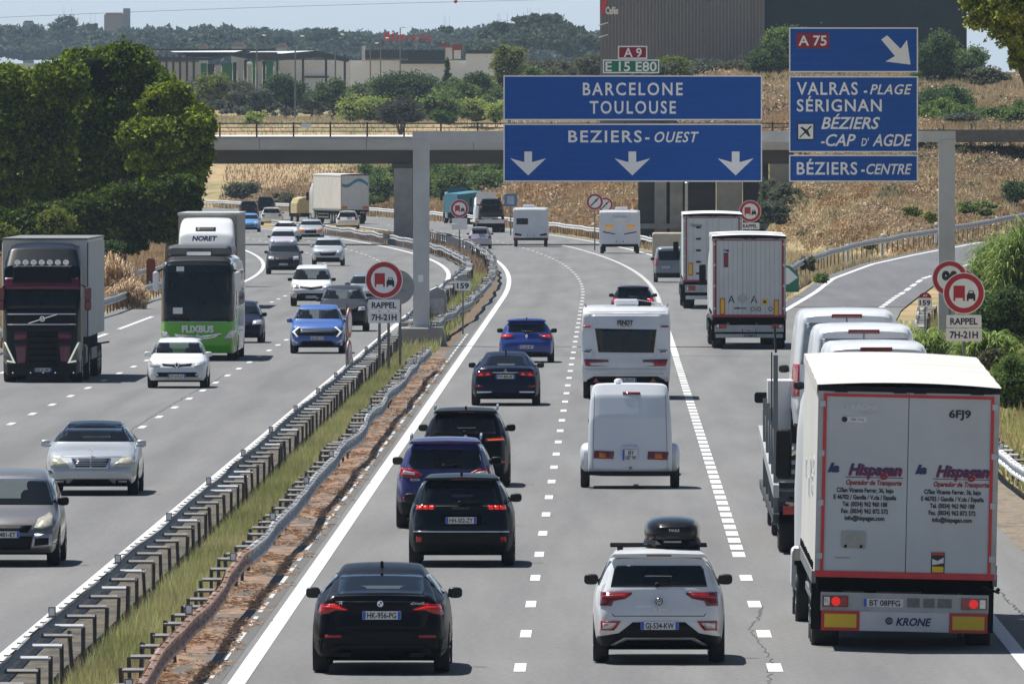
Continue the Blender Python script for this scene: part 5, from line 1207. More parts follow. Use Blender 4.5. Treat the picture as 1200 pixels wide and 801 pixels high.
for i in range(7):
    a = 82 + i * 40; mb = MB(); mb.lathe([(-.06, .03), (-.02, .085), (0, .09), (.008, .08), (.012, 0.001)], (lx(a), -.5, lz(158)), 'y', 14); q = mb.build('spotlight', M_CHROME, kv); MB().prism(disc(lx(a), lz(158), .07, 12), 'y', -.488, -.484).build('lamp_lens', M_LENS, q)
MB().cyl((lx(60), -.56, lz(178)), (lx(350), -.56, lz(178)), .025, n=8).build('lamp_bar', M_CHROME, kv)
plate(kv, lx(211), .03, lz(688), 'GR-261-MC', 'front')
for i, a in enumerate((62, 150, 212, 272, 362)): MB().prism(disc(lx(a), lz(702), .02, 8), 'y', -.01, .015).build('marker_lamp', M_DRL, kv)
for s, xx in ((1, lx(2)), (-1, lx(432))):
    mb = MB(); mb.prism(rrect(xx, lz(315), .2, .42, .06), 'y', -.45, -.25, bev=.03); mb.build('door_mirror', M_MAROON, kv); mb = MB(); mb.prism(rrect(xx, lz(370), .2, .3, .06), 'y', -.45, -.25, bev=.03); mb.build('door_mirror', M_MAROON, kv)
    MB().bar((xx, -.35, lz(285)), (xx * .86, -.4, lz(270)), .04, .04).build('mirror_arm', M_BLACK, kv)
tr = MB(); zt, zb_ = lz(50), lz(530)
tr.box(-1.27, 1.27, -15.9, -2.4, zb_, zt); tr.build('cargo_box', M_TWHITE, kv)
for s in (-1, 1):
    mb = MB(); n = 46
    for i in range(n): y0, y1 = -2.5 - 13.3 * i / n, -2.5 - 13.3 * (i + 1) / n; d = .02 * (1 if i % 2 else -1); mb.add([(s * 1.285 + d, y0, zb_), (s * 1.285 - d, y1, zb_), (s * 1.285 - d, y1, zt - .08), (s * 1.285 + d, y0, zt - .08)], [(0, 1, 2, 3)])
    mb.build('side_curtain', M_CURTG, kv)
    for yy in (-12.2, -13.5, -14.8): wheel(kv, s * 1.05, yy, .5, .385, 8)
    wheel(kv, s * 1.0, -1.35, .5, .36, 8); wheel(kv, s * .95, -5.0, .5, .6, 8)
    MB().prism(rrect(s * 1.08, .8, .3, .6, .1), 'y', -4.0, -2.6).build('fuel_tank', M_POST, kv); MB().box(s * 1.24 - .02, s * 1.24 + .02, -10.8, -6.4, .6, .95).build('side_guard', M_POST, kv)
MB().box(-1.3, 1.3, -15.95, -2.35, zt, zt + .06).build('roof_rail', M_POST, kv)
for a in (65, 350): text('GLOBE', .09, (lx(a), -2.38, lz(85)), M_NAVYI, kv, 'front', width=.34)
MB().box(-1.1, 1.1, -15.6, -.6, .5, zb_).build('chassis', M_DARK, kv)
MB().bar((-1.15, -15.9, .95), (-1.45, -15.7, 1.0), .05, .05).build('rear_lamp_arm', M_BLACK, kv)

# -- green coach
X0, Y0 = oncoming(231.7, 455.5)
kb = empty('coach', (X0, Y0, 0), PI, label='green and white long-distance coach with FLIXBUS lettering', cat='coach')
bz = lambda py: CH - (235 + py / 3.56 - VY) * 455.5 / F
bxx = lambda px: -((165 + px / 3.56) - 231.7) * 455.5 / F
BP = lambda pts: [(bxx(a), bz(b)) for a, b in pts]
Lb = 13.0
bm = hull([(-Lb / 2, .4), (-Lb / 2, 3.3), (-Lb / 2 + .3, bz(236)), (Lb / 2 - 1.1, bz(232)), (Lb / 2 - .45, bz(248)), (Lb / 2 - .2, bz(300)), (Lb / 2 - .05, bz(430)), (Lb / 2, bz(520)), (Lb / 2, bz(600)), (Lb / 2 - .1, bz(636))] + arch(Lb / 2 - 2.6, .58, .32) + arch(-Lb / 2 + 3.2, .58, .32),
          2.56, [(.08, .98), (.25, 1.0), (.7, .995), (.9, .95), (1, .88)], 3.45, Lb, ny=26, nz=20, topr=.22, crown=.04, front_bow=.12, endr=.22)
region(bm, kb, 'roof_mask', BP([(70, 300), (410, 300), (410, 225), (70, 225)]), 'front', M_BLACK, .004, dmin=Lb / 2 - 1.4, skirt=False)
region(bm, kb, 'windscreen', BP([(80, 504), (396, 504), (390, 262), (86, 262)]), 'front', M_GLASSD, .012, dmin=Lb / 2 - 1.2)
region(bm, kb, 'green_nose', BP([(60, 700), (420, 700), (420, 506), (60, 506)]), 'front', M_GREEN, .006, dmin=Lb / 2 - .9, skirt=False)
region(bm, kb, 'grille_chrome', BP([(138, 552), (190, 561), (238, 564), (290, 559), (338, 550), (334, 562), (296, 574), (238, 579), (180, 576), (142, 564)]), 'front', M_CHROME, .016, dmin=Lb / 2 - .6)
region(bm, kb, 'grille_gap', BP([(150, 561), (200, 568), (238, 570), (280, 567), (326, 559), (290, 569), (238, 574), (190, 571)]), 'front', M_BLACK, .022, dmin=Lb / 2 - .6)
for pts in ([(84, 545), (112, 548), (128, 572), (98, 574)], [(396, 538), (372, 540), (346, 574), (378, 580)]): region(bm, kb, 'headlight', BP(pts), 'front', M_LENS, .014, dmin=Lb / 2 - .9)
region(bm, kb, 'side_window', [(-6, 1.75), (5.6, 1.75), (5.6, 2.95), (-6, 2.95)], 'left', M_GLASSD, .006, mirror=True)
region(bm, kb, 'green_side', [(1.5, .4), (6.4, .4), (6.4, 1.7), (2.5, 1.7)], 'left', M_GREEN, .005, mirror=True, skirt=False)
finish(bm, 'body', WHT, kb)
for ch in list(kb.children):
    ch.location.y -= Lb / 2
text('FLIXBUS', .21, (bxx(237), .02, bz(535)), M_WHITE, kb, 'front', width=1.05, bold=.05)
for a in (135, 155):
    pass
MB().box(bxx(174), bxx(134), .015, .022, bz(472), bz(446)).build('paper_notice', M_WHITE, kb); MB().box(bxx(180), bxx(148), -.02, -.012, bz(295), bz(275)).build('destination_card', M_PLATE, kb)
mb = MB(); mb.lathe([(0, .09), (.015, .085), (0, .075)], (bxx(237), .03, bz(560)), 'y', 20)
for a in (90, 210, 330): mb.bar((bxx(237), .035, bz(560)), (bxx(237) + .085 * math.cos(R(a)), .035, bz(560) + .085 * math.sin(R(a))), .015, .015)
mb.build('badge', M_CHROME, kb)
mb = MB(); mb.prism(rrect(0, bz(212), 2.15, .36, .14), 'y', -7, -1.6, bev=.08); mb.build('roof_unit', mat('dark grey shell', (.07, .075, .08), .4), kb)
mb = MB(); mb.prism(rrect(0, bz(222), .8, .12, .04), 'y', -1.5, -1.1); mb.build('roof_lamp', M_CHROME, kb)
for (a, b) in ((50, 76), (392, 418)):
    cx = bxx((a + b) / 2); mb = MB(); mb.prism(rrect(cx, bz(336), .2, .66, .08), 'y', .05, .28, bev=.04); mb.build('door_mirror', WHT, kb)
    MB().bar((cx, .15, bz(298)), (cx * .84, -.1, bz(285)), .06, .06).build('mirror_arm', M_BLACK, kb)
for s in (-1, 1):
    for yy in (-2.6, -9.8): wheel(kb, s * 1.08, yy, .5, .36, 8)
for s in (-1, 1): MB().bar((s * .25, .03, bz(500)), (s * .9, .0, bz(490)), .03, .03).build('windscreen_wiper', M_BLACK, kb)
MB().box(-1.15, 1.15, -12.8, -.4, .35, .5).build('underbody', M_DARK, kb)

# -- white cab lorry behind the coach
X0, Y0 = oncoming(241.5, 600)
kw = empty('lorry', (X0, Y0, 0), PI, label='white lorry cab with tall roof deflector showing above the green coach', cat='lorry')
Z = lambda py: CH - (235 + py / 3.56 - VY) * 600 / F
XX = lambda px: -((165 + px / 3.56) - 241.5) * 600 / F
bm = hull([(-1.1, .5), (-1.1, Z(80)), (-.8, Z(72)), (-.2, Z(85)), (.5, Z(140)), (.8, Z(188)), (1.05, Z(300)), (1.1, 1.2), (1.05, .35), (.4, .35), (.3, .9), (-.5, .9)], 2.45, [(.1, .98), (.5, 1), (.8, .98), (1, .92)], Z(72), 2.2, ny=8, nz=18, topr=.15)
rg = region(bm, kw, 'air_vent', [(XX(226), Z(128)), (XX(310), Z(128)), (XX(310), Z(112)), (XX(226), Z(112))], 'front', M_BLACK, .01) + region(bm, kw, 'windscreen', [(XX(165), Z(330)), (XX(385), Z(330)), (XX(380), Z(225)), (XX(170), Z(225))], 'front', M_GLASSD, .01)
rg.append(finish(bm, 'cab', WHT, kw))
for o in rg:
    if o: o.location.y = -1.1
text('NORET', .2, (XX(265), -.38, Z(158)), M_NAVYI, kw, 'front', width=1.1, bold=.05, shear=.2)
mb = MB(); mb.box(-1.28, 1.28, -16, -2.5, 1.1, Z(62)); mb.build('cargo_box', mat('brown grey box', (.25, .23, .2), .6, var=.15), kw)
MB().box(-1.32, 1.32, -16.05, -2.45, Z(62), Z(52)).build('roof_rail', M_CURTG, kw)
MB().box(-1.1, 1.1, -15.8, -.6, .5, 1.1).build('chassis', M_DARK, kw)
for s in (-1, 1):
    for yy in (-1.3, -5, -12.5, -13.8): wheel(kw, s * 1.02, yy, .5, .38, 8)

# -- caravans
def caravan(label, x, y, W, H, L=6.5, hy=None):
    r = empty('caravan', (x, y, 0), label=label, cat='caravan'); return r
x, y = G(733.7, 467.5)
kc = caravan('large white caravan with wide dark rear window and FENDT lettering', x, y - .6, 2.5, 2.6)
cz = lambda py: CH - (320 + py / 3.08 - VY) * (y - .6) / F
cx_ = lambda px: ((670 + px / 3.08) - 733.7) * y / F
CP = lambda pts: [(cx_(a), cz(b)) for a, b in pts]
Lc = 6.6
bm = hull([(-Lc / 2 + .12, .5), (-Lc / 2 + .02, .62), (-Lc / 2, .8), (-Lc / 2, 1.0), (-Lc / 2 + .08, 1.35), (-Lc / 2 + .12, 2.0), (-Lc / 2 + .22, 2.4), (-Lc / 2 + .45, cz(122)), (Lc / 2 - .7, cz(122)), (Lc / 2 - .2, 1.9), (Lc / 2, 1.0), (Lc / 2 - .1, .5)], 2.5, [(.15, .97), (.35, 1.0), (.8, .995), (1, .965)], cz(122), Lc, ny=18, nz=18, topr=.05, crown=.02, bow=.04, endr=.07, plan=.01)
region(bm, kc, 'rear_panel', CP([(85, 302), (300, 302), (322, 152), (72, 152)]), 'rear', M_BW, .03, dmin=Lc / 2 - 1)
region(bm, kc, 'rear_window', CP([(97, 286), (296, 288), (306, 204), (84, 200)]), 'rear', M_GLASSD, .045, dmin=Lc / 2 - 1)
for pts in ([(44, 310), (132, 313), (134, 320), (60, 324), (70, 332), (130, 336), (52, 335)],): 
    region(bm, kc, 'tail_light', CP(pts), 'rear', M_REDD, .02, dmin=Lc / 2 - 1); region(bm, kc, 'tail_light', CP([(390 - a, b) for a, b in pts]), 'rear', M_REDD, .02, dmin=Lc / 2 - 1)
region(bm, kc, 'tail_light_bar', CP([(290, 318), (336, 316), (338, 332), (300, 335)]), 'rear', M_RED, .024, dmin=Lc / 2 - 1); region(bm, kc, 'tail_light_bar', CP([(48, 314), (62, 316), (66, 334), (50, 332)]), 'rear', M_RED, .024, dmin=Lc / 2 - 1)
region(bm, kc, 'bumper_ledge', CP([(60, 362), (330, 362), (330, 352), (60, 352)]), 'rear', M_BW, .05, dmin=Lc / 2 - 1)
for a in (42, 322): region(bm, kc, 'marker_lamp', CP([(a, 196), (a + 26, 196), (a + 26, 190), (a, 190)]), 'rear', M_RED, .03, dmin=Lc / 2 - 1)
for a in (42, 312): region(bm, kc, 'grab_handle', CP([(a, 290), (a + 32, 290), (a + 32, 276), (a, 276)]), 'rear', M_CHROME, .03, dmin=Lc / 2 - 1); 
for a in (47, 317): region(bm, kc, 'handle_recess', CP([(a, 287), (a + 22, 287), (a + 22, 280), (a, 280)]), 'rear', M_POST, .034, dmin=Lc / 2 - 1)
region(bm, kc, 'body_seam', CP([(48, 345), (342, 345), (342, 343), (48, 343)]), 'rear', M_POST, .004, dmin=Lc / 2 - 1, skirt=False)
region(bm, kc, 'body_seam', CP([(52, 140), (338, 140), (338, 138.5), (52, 138.5)]), 'rear', M_POST, .004, dmin=Lc / 2 - 1, skirt=False)
region(bm, kc, 'lower_skirt', CP([(45, 440), (345, 440), (335, 385), (310, 372), (80, 372), (55, 385)]), 'rear', M_BLACK, .012, dmin=Lc / 2 - 1)
finish(bm, 'body', M_BW, kc)
for ch in list(kc.children): ch.location.y += Lc / 2
text('FENDT', .125, (cx_(193), .03, cz(178)), M_INK, kc, width=.44, bold=.05); text('CARAVAN', .05, (cx_(193), .03, cz(191)), M_POST, kc, width=.3, bold=.02)
for a in (88, 293): MB().prism([(cx_(a - 11), cz(393)), (cx_(a + 11), cz(393)), (cx_(a), cz(377))], 'y', -.09, -.06).build('triangle_reflector', M_RED, kc)
plate(kc, cx_(200), -.05, cz(385), 'DX-070-HT')
for s in (-1, 1): wheel(kc, s * 1.1, 2.6 if s > 0 else 2.0, .33, .2); 
MB().box(-1.1, 1.1, .1, 6.3, .4, .5).build('chassis', M_DARK, kc)
mb = MB(); mb.prism(rrect(cx_(197), cz(108), .68, .18, .06), 'y', 2.0, 2.7, bev=.03); mb.build('roof_vent', M_BW, kc)
mb = MB(); mb.obox((cx_(282), 3.2, cz(110)), (.34, 0, -.05), (0, .4, 0), (.004, 0, .03)); mb.build('roof_hatch', M_BW, kc); mb = MB(); mb.obox((cx_(262), 3.1, cz(115)), (.2, 0, -.03), (0, .35, 0), (0, 0, .07)); mb.build('hatch_frame', M_BLACK, kc)
for a in (48, 348): MB().bar((cx_(a) * .97, .15, cz(122)), (cx_(a), .15, cz(110)), .03, .05).build('corner_fin', M_BW, kc)

# white moulded pod trailer
x, y = G(738.3, 572)
kp = empty('pod_trailer', (x, y - .3, 0), label='white moulded pod trailer with square two-line plate, second lane', cat='trailer')
pz = lambda py: CH - (320 + py / 3.08 - VY) * (y - .3) / F
ppx = lambda px: ((670 + px / 3.08) - 738.3) * (y - .3) / F
Lp = 2.9
bm = hull([(-1.40, .34), (-1.45, .45), (-1.45, pz(680)), (-1.42, pz(640)), (-1.30, pz(520)), (-1.12, pz(440)), (-.95, pz(402)), (.3, pz(400)), (1.0, 1.8), (1.4, 1.1), (1.45, .5), (1.3, .34)], 1.74, [(.15, .99), (.45, 1.0), (.62, .985), (.8, .955), (1, .90)], pz(400), Lp, ny=14, nz=20, topr=.10, crown=.02, endr=.16, bow=.05, plan=.0)
for pts in ([(80, 668), (150, 670), (153, 643), (82, 640)], [(273, 671), (345, 674), (348, 645), (275, 643)]): region(bm, kp, 'tail_light', [(ppx(a), pz(b)) for a, b in pts], 'rear', M_REDD, .02)
for pts in ([(100, 664), (124, 665), (124, 648), (100, 647)], [(300, 668), (326, 669), (326, 650), (300, 649)]): region(bm, kp, 'lamp_lens', [(ppx(a), pz(b)) for a, b in pts], 'rear', M_ORANGE, .024)
region(bm, kp, 'brake_light', [(ppx(a), pz(b)) for a, b in [(184, 438), (247, 439), (247, 431), (184, 430)]], 'rear', M_REDD, .014)
region(bm, kp, 'door_seam', [(ppx(a), pz(b)) for a, b in [(78, 728), (348, 728), (348, 724), (78, 724)]], 'rear', M_POST, .003, skirt=False)
for sx in (-1, 1): region(bm, kp, 'shell_seam', [(sx * .765, .42), (sx * .775, .42), (sx * .74, 1.95), (sx * .73, 1.95)], 'rear', M_POST, .003, skirt=False)
region(bm, kp, 'plate_hood', [(ppx(a), pz(b)) for a, b in [(178, 636), (242, 636), (236, 622), (184, 622)]], 'rear', M_DIRTW, .03)
finish(bm, 'shell', M_DIRTW, kp)
for ch in list(kp.children): ch.location.y += 1.45
plate(kp, ppx(210), -.03, pz(656), 'BY', w=.31, h=.22, bands=(1, 0), two=('BY', '187 W'))
MB().cyl((ppx(212), 0, pz(702)), (ppx(212), -.05, pz(702)), .03).build('latch', M_POST, kp)
MB().ell((ppx(168), .9, pz(392)), (.09, .09, .06), 6).build('roof_vent', M_BW, kp)
for s in (-1, 1):
    mb = MB(); mb.ell((s * .88, 1.25, .62), (.16, .62, .30), 10, 0, 3.0); mb.build('fender', M_DIRTW, kp); wheel(kp, s * .93, 1.2, .30, .19)
mb = MB(); mb.prism(rrect(0, .32, 1.9, .08, .03), 'y', -.02, .3); mb.build('rear_sill', M_BLACK, kp); MB().box(-.85, .85, .1, 2.7, .28, .34).build('chassis', M_DARK, kp)
MB().bar((0, 2.7, .35), (0, 4.1, .42), .08, .08).build('drawbar', M_DARK, kp)

# two far caravans
for (px_, py_, top_, W_, lab, opt) in ((726.3, 297, 246, 2.72, 'white caravan with two amber rear panels, right-hand one of the far pair', 1), (622, 289, 243, 2.5, 'white caravan with small dark offset window, left-hand one of the far pair', 0)):
    x, y = G(px_, py_); Ht = CH - (top_ - VY) * y / F; s_ = F / y
    kq = empty('caravan', (x, y, 0), label=lab, cat='caravan'); Lq = 5.5
    bm = hull([(-2.7, .45), (-2.75, .7), (-2.7, 1.3), (-2.6, Ht - .15), (-2.45, Ht), (2.3, Ht), (2.7, 1.2), (2.7, .45)], W_, [(.15, .96), (.3, 1), (1, .97)], Ht, Lq, ny=8, nz=10, topr=.05, endr=.07, bow=.03, plan=0)
    if opt:
        for s in (-1, 1):
            region(bm, kq, 'tail_light', [(s * .45, 1.62), (s * .95, 1.62), (s * .95, 1.86), (s * .45, 1.86)], 'rear', mat('amber panel', (.85, .38, .04), .3, emit=.15), .02); region(bm, kq, 'light_surround', [(s * .3, 1.3), (s * 1.1, 1.45), (s * 1.1, 1.38), (s * .3, 1.24)], 'rear', M_BLACK, .02)
        region(bm, kq, 'rear_window', sq(-.45, .45, 2.05, 2.45), 'rear', M_BW, .03)
    else:
        region(bm, kq, 'rear_window', sq(-1.0, -.2, 1.55, 1.98), 'rear', M_GLASSD, .02)
        for s in (-1, 1): region(bm, kq, 'light_surround', [(s * .6, .86), (s * 1.1, .95), (s * 1.12, .8), (s * .7, .75)], 'rear', M_BLACK, .02); region(bm, kq, 'tail_light', sq(*(sorted((s * .9, s * 1.1)) + [.50, .64])), 'rear', M_RED, .02)
        text('HOBBY', .1, (.75, .02, 1.3), M_LG, kq, width=.4)
    region(bm, kq, 'lower_skirt', sq(-1.2, 1.2, .4, .62), 'rear', M_BLACK, .01)
    finish(bm, 'body', M_BW, kq)
    for ch in list(kq.children): 
        if ch.name.split('.')[0] != 'lettering': ch.location.y += 2.75
    plate(kq, 0, -.03, .8, '', w=.5); MB().prism(rrect(-.15 if not opt else .1, Ht + .1, .8, .2, .05), 'y', 1.5, 2.4).build('roof_vent', M_BW, kq)
    for s in (-1, 1): wheel(kq, s * (W_ / 2 - .2), 1.2, .36, .24)
    for s in (-1, 1): MB().box(s * 1.0 - .08, s * 1.0 + .08, 1.0, 1.1, .1, .5).build('stabiliser', M_DARK, kq)

# -- car transporter with three white vans ahead of the big lorry
kt = empty('car_transporter', (4.13, 240, 0), label='car transporter with open black lattice frame, just ahead of the big grey lorry', cat='lorry')
M_FRM = mat('dark frame steel', (.05, .055, .06), .5, .3, var=.3, scale=8); M_FRG = mat('grey hydraulic post', (.16, .18, .19), .4, .4)
for s in (-1, 1):
    x = s * 1.22
    MB().bar((x, 0, 1.1), (x, 24, 1.65), .10, .22).build('deck_rail', M_STEELB, kt); MB().bar((x, .3, .62), (x, 22, .7), .10, .16).build('side_beam', M_FRM, kt)
    for i, yy in enumerate((.8, 4.2, 8.0, 12.5, 17.0)):
        MB().box(x - .04, x + .04, yy - .06, yy + .06, .5, 3.45 if (i == 0 and s < 0) else 2.4).build('upright', M_FRG, kt)
        if i == 0 and s < 0:
            MB().bar((x - s * .0, yy - .3, 3.5), (x + s * .02, yy - .15, 3.95), .035, .035).build('guide_rod', M_FRM, kt); MB().box(x - .012 + s * .07, x + .012 + s * .07, yy - .1, yy, 2.3, 3.5).build('cable_post', M_FRM, kt)
        MB().bar((x, yy, 1.0), (x, yy + 2.4, 2.1), .05, .06).build('brace', M_FRM, kt); MB().bar((x, yy + 2.0, .7), (x, yy + .2, 1.9), .04, .05).build('brace', M_FRM, kt)
        hz_ = MB(); hz_.bar((x, yy + .4, 1.55), (x - s * .35, yy + .9, 1.75), .05, .05); hz_.build('wheel_strap', M_CHROME, kt)
    for yy in (1.6, 2.9, 12.0, 18.5): wheel(kt, s * 1.0, yy, .42, .32, 8)
    MB().prism(rrect(s * 1.08, .85, .3, .5, .06), 'y', 4.2, 6.8, bev=.03).build('tool_box', M_POST, kt); MB().prism(rrect(s * 1.05, .75, .35, .55, .08), 'y', 8.4, 10.6, bev=.03).build('fuel_tank', M_FRM, kt)
    MB().prism(rrect(s * 1.10, 1.52, .2, .22, .05), 'y', 1.0, 1.6).build('winch_cover', mat('blue plastic', (.03, .15, .45), .5), kt)
    MB().prism(rrect(s * 1.25, 2.35, .26, .2, .05), 'y', 20.5, 20.7).build('door_mirror', M_BLACK, kt)
for yy in (.2, 3.5, 7, 11, 15, 19): MB().box(-1.2, 1.2, yy, yy + .25, 1.0 + yy * .02, 1.1 + yy * .02).build('deck_plate', M_FRM, kt)
MB().box(-1.15, 1.15, 0, 22, .55, .75).build('chassis', M_DARK, kt); MB().box(-1.15, 1.15, 18.6, 20.6, .6, 2.7).build('cab', M_TWHITE, kt)
for s in (-1, 1): MB().box(s * .9 - .2, s * .9 + .2, -.05, 0, .7, .85).build('tail_light', M_RED, kt)
VT = [(.02, .12), (.004, .2), (0, .3), (.004, .45), (.008, .6), (.012, .86), (.018, .955), (.04, .99), (.3, 1.0), (.68, 1.0), (.76, .97), (.80, .92), (.90, .58), (.94, .5), (.985, .40), (1, .28), (.995, .16), (.97, .12)]
VW = [(.1, .96), (.3, 1.0), (.5, .985), (.75, .935), (.95, .875), (1.0, .85)]
for i, (px_, d, py_, lab) in enumerate(((992.5, 257.5, 362.5, 'white panel van on the transporter, farthest and highest of the three'), (1012.5, 250.4, 380.5, 'white panel van on the transporter, between the other two vans'), (1027, 243.3, 401, 'white panel van on the transporter, lowest one, just over the lorry roof'))):
    p = at(px_, py_, d); H_ = 2.52
    c = car(lab, p.x, d, 'van', 5.6, 2.08, H_, M_BW, cat='van', top=VT, wtab=VW, z=p.z - H_, mirror_m=M_BLACK, mirz=1.35, glass='none', wr=.35, lower=.15,
            rear={'parts': [('rear_window', [(-.80, 1.55), (-.02, 1.55), (-.02, 2.22), (-.74, 2.22)], mat('pale van glass', (.22, .27, .31), .08, var=.1), {'mirror': True, 'off': .010}), ('brake_light', sq(-.28, .28, 2.36, 2.41), M_REDD, {'off': .03}),
                            ('window_rubber', [(-.86, 1.5), (.86, 1.5), (.79, 2.27), (-.79, 2.27)], mat('grey rubber seam', (.25, .27, .29), .6), {'off': .004}), ('tail_light', sq(.88, 1.03, .9, 1.5), M_RED, {'mirror': True, 'off': .012}), ('door_seam', sq(-.008, .008, .4, 2.4), M_BLACK, {'off': .012})]})
    region_dummy = None
# ================================================================ gantry and signs
M_SBLUE = mat('sign blue', (0.003, 0.085, 0.40), 0.4, var=0.06, scale=2.0, spec=.3)
M_SWHITE = mat('sign white', (0.88, 0.89, 0.9), 0.4, var=0.04)
M_SRED = mat('sign red', (0.46, 0.012, 0.02), 0.4, var=0.05); M_SDRED = mat('motorway red', (0.30, 0.008, 0.03), 0.4, var=0.05)
M_SGREEN = mat('sign green', (0.01, 0.20, 0.11), 0.4, var=0.05)
M_SBACK = mat('sign back grey', (0.33, 0.34, 0.35), 0.55, 0.3, var=.08)
M_GPOST = mat('gantry steel', (0.52, 0.54, 0.55), 0.5, 0.15, var=0.08, scale=1.5, dirt=(.3, .29, .27), dirt_amt=.35)
GD = 490.0; gk = GD / F
def gx(px): return (px - VX) * gk
def gz(py): return CH - (py - VY) * gk
gan = empty('sign_gantry', (gx(493.5), GD, 0), label='grey steel portal gantry spanning the fast and slow lanes behind the blue signs', cat='gantry')
g0 = gx(493.5)
def gb(x0, x1, y0, y1, z0, z1): return MB().box(x0 - g0, x1 - g0, y0, y1, z0, z1)
for (a, b) in ((484, 503), (1100, 1119)):
    zb_ = .66 if a < 600 else -.1
    mb = gb(gx(a), gx(b), 0, .6, zb_, gz(155)); o = mb.build('post', M_GPOST, gan)
    gb(gx(a) - .12, gx(b) + .12, -.12, .72, zb_ - .01, zb_ + .04).build('base_plate', M_GPOST, gan)
    for q in (-.05, .62): gb(gx(a) - .08, gx(a) - .03, q, q + .05, zb_ + .04, zb_ + .12).build('anchor_bolt', M_POST, gan); gb(gx(b) + .03, gx(b) + .08, q, q + .05, zb_ + .04, zb_ + .12).build('anchor_bolt', M_POST, gan)
gb(gx(484) - .02, gx(1119) + .02, -.02, .62, gz(166.5), gz(153.5)).build('beam', M_GPOST, gan)
for a in (484, 1105): gb(gx(a) - .04, gx(a + 14) + .04, -.06, -.02, gz(169), gz(164)).build('flange', M_GPOST, gan)
gb(gx(490), gx(496), -.012, 0, gz(330), gz(322)).build('inspection_plate', M_SWHITE, gan)
mb = MB(); mb.prism([(-.95, -.1), (.95, -.1), (.75, .65), (-.8, .65)], 'y', -.6, 1.2, bev=.04); mb.build('footing', M_LEAD, gan)
def sign(label, x0, y0, x1, y1, col=M_SBLUE, plank=0.30, dy=-.25, radius=.04):
    X0, X1, Z0, Z1 = gx(x0), gx(x1), gz(y1), gz(y0); cx = (X0 + X1) / 2
    r = empty('road_sign', (cx, GD + dy, Z0), label=label, cat='road sign'); w = (X1 - X0) / 2; h = Z1 - Z0
    n = max(1, round(h / plank)); e = .045
    for i in range(n):
        a, b = e * .6 + (h - 1.2 * e) * i / n, e * .6 + (h - 1.2 * e) * (i + 1) / n
        MB().box(-w + e * .6, w - e * .6, 0, .02, a + (.0015 if i else 0), b - (.0015 if i < n - 1 else 0)).build('plank', col, r)
    MB().box(-w + .01, w - .01, .021, .03, .01, h - .01).build('back_sheet', M_SBACK, r)
    f = MB(); f.box(-w, w, -.008, .03, 0, e); f.box(-w, w, -.008, .03, h - e, h); f.box(-w, -w + e, -.0081, .031, 0, h); f.box(w - e, w, -.0081, .031, 0, h); q = f.build('white_border', M_SWHITE, r); q['kind'] = 'stuff'
    for u in (-.7, 0, .7): MB().box(w * u - .05, w * u + .05, .031, .22, 0.05, h - .05).build('bracket', M_GPOST, r)
    r['sx'] = cx; return r, cx, Z0
def stext(S, s, x0, x1, ytop, ybot, shear=0.0, m=None, bold=.018, spacing=1.0):
    r, cx, Z0 = S; size = gz(ytop) - gz(ybot)
    text(s, size, (gx((x0 + x1) / 2) - cx, -.012, gz((ytop + ybot) / 2) - Z0), m or M_SWHITE, r, width=gx(x1) - gx(x0), bold=bold, shear=shear, spacing=spacing)
def spoly(S, pts, m=None, name='arrow', t=(-.016, -.010)):
    r, cx, Z0 = S; return MB().prism([(gx(a) - cx, gz(b) - Z0) for a, b in pts], 'y', t[0], t[1]).build(name, m or M_SWHITE, r)
S = sign('long blue panel reading BARCELONE TOULOUSE', 590, 88.5, 893, 141)
stext(S, 'BARCELONE', 683, 800, 97, 111.5, spacing=1.25); stext(S, 'TOULOUSE', 691, 792, 118.5, 133, spacing=1.25)
S = sign('long blue panel reading BEZIERS-OUEST with three white down arrows', 590, 145, 893, 213)
stext(S, 'BEZIERS', 666, 752, 153, 166.5, spacing=1.2); stext(S, '-', 756, 761, 153, 166.5); stext(S, 'OUEST', 767, 819, 154.5, 166.5, shear=.28, spacing=1.15)
for cx in (619, 741, 862): spoly(S, [(cx - 21, 185.5), (cx - 4.5, 190), (cx - 4.5, 177.5), (cx + 4.5, 177.5), (cx + 4.5, 190), (cx + 21, 185.5), (cx, 205.5)])
S = sign('small dark red panel reading A 9 on top of the gantry signs', 724, 54, 758.5, 69.3, M_SDRED, 1); stext(S, 'A 9', 731, 752, 56.5, 67)
S = sign('small green panel reading E 15 E80', 706.5, 70, 772.5, 86, M_SGREEN, 1); stext(S, 'E 15 E80', 709.5, 769.5, 72.5, 83.5)
S = sign('blue panel with red A 75 badge and diagonal white arrow, topmost at right', 924.5, 32.5, 1075.5, 85)
q = spoly(S, [(933, 57), (971.5, 57), (971.5, 39), (933, 39)], M_SDRED, 'red_badge'); r = q; stext(S, 'A 75', 935.5, 968.5, 42, 53.5)
for ch in list(S[0].children):
    if ch.name.startswith('lettering'): ch.location.y = -.024
spoly(S, [(1032.3, 46.7), (1039.3, 41.7), (1055, 57.5), (1062.5, 47), (1066.7, 76), (1037.3, 72.3), (1048.5, 66)])
S = sign('blue panel reading VALRAS-PLAGE SERIGNAN BEZIERS CAP D AGDE with an aeroplane', 924.5, 89.5, 1075.5, 178.5)
stext(S, 'VALRAS', 933.5, 1005, 96.5, 111, spacing=1.15); stext(S, '-', 1012, 1016, 98, 112); stext(S, 'PLAGE', 1019, 1068.5, 99, 110.5, shear=.28, spacing=1.1)
stext(S, 'SÉRIGNAN', 933.5, 1033, 116.5, 130.5, spacing=1.15); stext(S, 'BÉZIERS', 962, 1031, 137.3, 151, shear=.28)
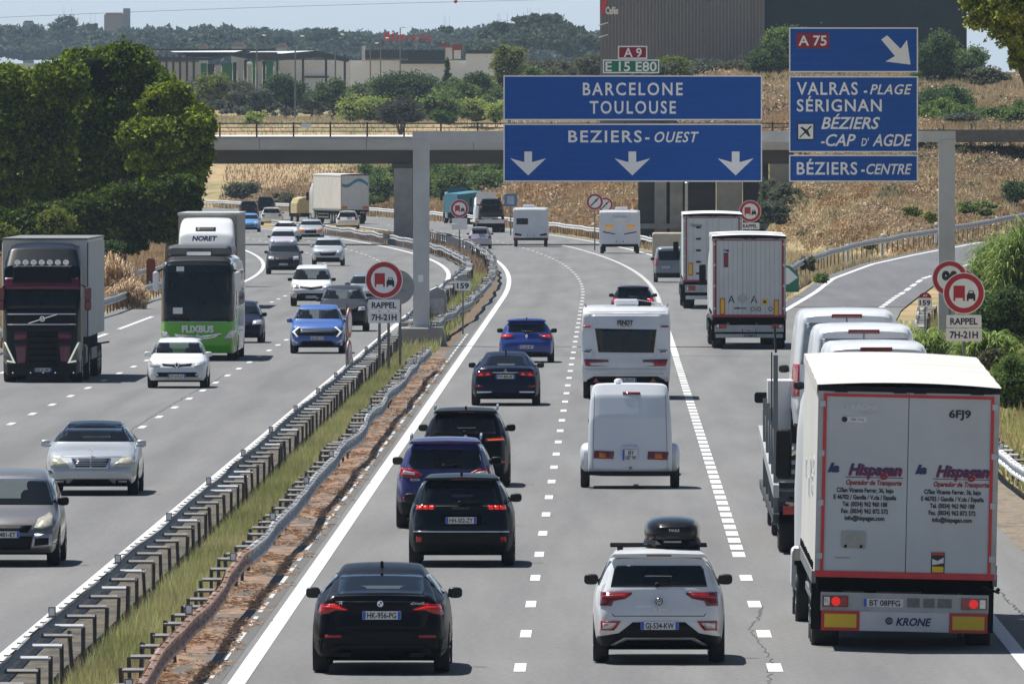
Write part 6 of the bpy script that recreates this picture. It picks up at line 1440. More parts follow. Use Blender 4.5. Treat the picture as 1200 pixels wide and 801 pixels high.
stext(S, '-', 962, 966, 158, 171); stext(S, 'CAP', 967.5, 1002.5, 157.3, 171, shear=.28); stext(S, 'D\'', 1009, 1018, 162, 171, shear=.2); stext(S, 'AGDE', 1022, 1068.5, 157.3, 171, shear=.28)
spoly(S, [(933.8, 164.3), (954.2, 164.3), (954.2, 144), (933.8, 144)], M_INK, 'icon_border', (-.014, -.009)); spoly(S, [(935.3, 162.8), (952.7, 162.8), (952.7, 145.5), (935.3, 145.5)], M_SWHITE, 'icon_field', (-.019, -.0145))
spoly(S, [(937.5, 161.5), (936.5, 160.5), (942.5, 154.5), (937.5, 149.5), (939.5, 148.7), (945.3, 152), (949, 148), (951.3, 147), (950.4, 149.3), (946.5, 153), (949.3, 159), (948, 160.5), (943.5, 156), (940, 159)], M_INK, 'aeroplane', (-.025, -.0195))
S = sign('blue panel reading BEZIERS-CENTRE, lowest at right', 924.5, 181.5, 1075.5, 213)
stext(S, 'BÉZIERS', 933.5, 1004.5, 190, 204.3, spacing=1.1); stext(S, '-', 1009, 1013, 190, 204.5); stext(S, 'CENTRE', 1015, 1068.5, 192, 204, shear=.28)

# round signs
def ring(mb, ro, ri, y0, n=40):
    vs = [(ro * math.cos(2 * math.pi * i / n), y0, ro * math.sin(2 * math.pi * i / n)) for i in range(n)] + [(ri * math.cos(2 * math.pi * i / n), y0, ri * math.sin(2 * math.pi * i / n)) for i in range(n)]
    mb.add(vs, [(i, (i + 1) % n, n + (i + 1) % n, n + i) for i in range(n)])
def round_sign(label, px, py, dia, d, kind='truck', plates=(), poles=(0,), gz_=0.0, back=False, pole_m=None, name='road_sign', group=None):
    k_ = d / F; X = (px - VX) * k_; Zc = CH - (py - VY) * k_; r_ = dia / 2 * k_
    r = empty(name, (X, d, gz_), label=label, cat='road sign', group=group); c = Zc - gz_
    def off(mbx, nm, m): o = mbx.build(nm, m, r); return o
    mb = MB(); mb.prism(disc(0, c, r_ * .985, 40), 'y', 0, .03); off(mb, 'disc_back', M_SBACK)
    if back:
        for q in (-.3, .3): MB().box(-r_ * .8, r_ * .8, -.04, 0, c + q * r_ - .03, c + q * r_ + .03).build('stiffener', M_SBACK, r)
    else:
        mb = MB(); mb.prism(disc(0, c, r_, 40), 'y', -.012, 0); off(mb, 'white_rim', M_SWHITE)
        mb = MB(); mb.prism(disc(0, c, r_ * .95, 40), 'y', -.018, -.0125); off(mb, 'red_ring', M_SRED)
        mb = MB(); mb.prism(disc(0, c, r_ * .70, 36), 'y', -.024, -.0185); off(mb, 'white_field', M_SWHITE)
        e = (-.030, -.0245)
        if kind == 'truck':
            s = r_ / 22.0                                    # drawn in a 44-unit disc
            T = lambda pts: [(a * s, c + b * s) for a, b in pts]
            mb = MB(); mb.prism(T([(-11, -5), (1, -5), (1, 8), (-11, 8)]), 'y', *e); mb.prism(T([(-11, -8), (-9, -8), (-9, -5.01), (-11, -5.01)]), 'y', *e); mb.prism(T([(-1, -8), (1, -8), (1, -5.01), (-1, -5.01)]), 'y', *e); off(mb, 'lorry_symbol', M_SRED)['kind'] = 'stuff'
            mb = MB(); mb.prism(T([(3, -6), (12, -6), (12, -2), (11, 0), (4, 0), (3, -2)]), 'y', *e); mb.prism(T([(4.3, .02), (10.7, .02), (9.8, 3), (5.2, 3)]), 'y', *e); mb.prism(T([(3, -8), (5, -8), (5, -6.02), (3, -6.02)]), 'y', *e); mb.prism(T([(10, -8), (12, -8), (12, -6.02), (10, -6.02)]), 'y', *e); off(mb, 'car_symbol', M_INK)['kind'] = 'stuff'
            mb = MB(); mb.prism(T([(5.4, .5), (9.6, .5), (9, 2.2), (6, 2.2)]), 'y', -.033, -.0305); off(mb, 'symbol_window', M_SWHITE)
        elif kind == 'end':
            mb = MB(); mb.bar((-r_ * .45, -.03, c - r_ * .45), (r_ * .45, -.03, c + r_ * .45), .008, r_ * .14); mb.prism([(-r_ * .05, c), (r_ * .3, c + r_ * .05), (r_ * .1, c + r_ * .35)], 'y', *e); off(mb, 'symbol', M_INK)['kind'] = 'stuff'
        else: text(kind, r_ * .75, (0, -.028, c), M_INK, r, width=r_ * .9, bold=.06)
    zb = c - r_
    for i, t in enumerate(plates):
        (w_, h_) = (r_ * 1.68, r_ * .60) if i == 0 else (r_ * 1.72, r_ * .62)
        z1 = zb - .02; z0 = z1 - h_; MB().prism(rrect(0, (z0 + z1) / 2, w_, h_, .03), 'y', -.01, .01).build('plate', M_SWHITE, r)
        f = MB(); f.prism(rrect(0, (z0 + z1) / 2, w_ * .96, h_ * .88, .03), 'y', -.0115, -.0101); 
        if t: text(t, h_ * .50, (0, -.015, (z0 + z1) / 2), M_INK, r, width=w_ * (.78), bold=.03)
        zb = z0
    for q in poles: MB().cyl((q, .06, -.3), (q, .06, c + r_ * .6), .045, n=10).build('pole', pole_m or M_POST, r)
    return r
round_sign('round lorry no-overtaking sign with RAPPEL and 7H-21H plates, in the median', 450, 328, 44, 425, plates=('RAPPEL', '7H-21H'), poles=(-.14, .14))
round_sign('blank grey back of a round sign, just behind the median no-overtaking sign', 465, 336.5, 42, 432, back=True, poles=(.1,))
round_sign('round lorry no-overtaking sign with RAPPEL plates right of the slip road, nearest one', 1129.5, 343.5, 49, 386, plates=('RAPPEL', '7H-21H'), poles=(0,))
round_sign('round 90 speed limit sign partly hidden behind the right-hand no-overtaking sign', 1113, 326, 42, 432, kind='90', poles=(0,), gz_=0.0)
round_sign('round sign of which only a red sliver shows behind the 90 sign', 1127, 334, 38, 455, kind='90', poles=(0,))
round_sign('small round lorry no-overtaking sign above a grey plate, by the far median', 538.5, 244.5, 21.5, 925, plates=('', ''), poles=(0,))
round_sign('small round sign with a diagonal stroke, left of its twin, near the bridge', 697, 236.5, 20, 935, kind='end', poles=(0,))
round_sign('small round sign half hidden behind its twin near the bridge pier', 709.5, 240, 18, 960, kind='end', poles=(0,))
round_sign('round lorry no-overtaking sign above the roof of the rear white lorry', 879, 247.5, 26, 745, plates=('RAPPEL',), poles=(0,))
# edge-on pair of signs in the median
p = at(409.5, 397, 428)
r = empty('road_sign', (p.x, 428, 0), R(82), label='narrow pair of round signs seen edge-on in front of the blue SUV', cat='road sign')
for zc in (CH - (378 - VY) * 428 / F, CH - (416 - VY) * 428 / F):
    MB().prism(disc(0, zc, .47, 32), 'y', 0, .03).build('disc_back', M_SBACK, r); MB().prism(disc(0, zc, .46, 32), 'y', -.012, 0).build('red_ring', M_SRED, r); MB().prism(disc(0, zc, .33, 32), 'y', -.018, -.0125).build('white_field', M_SWHITE, r)
MB().cyl((0, .08, -.2), (0, .08, 2.2), .045).build('pole', M_POST, r)
# kilometre markers
def km(label, px, py, w, d, zb=0.0):
    k_ = d / F; X = (px - VX) * k_; Zc = CH - (py - VY) * k_; W_ = w * k_; r = empty('kilometre_marker', (X, d, 0), label=label, cat='marker')
    MB().prism(rrect(0, Zc - W_ * .15, W_, W_ * .62, .03), 'y', -.01, .01).build('plate', M_SWHITE, r); text('159', W_ * .34, (0, -.014, Zc - W_ * .15), M_INK, r, width=W_ * .78, bold=.03)
    pts = [(W_ * .46 * math.cos(R(a)), Zc + W_ * .18 + W_ * .40 * math.sin(R(a))) for a in range(0, 181, 20)]
    c = MB().prism(pts, 'y', -.01, .01).build('cap', M_SDRED if w < 17.5 else M_SBACK, r)
    if w < 17.5: text('A9', W_ * .17, (0, -.014, Zc + W_ * .36), M_SWHITE, r, width=W_ * .3, bold=.02)
    MB().cyl((0, .04, -.2), (0, .04, Zc), .03).build('pole', M_POST, r)
km('small 159 kilometre plate with a red A9 cap, left of the right-hand gantry post', 1084, 352, 16.5, 470); km('small grey 159 kilometre plate in the median beyond the gantry foot', 542.5, 332, 18, 520)
# blue square sign
p = at(598.5, 234.5, 1090); r = empty('road_sign', (p.x, 1090, 0.3), label='small blue square sign above the left-hand far caravan', cat='road sign')
MB().box(-.5, .5, -.03, 0, p.z - .8, p.z + .2).build('panel', mat('pale sign blue', (.1, .22, .42), .5), r); MB().box(-.28, .28, -.036, -.0305, p.z - .62, p.z + .02).build('symbol', mat('pale blue white', (.4, .5, .62), .5), r); MB().cyl((0, .03, -.3), (0, .03, p.z), .05).build('pole', M_POST, r)
# green gore marker with white chevron
p = at(930, 345, 625); r = empty('gore_marker', (p.x, 640, 0), label='green marker board with a white chevron where the slip road splits off', cat='marker')
k_ = 640 / F; z = lambda py: CH - (py - VY) * k_; xg = lambda px: (px - VX) * k_ - p.x
MB().prism([(xg(914), z(342)), (xg(936.5), z(342)), (xg(936), z(322)), (xg(927), z(312)), (xg(914), z(308))], 'y', 0, .9, bev=.04).build('board', M_SGREEN, r)
MB().prism([(xg(914), z(333)), (xg(924), z(333)), (xg(935), z(325)), (xg(924), z(314)), (xg(914), z(312))], 'y', -.02, -.005).build('chevron', M_SWHITE, r)
# white delineator posts on the slope
for (px_, top_, bot_, d, lab) in ((993.5, 287, 300, 765, 'white delineator post at the low end of the slip road rail'), (1034, 275, 291, 790, 'white delineator post in mid slope, second from the left'), (1097, 262, 275, 850, 'white delineator post just left of the gantry post'), (1186, 246, 260, 925, 'white delineator post near the right edge, highest on the slope')):
    p = at(px_, bot_, d); r = empty('delineator_post', p, label=lab, cat='delineator'); h_ = (bot_ - top_) * d / F; MB().cyl((0, 0, -.5), (0, 0, h_), .11, .11, 12).build('post', M_WHITE, r); MB().ell((0, 0, h_), (.11, .11, .06), 5).build('cap', M_WHITE, r); MB().cyl((0, 0, h_ * .7), (0, 0, h_ * .82), .114, .114, 12).build('dark_band', M_POST, r)
# grey drum end cap in the median
p = at(512, 363, 560); r = empty('cable_cabinet', (p.x, 560, 0), label='rounded grey cabinet behind the gantry foot in the median', cat='cabinet'); k_ = 560 / F
mb = MB(); mb.prism([(-.4, 0), (.4, 0), (.4, 1.0), (.28, 1.25), (0, 1.38), (-.28, 1.25), (-.4, 1.0)], 'y', 0, .6, bev=.03); mb.build('housing', M_SBACK, r); MB().box(-.3, .3, -.02, -.001, .3, .9).build('door', M_GALV, r)
p = at(176.5, 303, 690); r = empty('marker_post', (p.x, 690, 0), label='faded orange-red post at the foot of the big pines', cat='post')
mb = MB(); mb.prism([(-.22, -.3), (.22, -.3), (.22, 1.35), (.12, 1.45), (-.12, 1.45), (-.22, 1.35)], 'y', 0, .3, bev=.03); mb.build('post', mat('faded orange', (.42, .1, .045), .7, var=.2), r)
MB().box(-.16, .16, -.01, .0, .4, .5).build('band', M_POST, r)
p = at(200, 286, 760); r = empty('dead_tree', (p.x, 760, 0), label='bare forked dead trunk left of the white lorry roof', cat='tree')
mb = MB(); mb.cyl((0, 0, -.3), (-.1, 0, 1.4), .13, .09); mb.cyl((-.1, 0, 1.4), (-.35, .1, 2.9), .08, .03); mb.cyl((-.1, 0, 1.3), (.25, 0, 2.4), .07, .03); mb.build('trunk', mat('dead wood', (.1, .09, .08), .9), r)

# ================================================================ bridge
BK = 985 / F
bx_ = lambda px: (px - VX) * BK
bz_ = lambda py: CH - (py - VY) * BK
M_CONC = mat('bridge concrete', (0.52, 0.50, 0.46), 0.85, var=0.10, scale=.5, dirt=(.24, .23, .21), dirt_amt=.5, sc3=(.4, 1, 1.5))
M_CONCD = mat('shaded girder concrete', (0.09, 0.085, 0.078), 0.9, var=0.2, scale=.6, sc3=(.3, 1, 2))  # dark tone paints in the shade under the deck
br = empty('overpass', (bx_(472), 985, 0), label='concrete road bridge crossing the motorway behind the signs', cat='bridge'); b0 = bx_(472)
def bb_(x0, x1, y0, y1, z0, z1, nm, m): return MB().box(x0 - b0, x1 - b0, y0, y1, z0, z1).build(nm, m, br)
xl, xr_ = -78.0, 13.2; n = 12
for i in range(n):
    a, b = xl + (xr_ - xl) * i / n, xl + (xr_ - xl) * (i + 1) / n
    mb = MB(); mb.add([(a - b0 + .02, -1.1, bz_(175)), (b - b0 - .01, -1.1, bz_(175)), (b - b0 - .01, -1.0, bz_(163)), (a - b0 + .02, -1.0, bz_(163)), (a - b0 + .02, .3, bz_(175)), (b - b0 - .01, .3, bz_(175)), (b - b0 - .01, .3, bz_(160)), (a - b0 + .02, .3, bz_(160)), (a - b0 + .02, -.9, bz_(160)), (b - b0 - .01, -.9, bz_(160))],
        [(0, 1, 2, 3), (3, 2, 9, 8), (8, 9, 6, 7), (1, 0, 4, 5), (0, 3, 8, 7, 4), (1, 5, 6, 9, 2), (4, 7, 6, 5)]); mb.build('fascia_panel', M_CONC, br)
mb = MB(); mb.add([(xl - b0, -1.02, bz_(161.8)), (xr_ - b0, -1.02, bz_(161.8)), (xr_ - b0, -.1, bz_(158.2)), (xl - b0, -.1, bz_(158.2)), (xl - b0, -.1, bz_(161)), (xr_ - b0, -.1, bz_(161))], [(0, 1, 2, 3), (3, 2, 5, 4)]); mb.build('coping', mat('pale coping', (.62, .6, .55), .8, var=.1, scale=.6), br)  # sunlit deck top put into a paler colour and a tilted face
bb_(xl, xr_, .31, 11.5, bz_(176), bz_(161), 'deck_slab', M_CONC)
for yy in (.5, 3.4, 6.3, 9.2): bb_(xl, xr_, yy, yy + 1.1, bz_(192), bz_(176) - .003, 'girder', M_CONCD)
for (a, b, y0_, m) in ((461.5, 483, 0, M_LEAD), (461.5, 483, 4, M_LEAD), (461.5, 483, 8, M_LEAD)): bb_(bx_(a), bx_(b), y0_ + .2, y0_ + 1.7, -.3, bz_(193) - .25, 'pier', m)
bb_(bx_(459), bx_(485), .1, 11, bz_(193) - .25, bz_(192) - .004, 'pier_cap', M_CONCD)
bb_(bx_(455), bx_(500), -.6, 11, -.3, .75, 'pier_base', M_LEAD)
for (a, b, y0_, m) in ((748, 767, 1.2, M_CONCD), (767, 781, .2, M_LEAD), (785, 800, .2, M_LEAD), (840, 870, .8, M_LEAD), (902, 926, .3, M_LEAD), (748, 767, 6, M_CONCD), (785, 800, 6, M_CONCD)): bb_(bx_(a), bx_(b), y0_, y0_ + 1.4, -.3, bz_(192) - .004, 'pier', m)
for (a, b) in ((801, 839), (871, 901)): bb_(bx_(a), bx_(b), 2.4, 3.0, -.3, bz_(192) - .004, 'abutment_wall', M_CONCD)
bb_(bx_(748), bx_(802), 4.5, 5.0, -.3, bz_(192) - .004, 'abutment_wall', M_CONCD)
bb_(bx_(748), bx_(926), -.1, .1, bz_(268), bz_(262), 'wall_ledge', M_LEAD)
for i in range(-29, 6):
    x = bx_(257) + i * 0 + (i + 29) * 2.62 - 34; 
    if x < 13.0: bb_(x - .06, x + .06, -.75, -.6, bz_(160), bz_(143), 'rail_post', M_FRM)
M_RAILD = mat('dark bridge rail', (.10, .105, .11), .6, .2)
for (z0, z1) in ((144, 145.6), (149, 150), (153.5, 154.5)): bb_(xl, xr_, -.72, -.64, bz_(z1), bz_(z0), 'rail_bar', M_RAILD)
bb_(xr_ + .02, 62, -.9, -.5, 7.3, bz_(152), 'parapet', mat('dark parapet', (.13, .125, .12), .85, var=.2))
for i in range(24): bb_(xr_ + .6 + i * 2, xr_ + .68 + i * 2, -.55, -.45, bz_(152), bz_(146), 'rail_post', M_FRM)
for yy in (-.7, 11.0): pass
brd = MB().box(13, 70, 985.5, 997, 7.30, 7.53).build('road', M_ASPHR); tag(brd, kind='structure')
r = empty('road_sign', (bx_(359), 984.1, bz_(150)), label='small white square sign on the bridge railing at left', cat='sign'); MB().box(-.35, .35, -.03, 0, 0, .3).build('panel', M_SWHITE, r)
r = empty('lamp_post', (bx_(804), 980, 0), label='thin pale post in front of the bridge abutment, above the grey van', cat='post'); MB().cyl((0, 0, -.2), (0, 0, 4.4), .12, .1).build('pole', M_GALV, r); MB().ell((0, 0, 4.4), (.14, .14, .1), 5).build('cap', M_GALV, r)
# ================================================================ vegetation
def leaf_mat(name, lo, hi, trans=0.35):
    m, n, l, b = nt(name)
    a = n.new('ShaderNodeAttribute'); a.attribute_name = 'tint'
    r = ramp2(n, l, a.outputs['Fac'], 0.0, 1.0, c4(lo), c4(hi)); l.new(r.outputs[0], b.inputs['Base Color'])
    b.inputs['Roughness'].default_value = 0.7; b.inputs['Specular IOR Level'].default_value = 0.2
    t = n.new('ShaderNodeBsdfTranslucent'); l.new(r.outputs[0], t.inputs[0])
    mx = n.new('ShaderNodeMixShader'); mx.inputs[0].default_value = trans
    l.new(b.outputs[0], mx.inputs[1]); l.new(t.outputs[0], mx.inputs[2]); l.new(mx.outputs[0], n['Material Output'].inputs[0]); return m
L_PINE = leaf_mat('pine needles', (0.006, 0.020, 0.004), (0.27, 0.38, 0.025))
L_PINEY = leaf_mat('yellow green pine', (0.06, 0.09, 0.012), (0.33, 0.37, 0.06))
L_DARK = leaf_mat('dark foliage', (0.020, 0.045, 0.014), (0.15, 0.24, 0.07))
L_MID = leaf_mat('mid green foliage', (0.035, 0.07, 0.018), (0.26, 0.38, 0.09))
L_OLIVE = leaf_mat('olive foliage', (0.06, 0.065, 0.035), (0.22, 0.22, 0.12))
L_GREYG = leaf_mat('grey green foliage', (0.06, 0.08, 0.055), (0.19, 0.22, 0.15))
L_LIME = leaf_mat('lime reed leaves', (0.16, 0.24, 0.03), (0.52, 0.60, 0.15), .35)
L_REED = leaf_mat('reed leaves', (0.035, 0.075, 0.015), (0.36, 0.48, 0.11), .35)
L_STRAW2 = leaf_mat('dry mound', (0.10, 0.07, 0.04), (0.78, 0.62, 0.44), .15); L_STRAW3 = leaf_mat('reddish dry mound', (0.14, 0.08, 0.04), (0.62, 0.40, 0.22), .15)
L_TOP = leaf_mat('yellow olive leaves', (0.07, 0.10, 0.012), (0.50, 0.54, 0.08), .4)
L_STRAW = leaf_mat('straw', (0.17, 0.10, 0.05), (0.66, 0.50, 0.33), .2)
L_PALE = leaf_mat('pale straw', (0.42, 0.34, 0.2), (0.66, 0.57, 0.38), .2)
L_GRASS = leaf_mat('verge grass', (0.17, 0.22, 0.06), (0.60, 0.62, 0.27), .35)
L_FAR = leaf_mat('far woodland', (0.05, 0.075, 0.05), (0.12, 0.16, 0.10))
M_BARK = mat('bark', (0.10, 0.075, 0.055), 0.9, var=.3, scale=6, bump=.5)
M_CORE = mat('crown shade core', (0.012, 0.018, 0.006), 0.9, var=.3, spec=.05)  # near-black filler solids, shade inside the foliage put into their colour

def leaves(name, clumps, n, size, m, parent, seed=0, flat=0.0, core=0.0, updown=1.0):
    g = np.random.default_rng(seed + 11); C = np.array([c[0] for c in clumps], float); Rr = np.array([c[1] for c in clumps], float)
    w = (Rr.prod(1)) ** .667; k = g.choice(len(C), n, p=w / w.sum())
    D = g.normal(size=(n, 3)); D /= np.linalg.norm(D, axis=1)[:, None]
    # push leaves towards the lit upper shell, with ragged depth
    rad = .72 + .38 * g.random(n) ** 1.3 + np.where(g.random(n) < .2, .5 * g.random(n) ** 1.5, 0); low = D[:, 2] < -.35; D[low, 2] *= -.4 * g.random(low.sum())
    Pn = C[k] + D * Rr[k] * rad[:, None]
    A = g.normal(size=(n, 3)); A /= np.linalg.norm(A, axis=1)[:, None]; B = np.cross(A, g.normal(size=(n, 3))); B /= np.linalg.norm(B, axis=1)[:, None]
    s = size * (.55 + .8 * g.random(n))[:, None]; V = np.stack([Pn - A * s * .5, Pn + A * s * .5, Pn + B * s * .8], 1).reshape(-1, 3)
    ct = g.random(len(C)); tint = np.clip(.10 + .4 * ct[k] ** 1.6 + .75 * g.random(n) ** 2.2, 0, 1)
    if core:
        # solid ragged heart so that the crown is not see-through everywhere
        pass
    Fc = np.arange(n * 3).reshape(-1, 3)
    return raw_mesh(name, V, Fc, m, parent, col=tint)
def crown(cx, cy, cz, rx, ry, rz, n, rr, g, cr=.42):
    out = []
    for i in range(n):
        d = g.normal(size=3); d /= np.linalg.norm(d); d[2] = -.75 + 1.5 * (i + g.random()) / n; hh = math.sqrt(max(.08, 1 - d[2] ** 2)) / math.hypot(d[0], d[1]); d[0] *= hh; d[1] *= hh
        q = (.35 + .4 * g.random()); s = cr * (.7 + .6 * g.random()); d[2] *= .95 / max(q, .35) * (.9 if d[2] > 0 else 1.1) * .72
        out.append(((cx + d[0] * rx * q, cy + d[1] * ry * q, cz + d[2] * rz * q), (rx * s, ry * s, rz * s * .85)))
    return out
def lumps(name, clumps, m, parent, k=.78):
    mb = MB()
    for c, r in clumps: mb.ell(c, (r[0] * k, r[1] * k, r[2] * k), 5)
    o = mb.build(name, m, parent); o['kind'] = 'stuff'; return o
BN = [0]
def bush(label, px, top, bot, w, d, m=L_MID, cat='shrub', name='shrub', dens=1.0, nc=None, trunk=True, group=None, leaf=2.6, zoff=0.0, shape='round', gz_=None):
    """a shrub or tree filling the picture box (px +- w/2, top..bot) at distance d"""
    BN[0] += 1; g = np.random.default_rng(BN[0] * 17 + 3); k = d / F; w *= 1.2
    X = (px - VX) * k; zt = CH - (top - VY) * k; zb = CH - (bot - VY) * k; gz0 = float(ground_z(X, d)) if gz_ is None else gz_
    base = min(zb, gz0 + 0.3); H_ = zt - zb; W_ = w * k
    r = empty(name, (X, d, base), label=label, cat=cat, group=group)
    zc = (zt + zb) / 2 - base; ry = W_ / 2 * .9
    nc = nc or int(8 + w * .22)
    if shape == 'cone':
        cl = []
        for i in range(nc): t = i / nc; rad = W_ / 2 * (1 - t) ** .7 + .1; a = g.random() * 6.28; cl.append(((math.cos(a) * rad * .4, math.sin(a) * rad * .4, zb - base + H_ * (.1 + .85 * t)), (rad * .62, rad * .62, H_ / nc * 1.3)))
    else: cl = crown(0, 0, zc, W_ / 2, ry, H_ / 2, nc, 0, g)
    size = leaf * k; n = int(min(26000, max(700, (w * (bot - top)) * 1.1 * dens)))
    leaves('crown' if cat == 'tree' else 'foliage', cl, n, size, m, r, BN[0])
    lumps('dark_core', cl, M_CORE, r, .6)
    if trunk and cat == 'tree':
        mb = MB(); mb.cyl((0, 0, -.3), (0.05 * W_, 0, zc), W_ * .035 + .04, W_ * .015 + .02, 8)
        for a in (.5, 2.3, 4.4): mb.cyl((0.02 * W_, 0, zc * .55), (math.cos(a) * W_ * .25, math.sin(a) * W_ * .25, zc * 1.1), W_ * .015 + .02, .02, 6)
        mb.build('trunk', M_BARK, r)
    return r
def reeds(label, px, top, bot, w, d, m=L_REED, n=900, name='reed_clump', cat='reeds', lw=.02, group=None, spread=1.0):
    BN[0] += 1; g = np.random.default_rng(BN[0] * 31); k = d / F; X = (px - VX) * k; zt = CH - (top - VY) * k; W_ = w * k; gz0 = float(ground_z(X, d)); zb = min(gz0, CH - (bot - VY) * k)
    r = empty(name, (X, d, zb), label=label, cat=cat, group=group); H_ = zt - zb; V = []; Fc = []; T = []
    for i in range(n if name == 'reed_clump' else 0):     # arching leaves all the way up the canes
        u = (g.random() - .5) * 2; x0 = u * W_ / 2; y0 = (g.random() - .5) * W_ * spread; hm = H_ * (1 - .3 * abs(u) ** 2 - .18 * g.random()); st = hm * g.random() ** .8 * .88; L = min(.75, H_ * .35) * (.6 + .7 * g.random()); a = g.random() * 6.28; w0 = lw * (.7 + .8 * g.random()); b0 = len(V); dx, dy = math.cos(a), math.sin(a); nx_, ny_ = -dy, dx
        for q, (p_, z_, ww) in enumerate(((0, 0, .5), (.35, .5, 1), (.8, .62, .8), (1.15, .35, .05))):
            for sg in (-1, 1): V.append((x0 + dx * L * p_ + sg * nx_ * w0 * ww, y0 + dy * L * p_ + sg * ny_ * w0 * ww, st + L * z_))
        t = g.random() ** 1.3
        for j in range(3): Fc.append((b0 + 2 * j, b0 + 2 * j + 1, b0 + 2 * j + 3, b0 + 2 * j + 2)); T.append(t)
    for i in range(n if name != 'reed_clump' else 0):
        x0 = (g.random() - .5) * W_; y0 = (g.random() - .5) * W_ * spread; h0 = H_ * (.35 + .6 * g.random()) * (1 - .35 * abs(x0) / (W_ / 2)) ; a = g.random() * 6.28; bend = H_ * (.08 + .16 * g.random()); w0 = lw * (.7 + .6 * g.random()) * (1 + H_ * .15)
        st = h0 * g.random() * .6; pts = [(x0, y0, st), (x0 + math.cos(a) * bend * .35, y0 + math.sin(a) * bend * .35, st + (h0 - st) * .6 + .05), (x0 + math.cos(a) * bend * .9, y0 + math.sin(a) * bend * .9, st + (h0 - st) * .95 + .08), (x0 + math.cos(a) * bend * 1.6, y0 + math.sin(a) * bend * 1.6, st + (h0 - st) * .8)]
        b0 = len(V); ww = (w0 * .6, w0, w0 * .8, 0.004); px_, py_ = -math.sin(a + .6), math.cos(a + .6)
        for p, q in zip(pts, ww): V += [(p[0] - px_ * q, p[1] - py_ * q, p[2]), (p[0] + px_ * q, p[1] + py_ * q, p[2])]
        t = g.random()
        for j in range(3): Fc.append((b0 + 2 * j, b0 + 2 * j + 1, b0 + 2 * j + 3, b0 + 2 * j + 2)); T.append(t)
    raw_mesh('leaf_blades', V, Fc, m, r, col=T)['kind'] = 'stuff'
    if name == 'reed_clump':
        mb = MB()
        for i in range(40): x0 = (g.random() - .5) * W_; y0 = (g.random() - .5) * W_ * spread; mb.cyl((x0, y0, 0), (x0 + .1 * g.normal(), y0, H_ * (.6 + .3 * g.random())), .012, .006, 5, caps=False)
        mb.build('canes', m, r)['kind'] = 'stuff'
    return r

# -- the big pines at left: four crowns built of many needle clumps
def pine(label, parts, d, base_px, n, m=L_PINE, seed=1, leaf=.22):
    k = d / F; g = np.random.default_rng(seed); X = (base_px - VX) * k; r = empty('pine_tree', (X, d, -.06), label=label, cat='tree'); cl = []
    for (px, py, rx, ry) in parts:
        cx, cz = (px - VX) * k - X, CH - (py - VY) * k; cl += crown(cx, g.normal() * .6, cz, rx * k, rx * k * .9, ry * k, int(22 + rx * .75), 0, g, .31)
    leaves('crown', cl, n, leaf, m, r, seed); lumps('dark_core', [((px - VX) * k - X and ((px - VX) * k - X, 0, CH - (py - VY) * k) or (0, 0, CH - (py - VY) * k), (rx * k * .60, rx * k * .5, ry * k * .58)) for (px, py, rx, ry) in parts], M_CORE, r, .9)
    mb = MB(); mb.cyl((0, 0, -.3), (.2, .1, 5.5), .32, .2, 10)
    for (px, py, rx, ry) in parts[:4]: mb.cyl((.1, 0, 3.4), ((px - VX) * k - X, 0, CH - (py - VY) * k), .14, .05, 7)
    mb.build('trunk', M_BARK, r); return r
pine('tall dark pine in the middle of the left-hand group, its top just left of centre', [(105, 90, 50, 50), (148, 75, 36, 38), (120, 150, 66, 62), (75, 195, 64, 62), (140, 215, 62, 56), (178, 108, 34, 40), (100, 262, 60, 40)], 705, 118, 130000, L_PINE, 3)
pine('dark pine cut off by the left edge of the photo', [(20, 112, 54, 50), (-15, 170, 50, 66), (42, 165, 54, 60), (10, 240, 56, 50), (70, 98, 40, 42), (40, 280, 60, 30)], 700, 12, 100000, L_PINE, 5)
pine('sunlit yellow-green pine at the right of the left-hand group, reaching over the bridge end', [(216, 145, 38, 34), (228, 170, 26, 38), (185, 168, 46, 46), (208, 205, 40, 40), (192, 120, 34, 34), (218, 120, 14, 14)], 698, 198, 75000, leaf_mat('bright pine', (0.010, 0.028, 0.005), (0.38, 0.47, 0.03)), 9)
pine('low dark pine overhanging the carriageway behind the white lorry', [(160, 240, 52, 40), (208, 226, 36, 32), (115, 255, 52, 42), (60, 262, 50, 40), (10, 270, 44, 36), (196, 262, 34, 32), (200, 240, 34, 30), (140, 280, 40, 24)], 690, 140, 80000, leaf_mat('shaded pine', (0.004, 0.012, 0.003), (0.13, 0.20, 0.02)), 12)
bush('round bright green bush at the foot of the big pines', 68, 238, 285, 42, 672, L_PINEY, gz_=-.06)
bush('small yellow-green bush at the left edge under the pines', 8, 256, 290, 26, 668, L_PINEY, gz_=-.06)
bush('low grey bush by the orange-red post', 128, 275, 312, 40, 680, L_DARK, gz_=-.06)
reeds('straw-coloured grass tuft on the left verge, beside the maroon lorry', 134, 290, 318, 36, 650, L_STRAW, 500, 'grass_tuft', 'grass')
reeds('dry grass tuft between the two left-hand guardrails', 150, 322, 342, 44, 600, L_STRAW, 600, 'grass_tuft', 'grass')

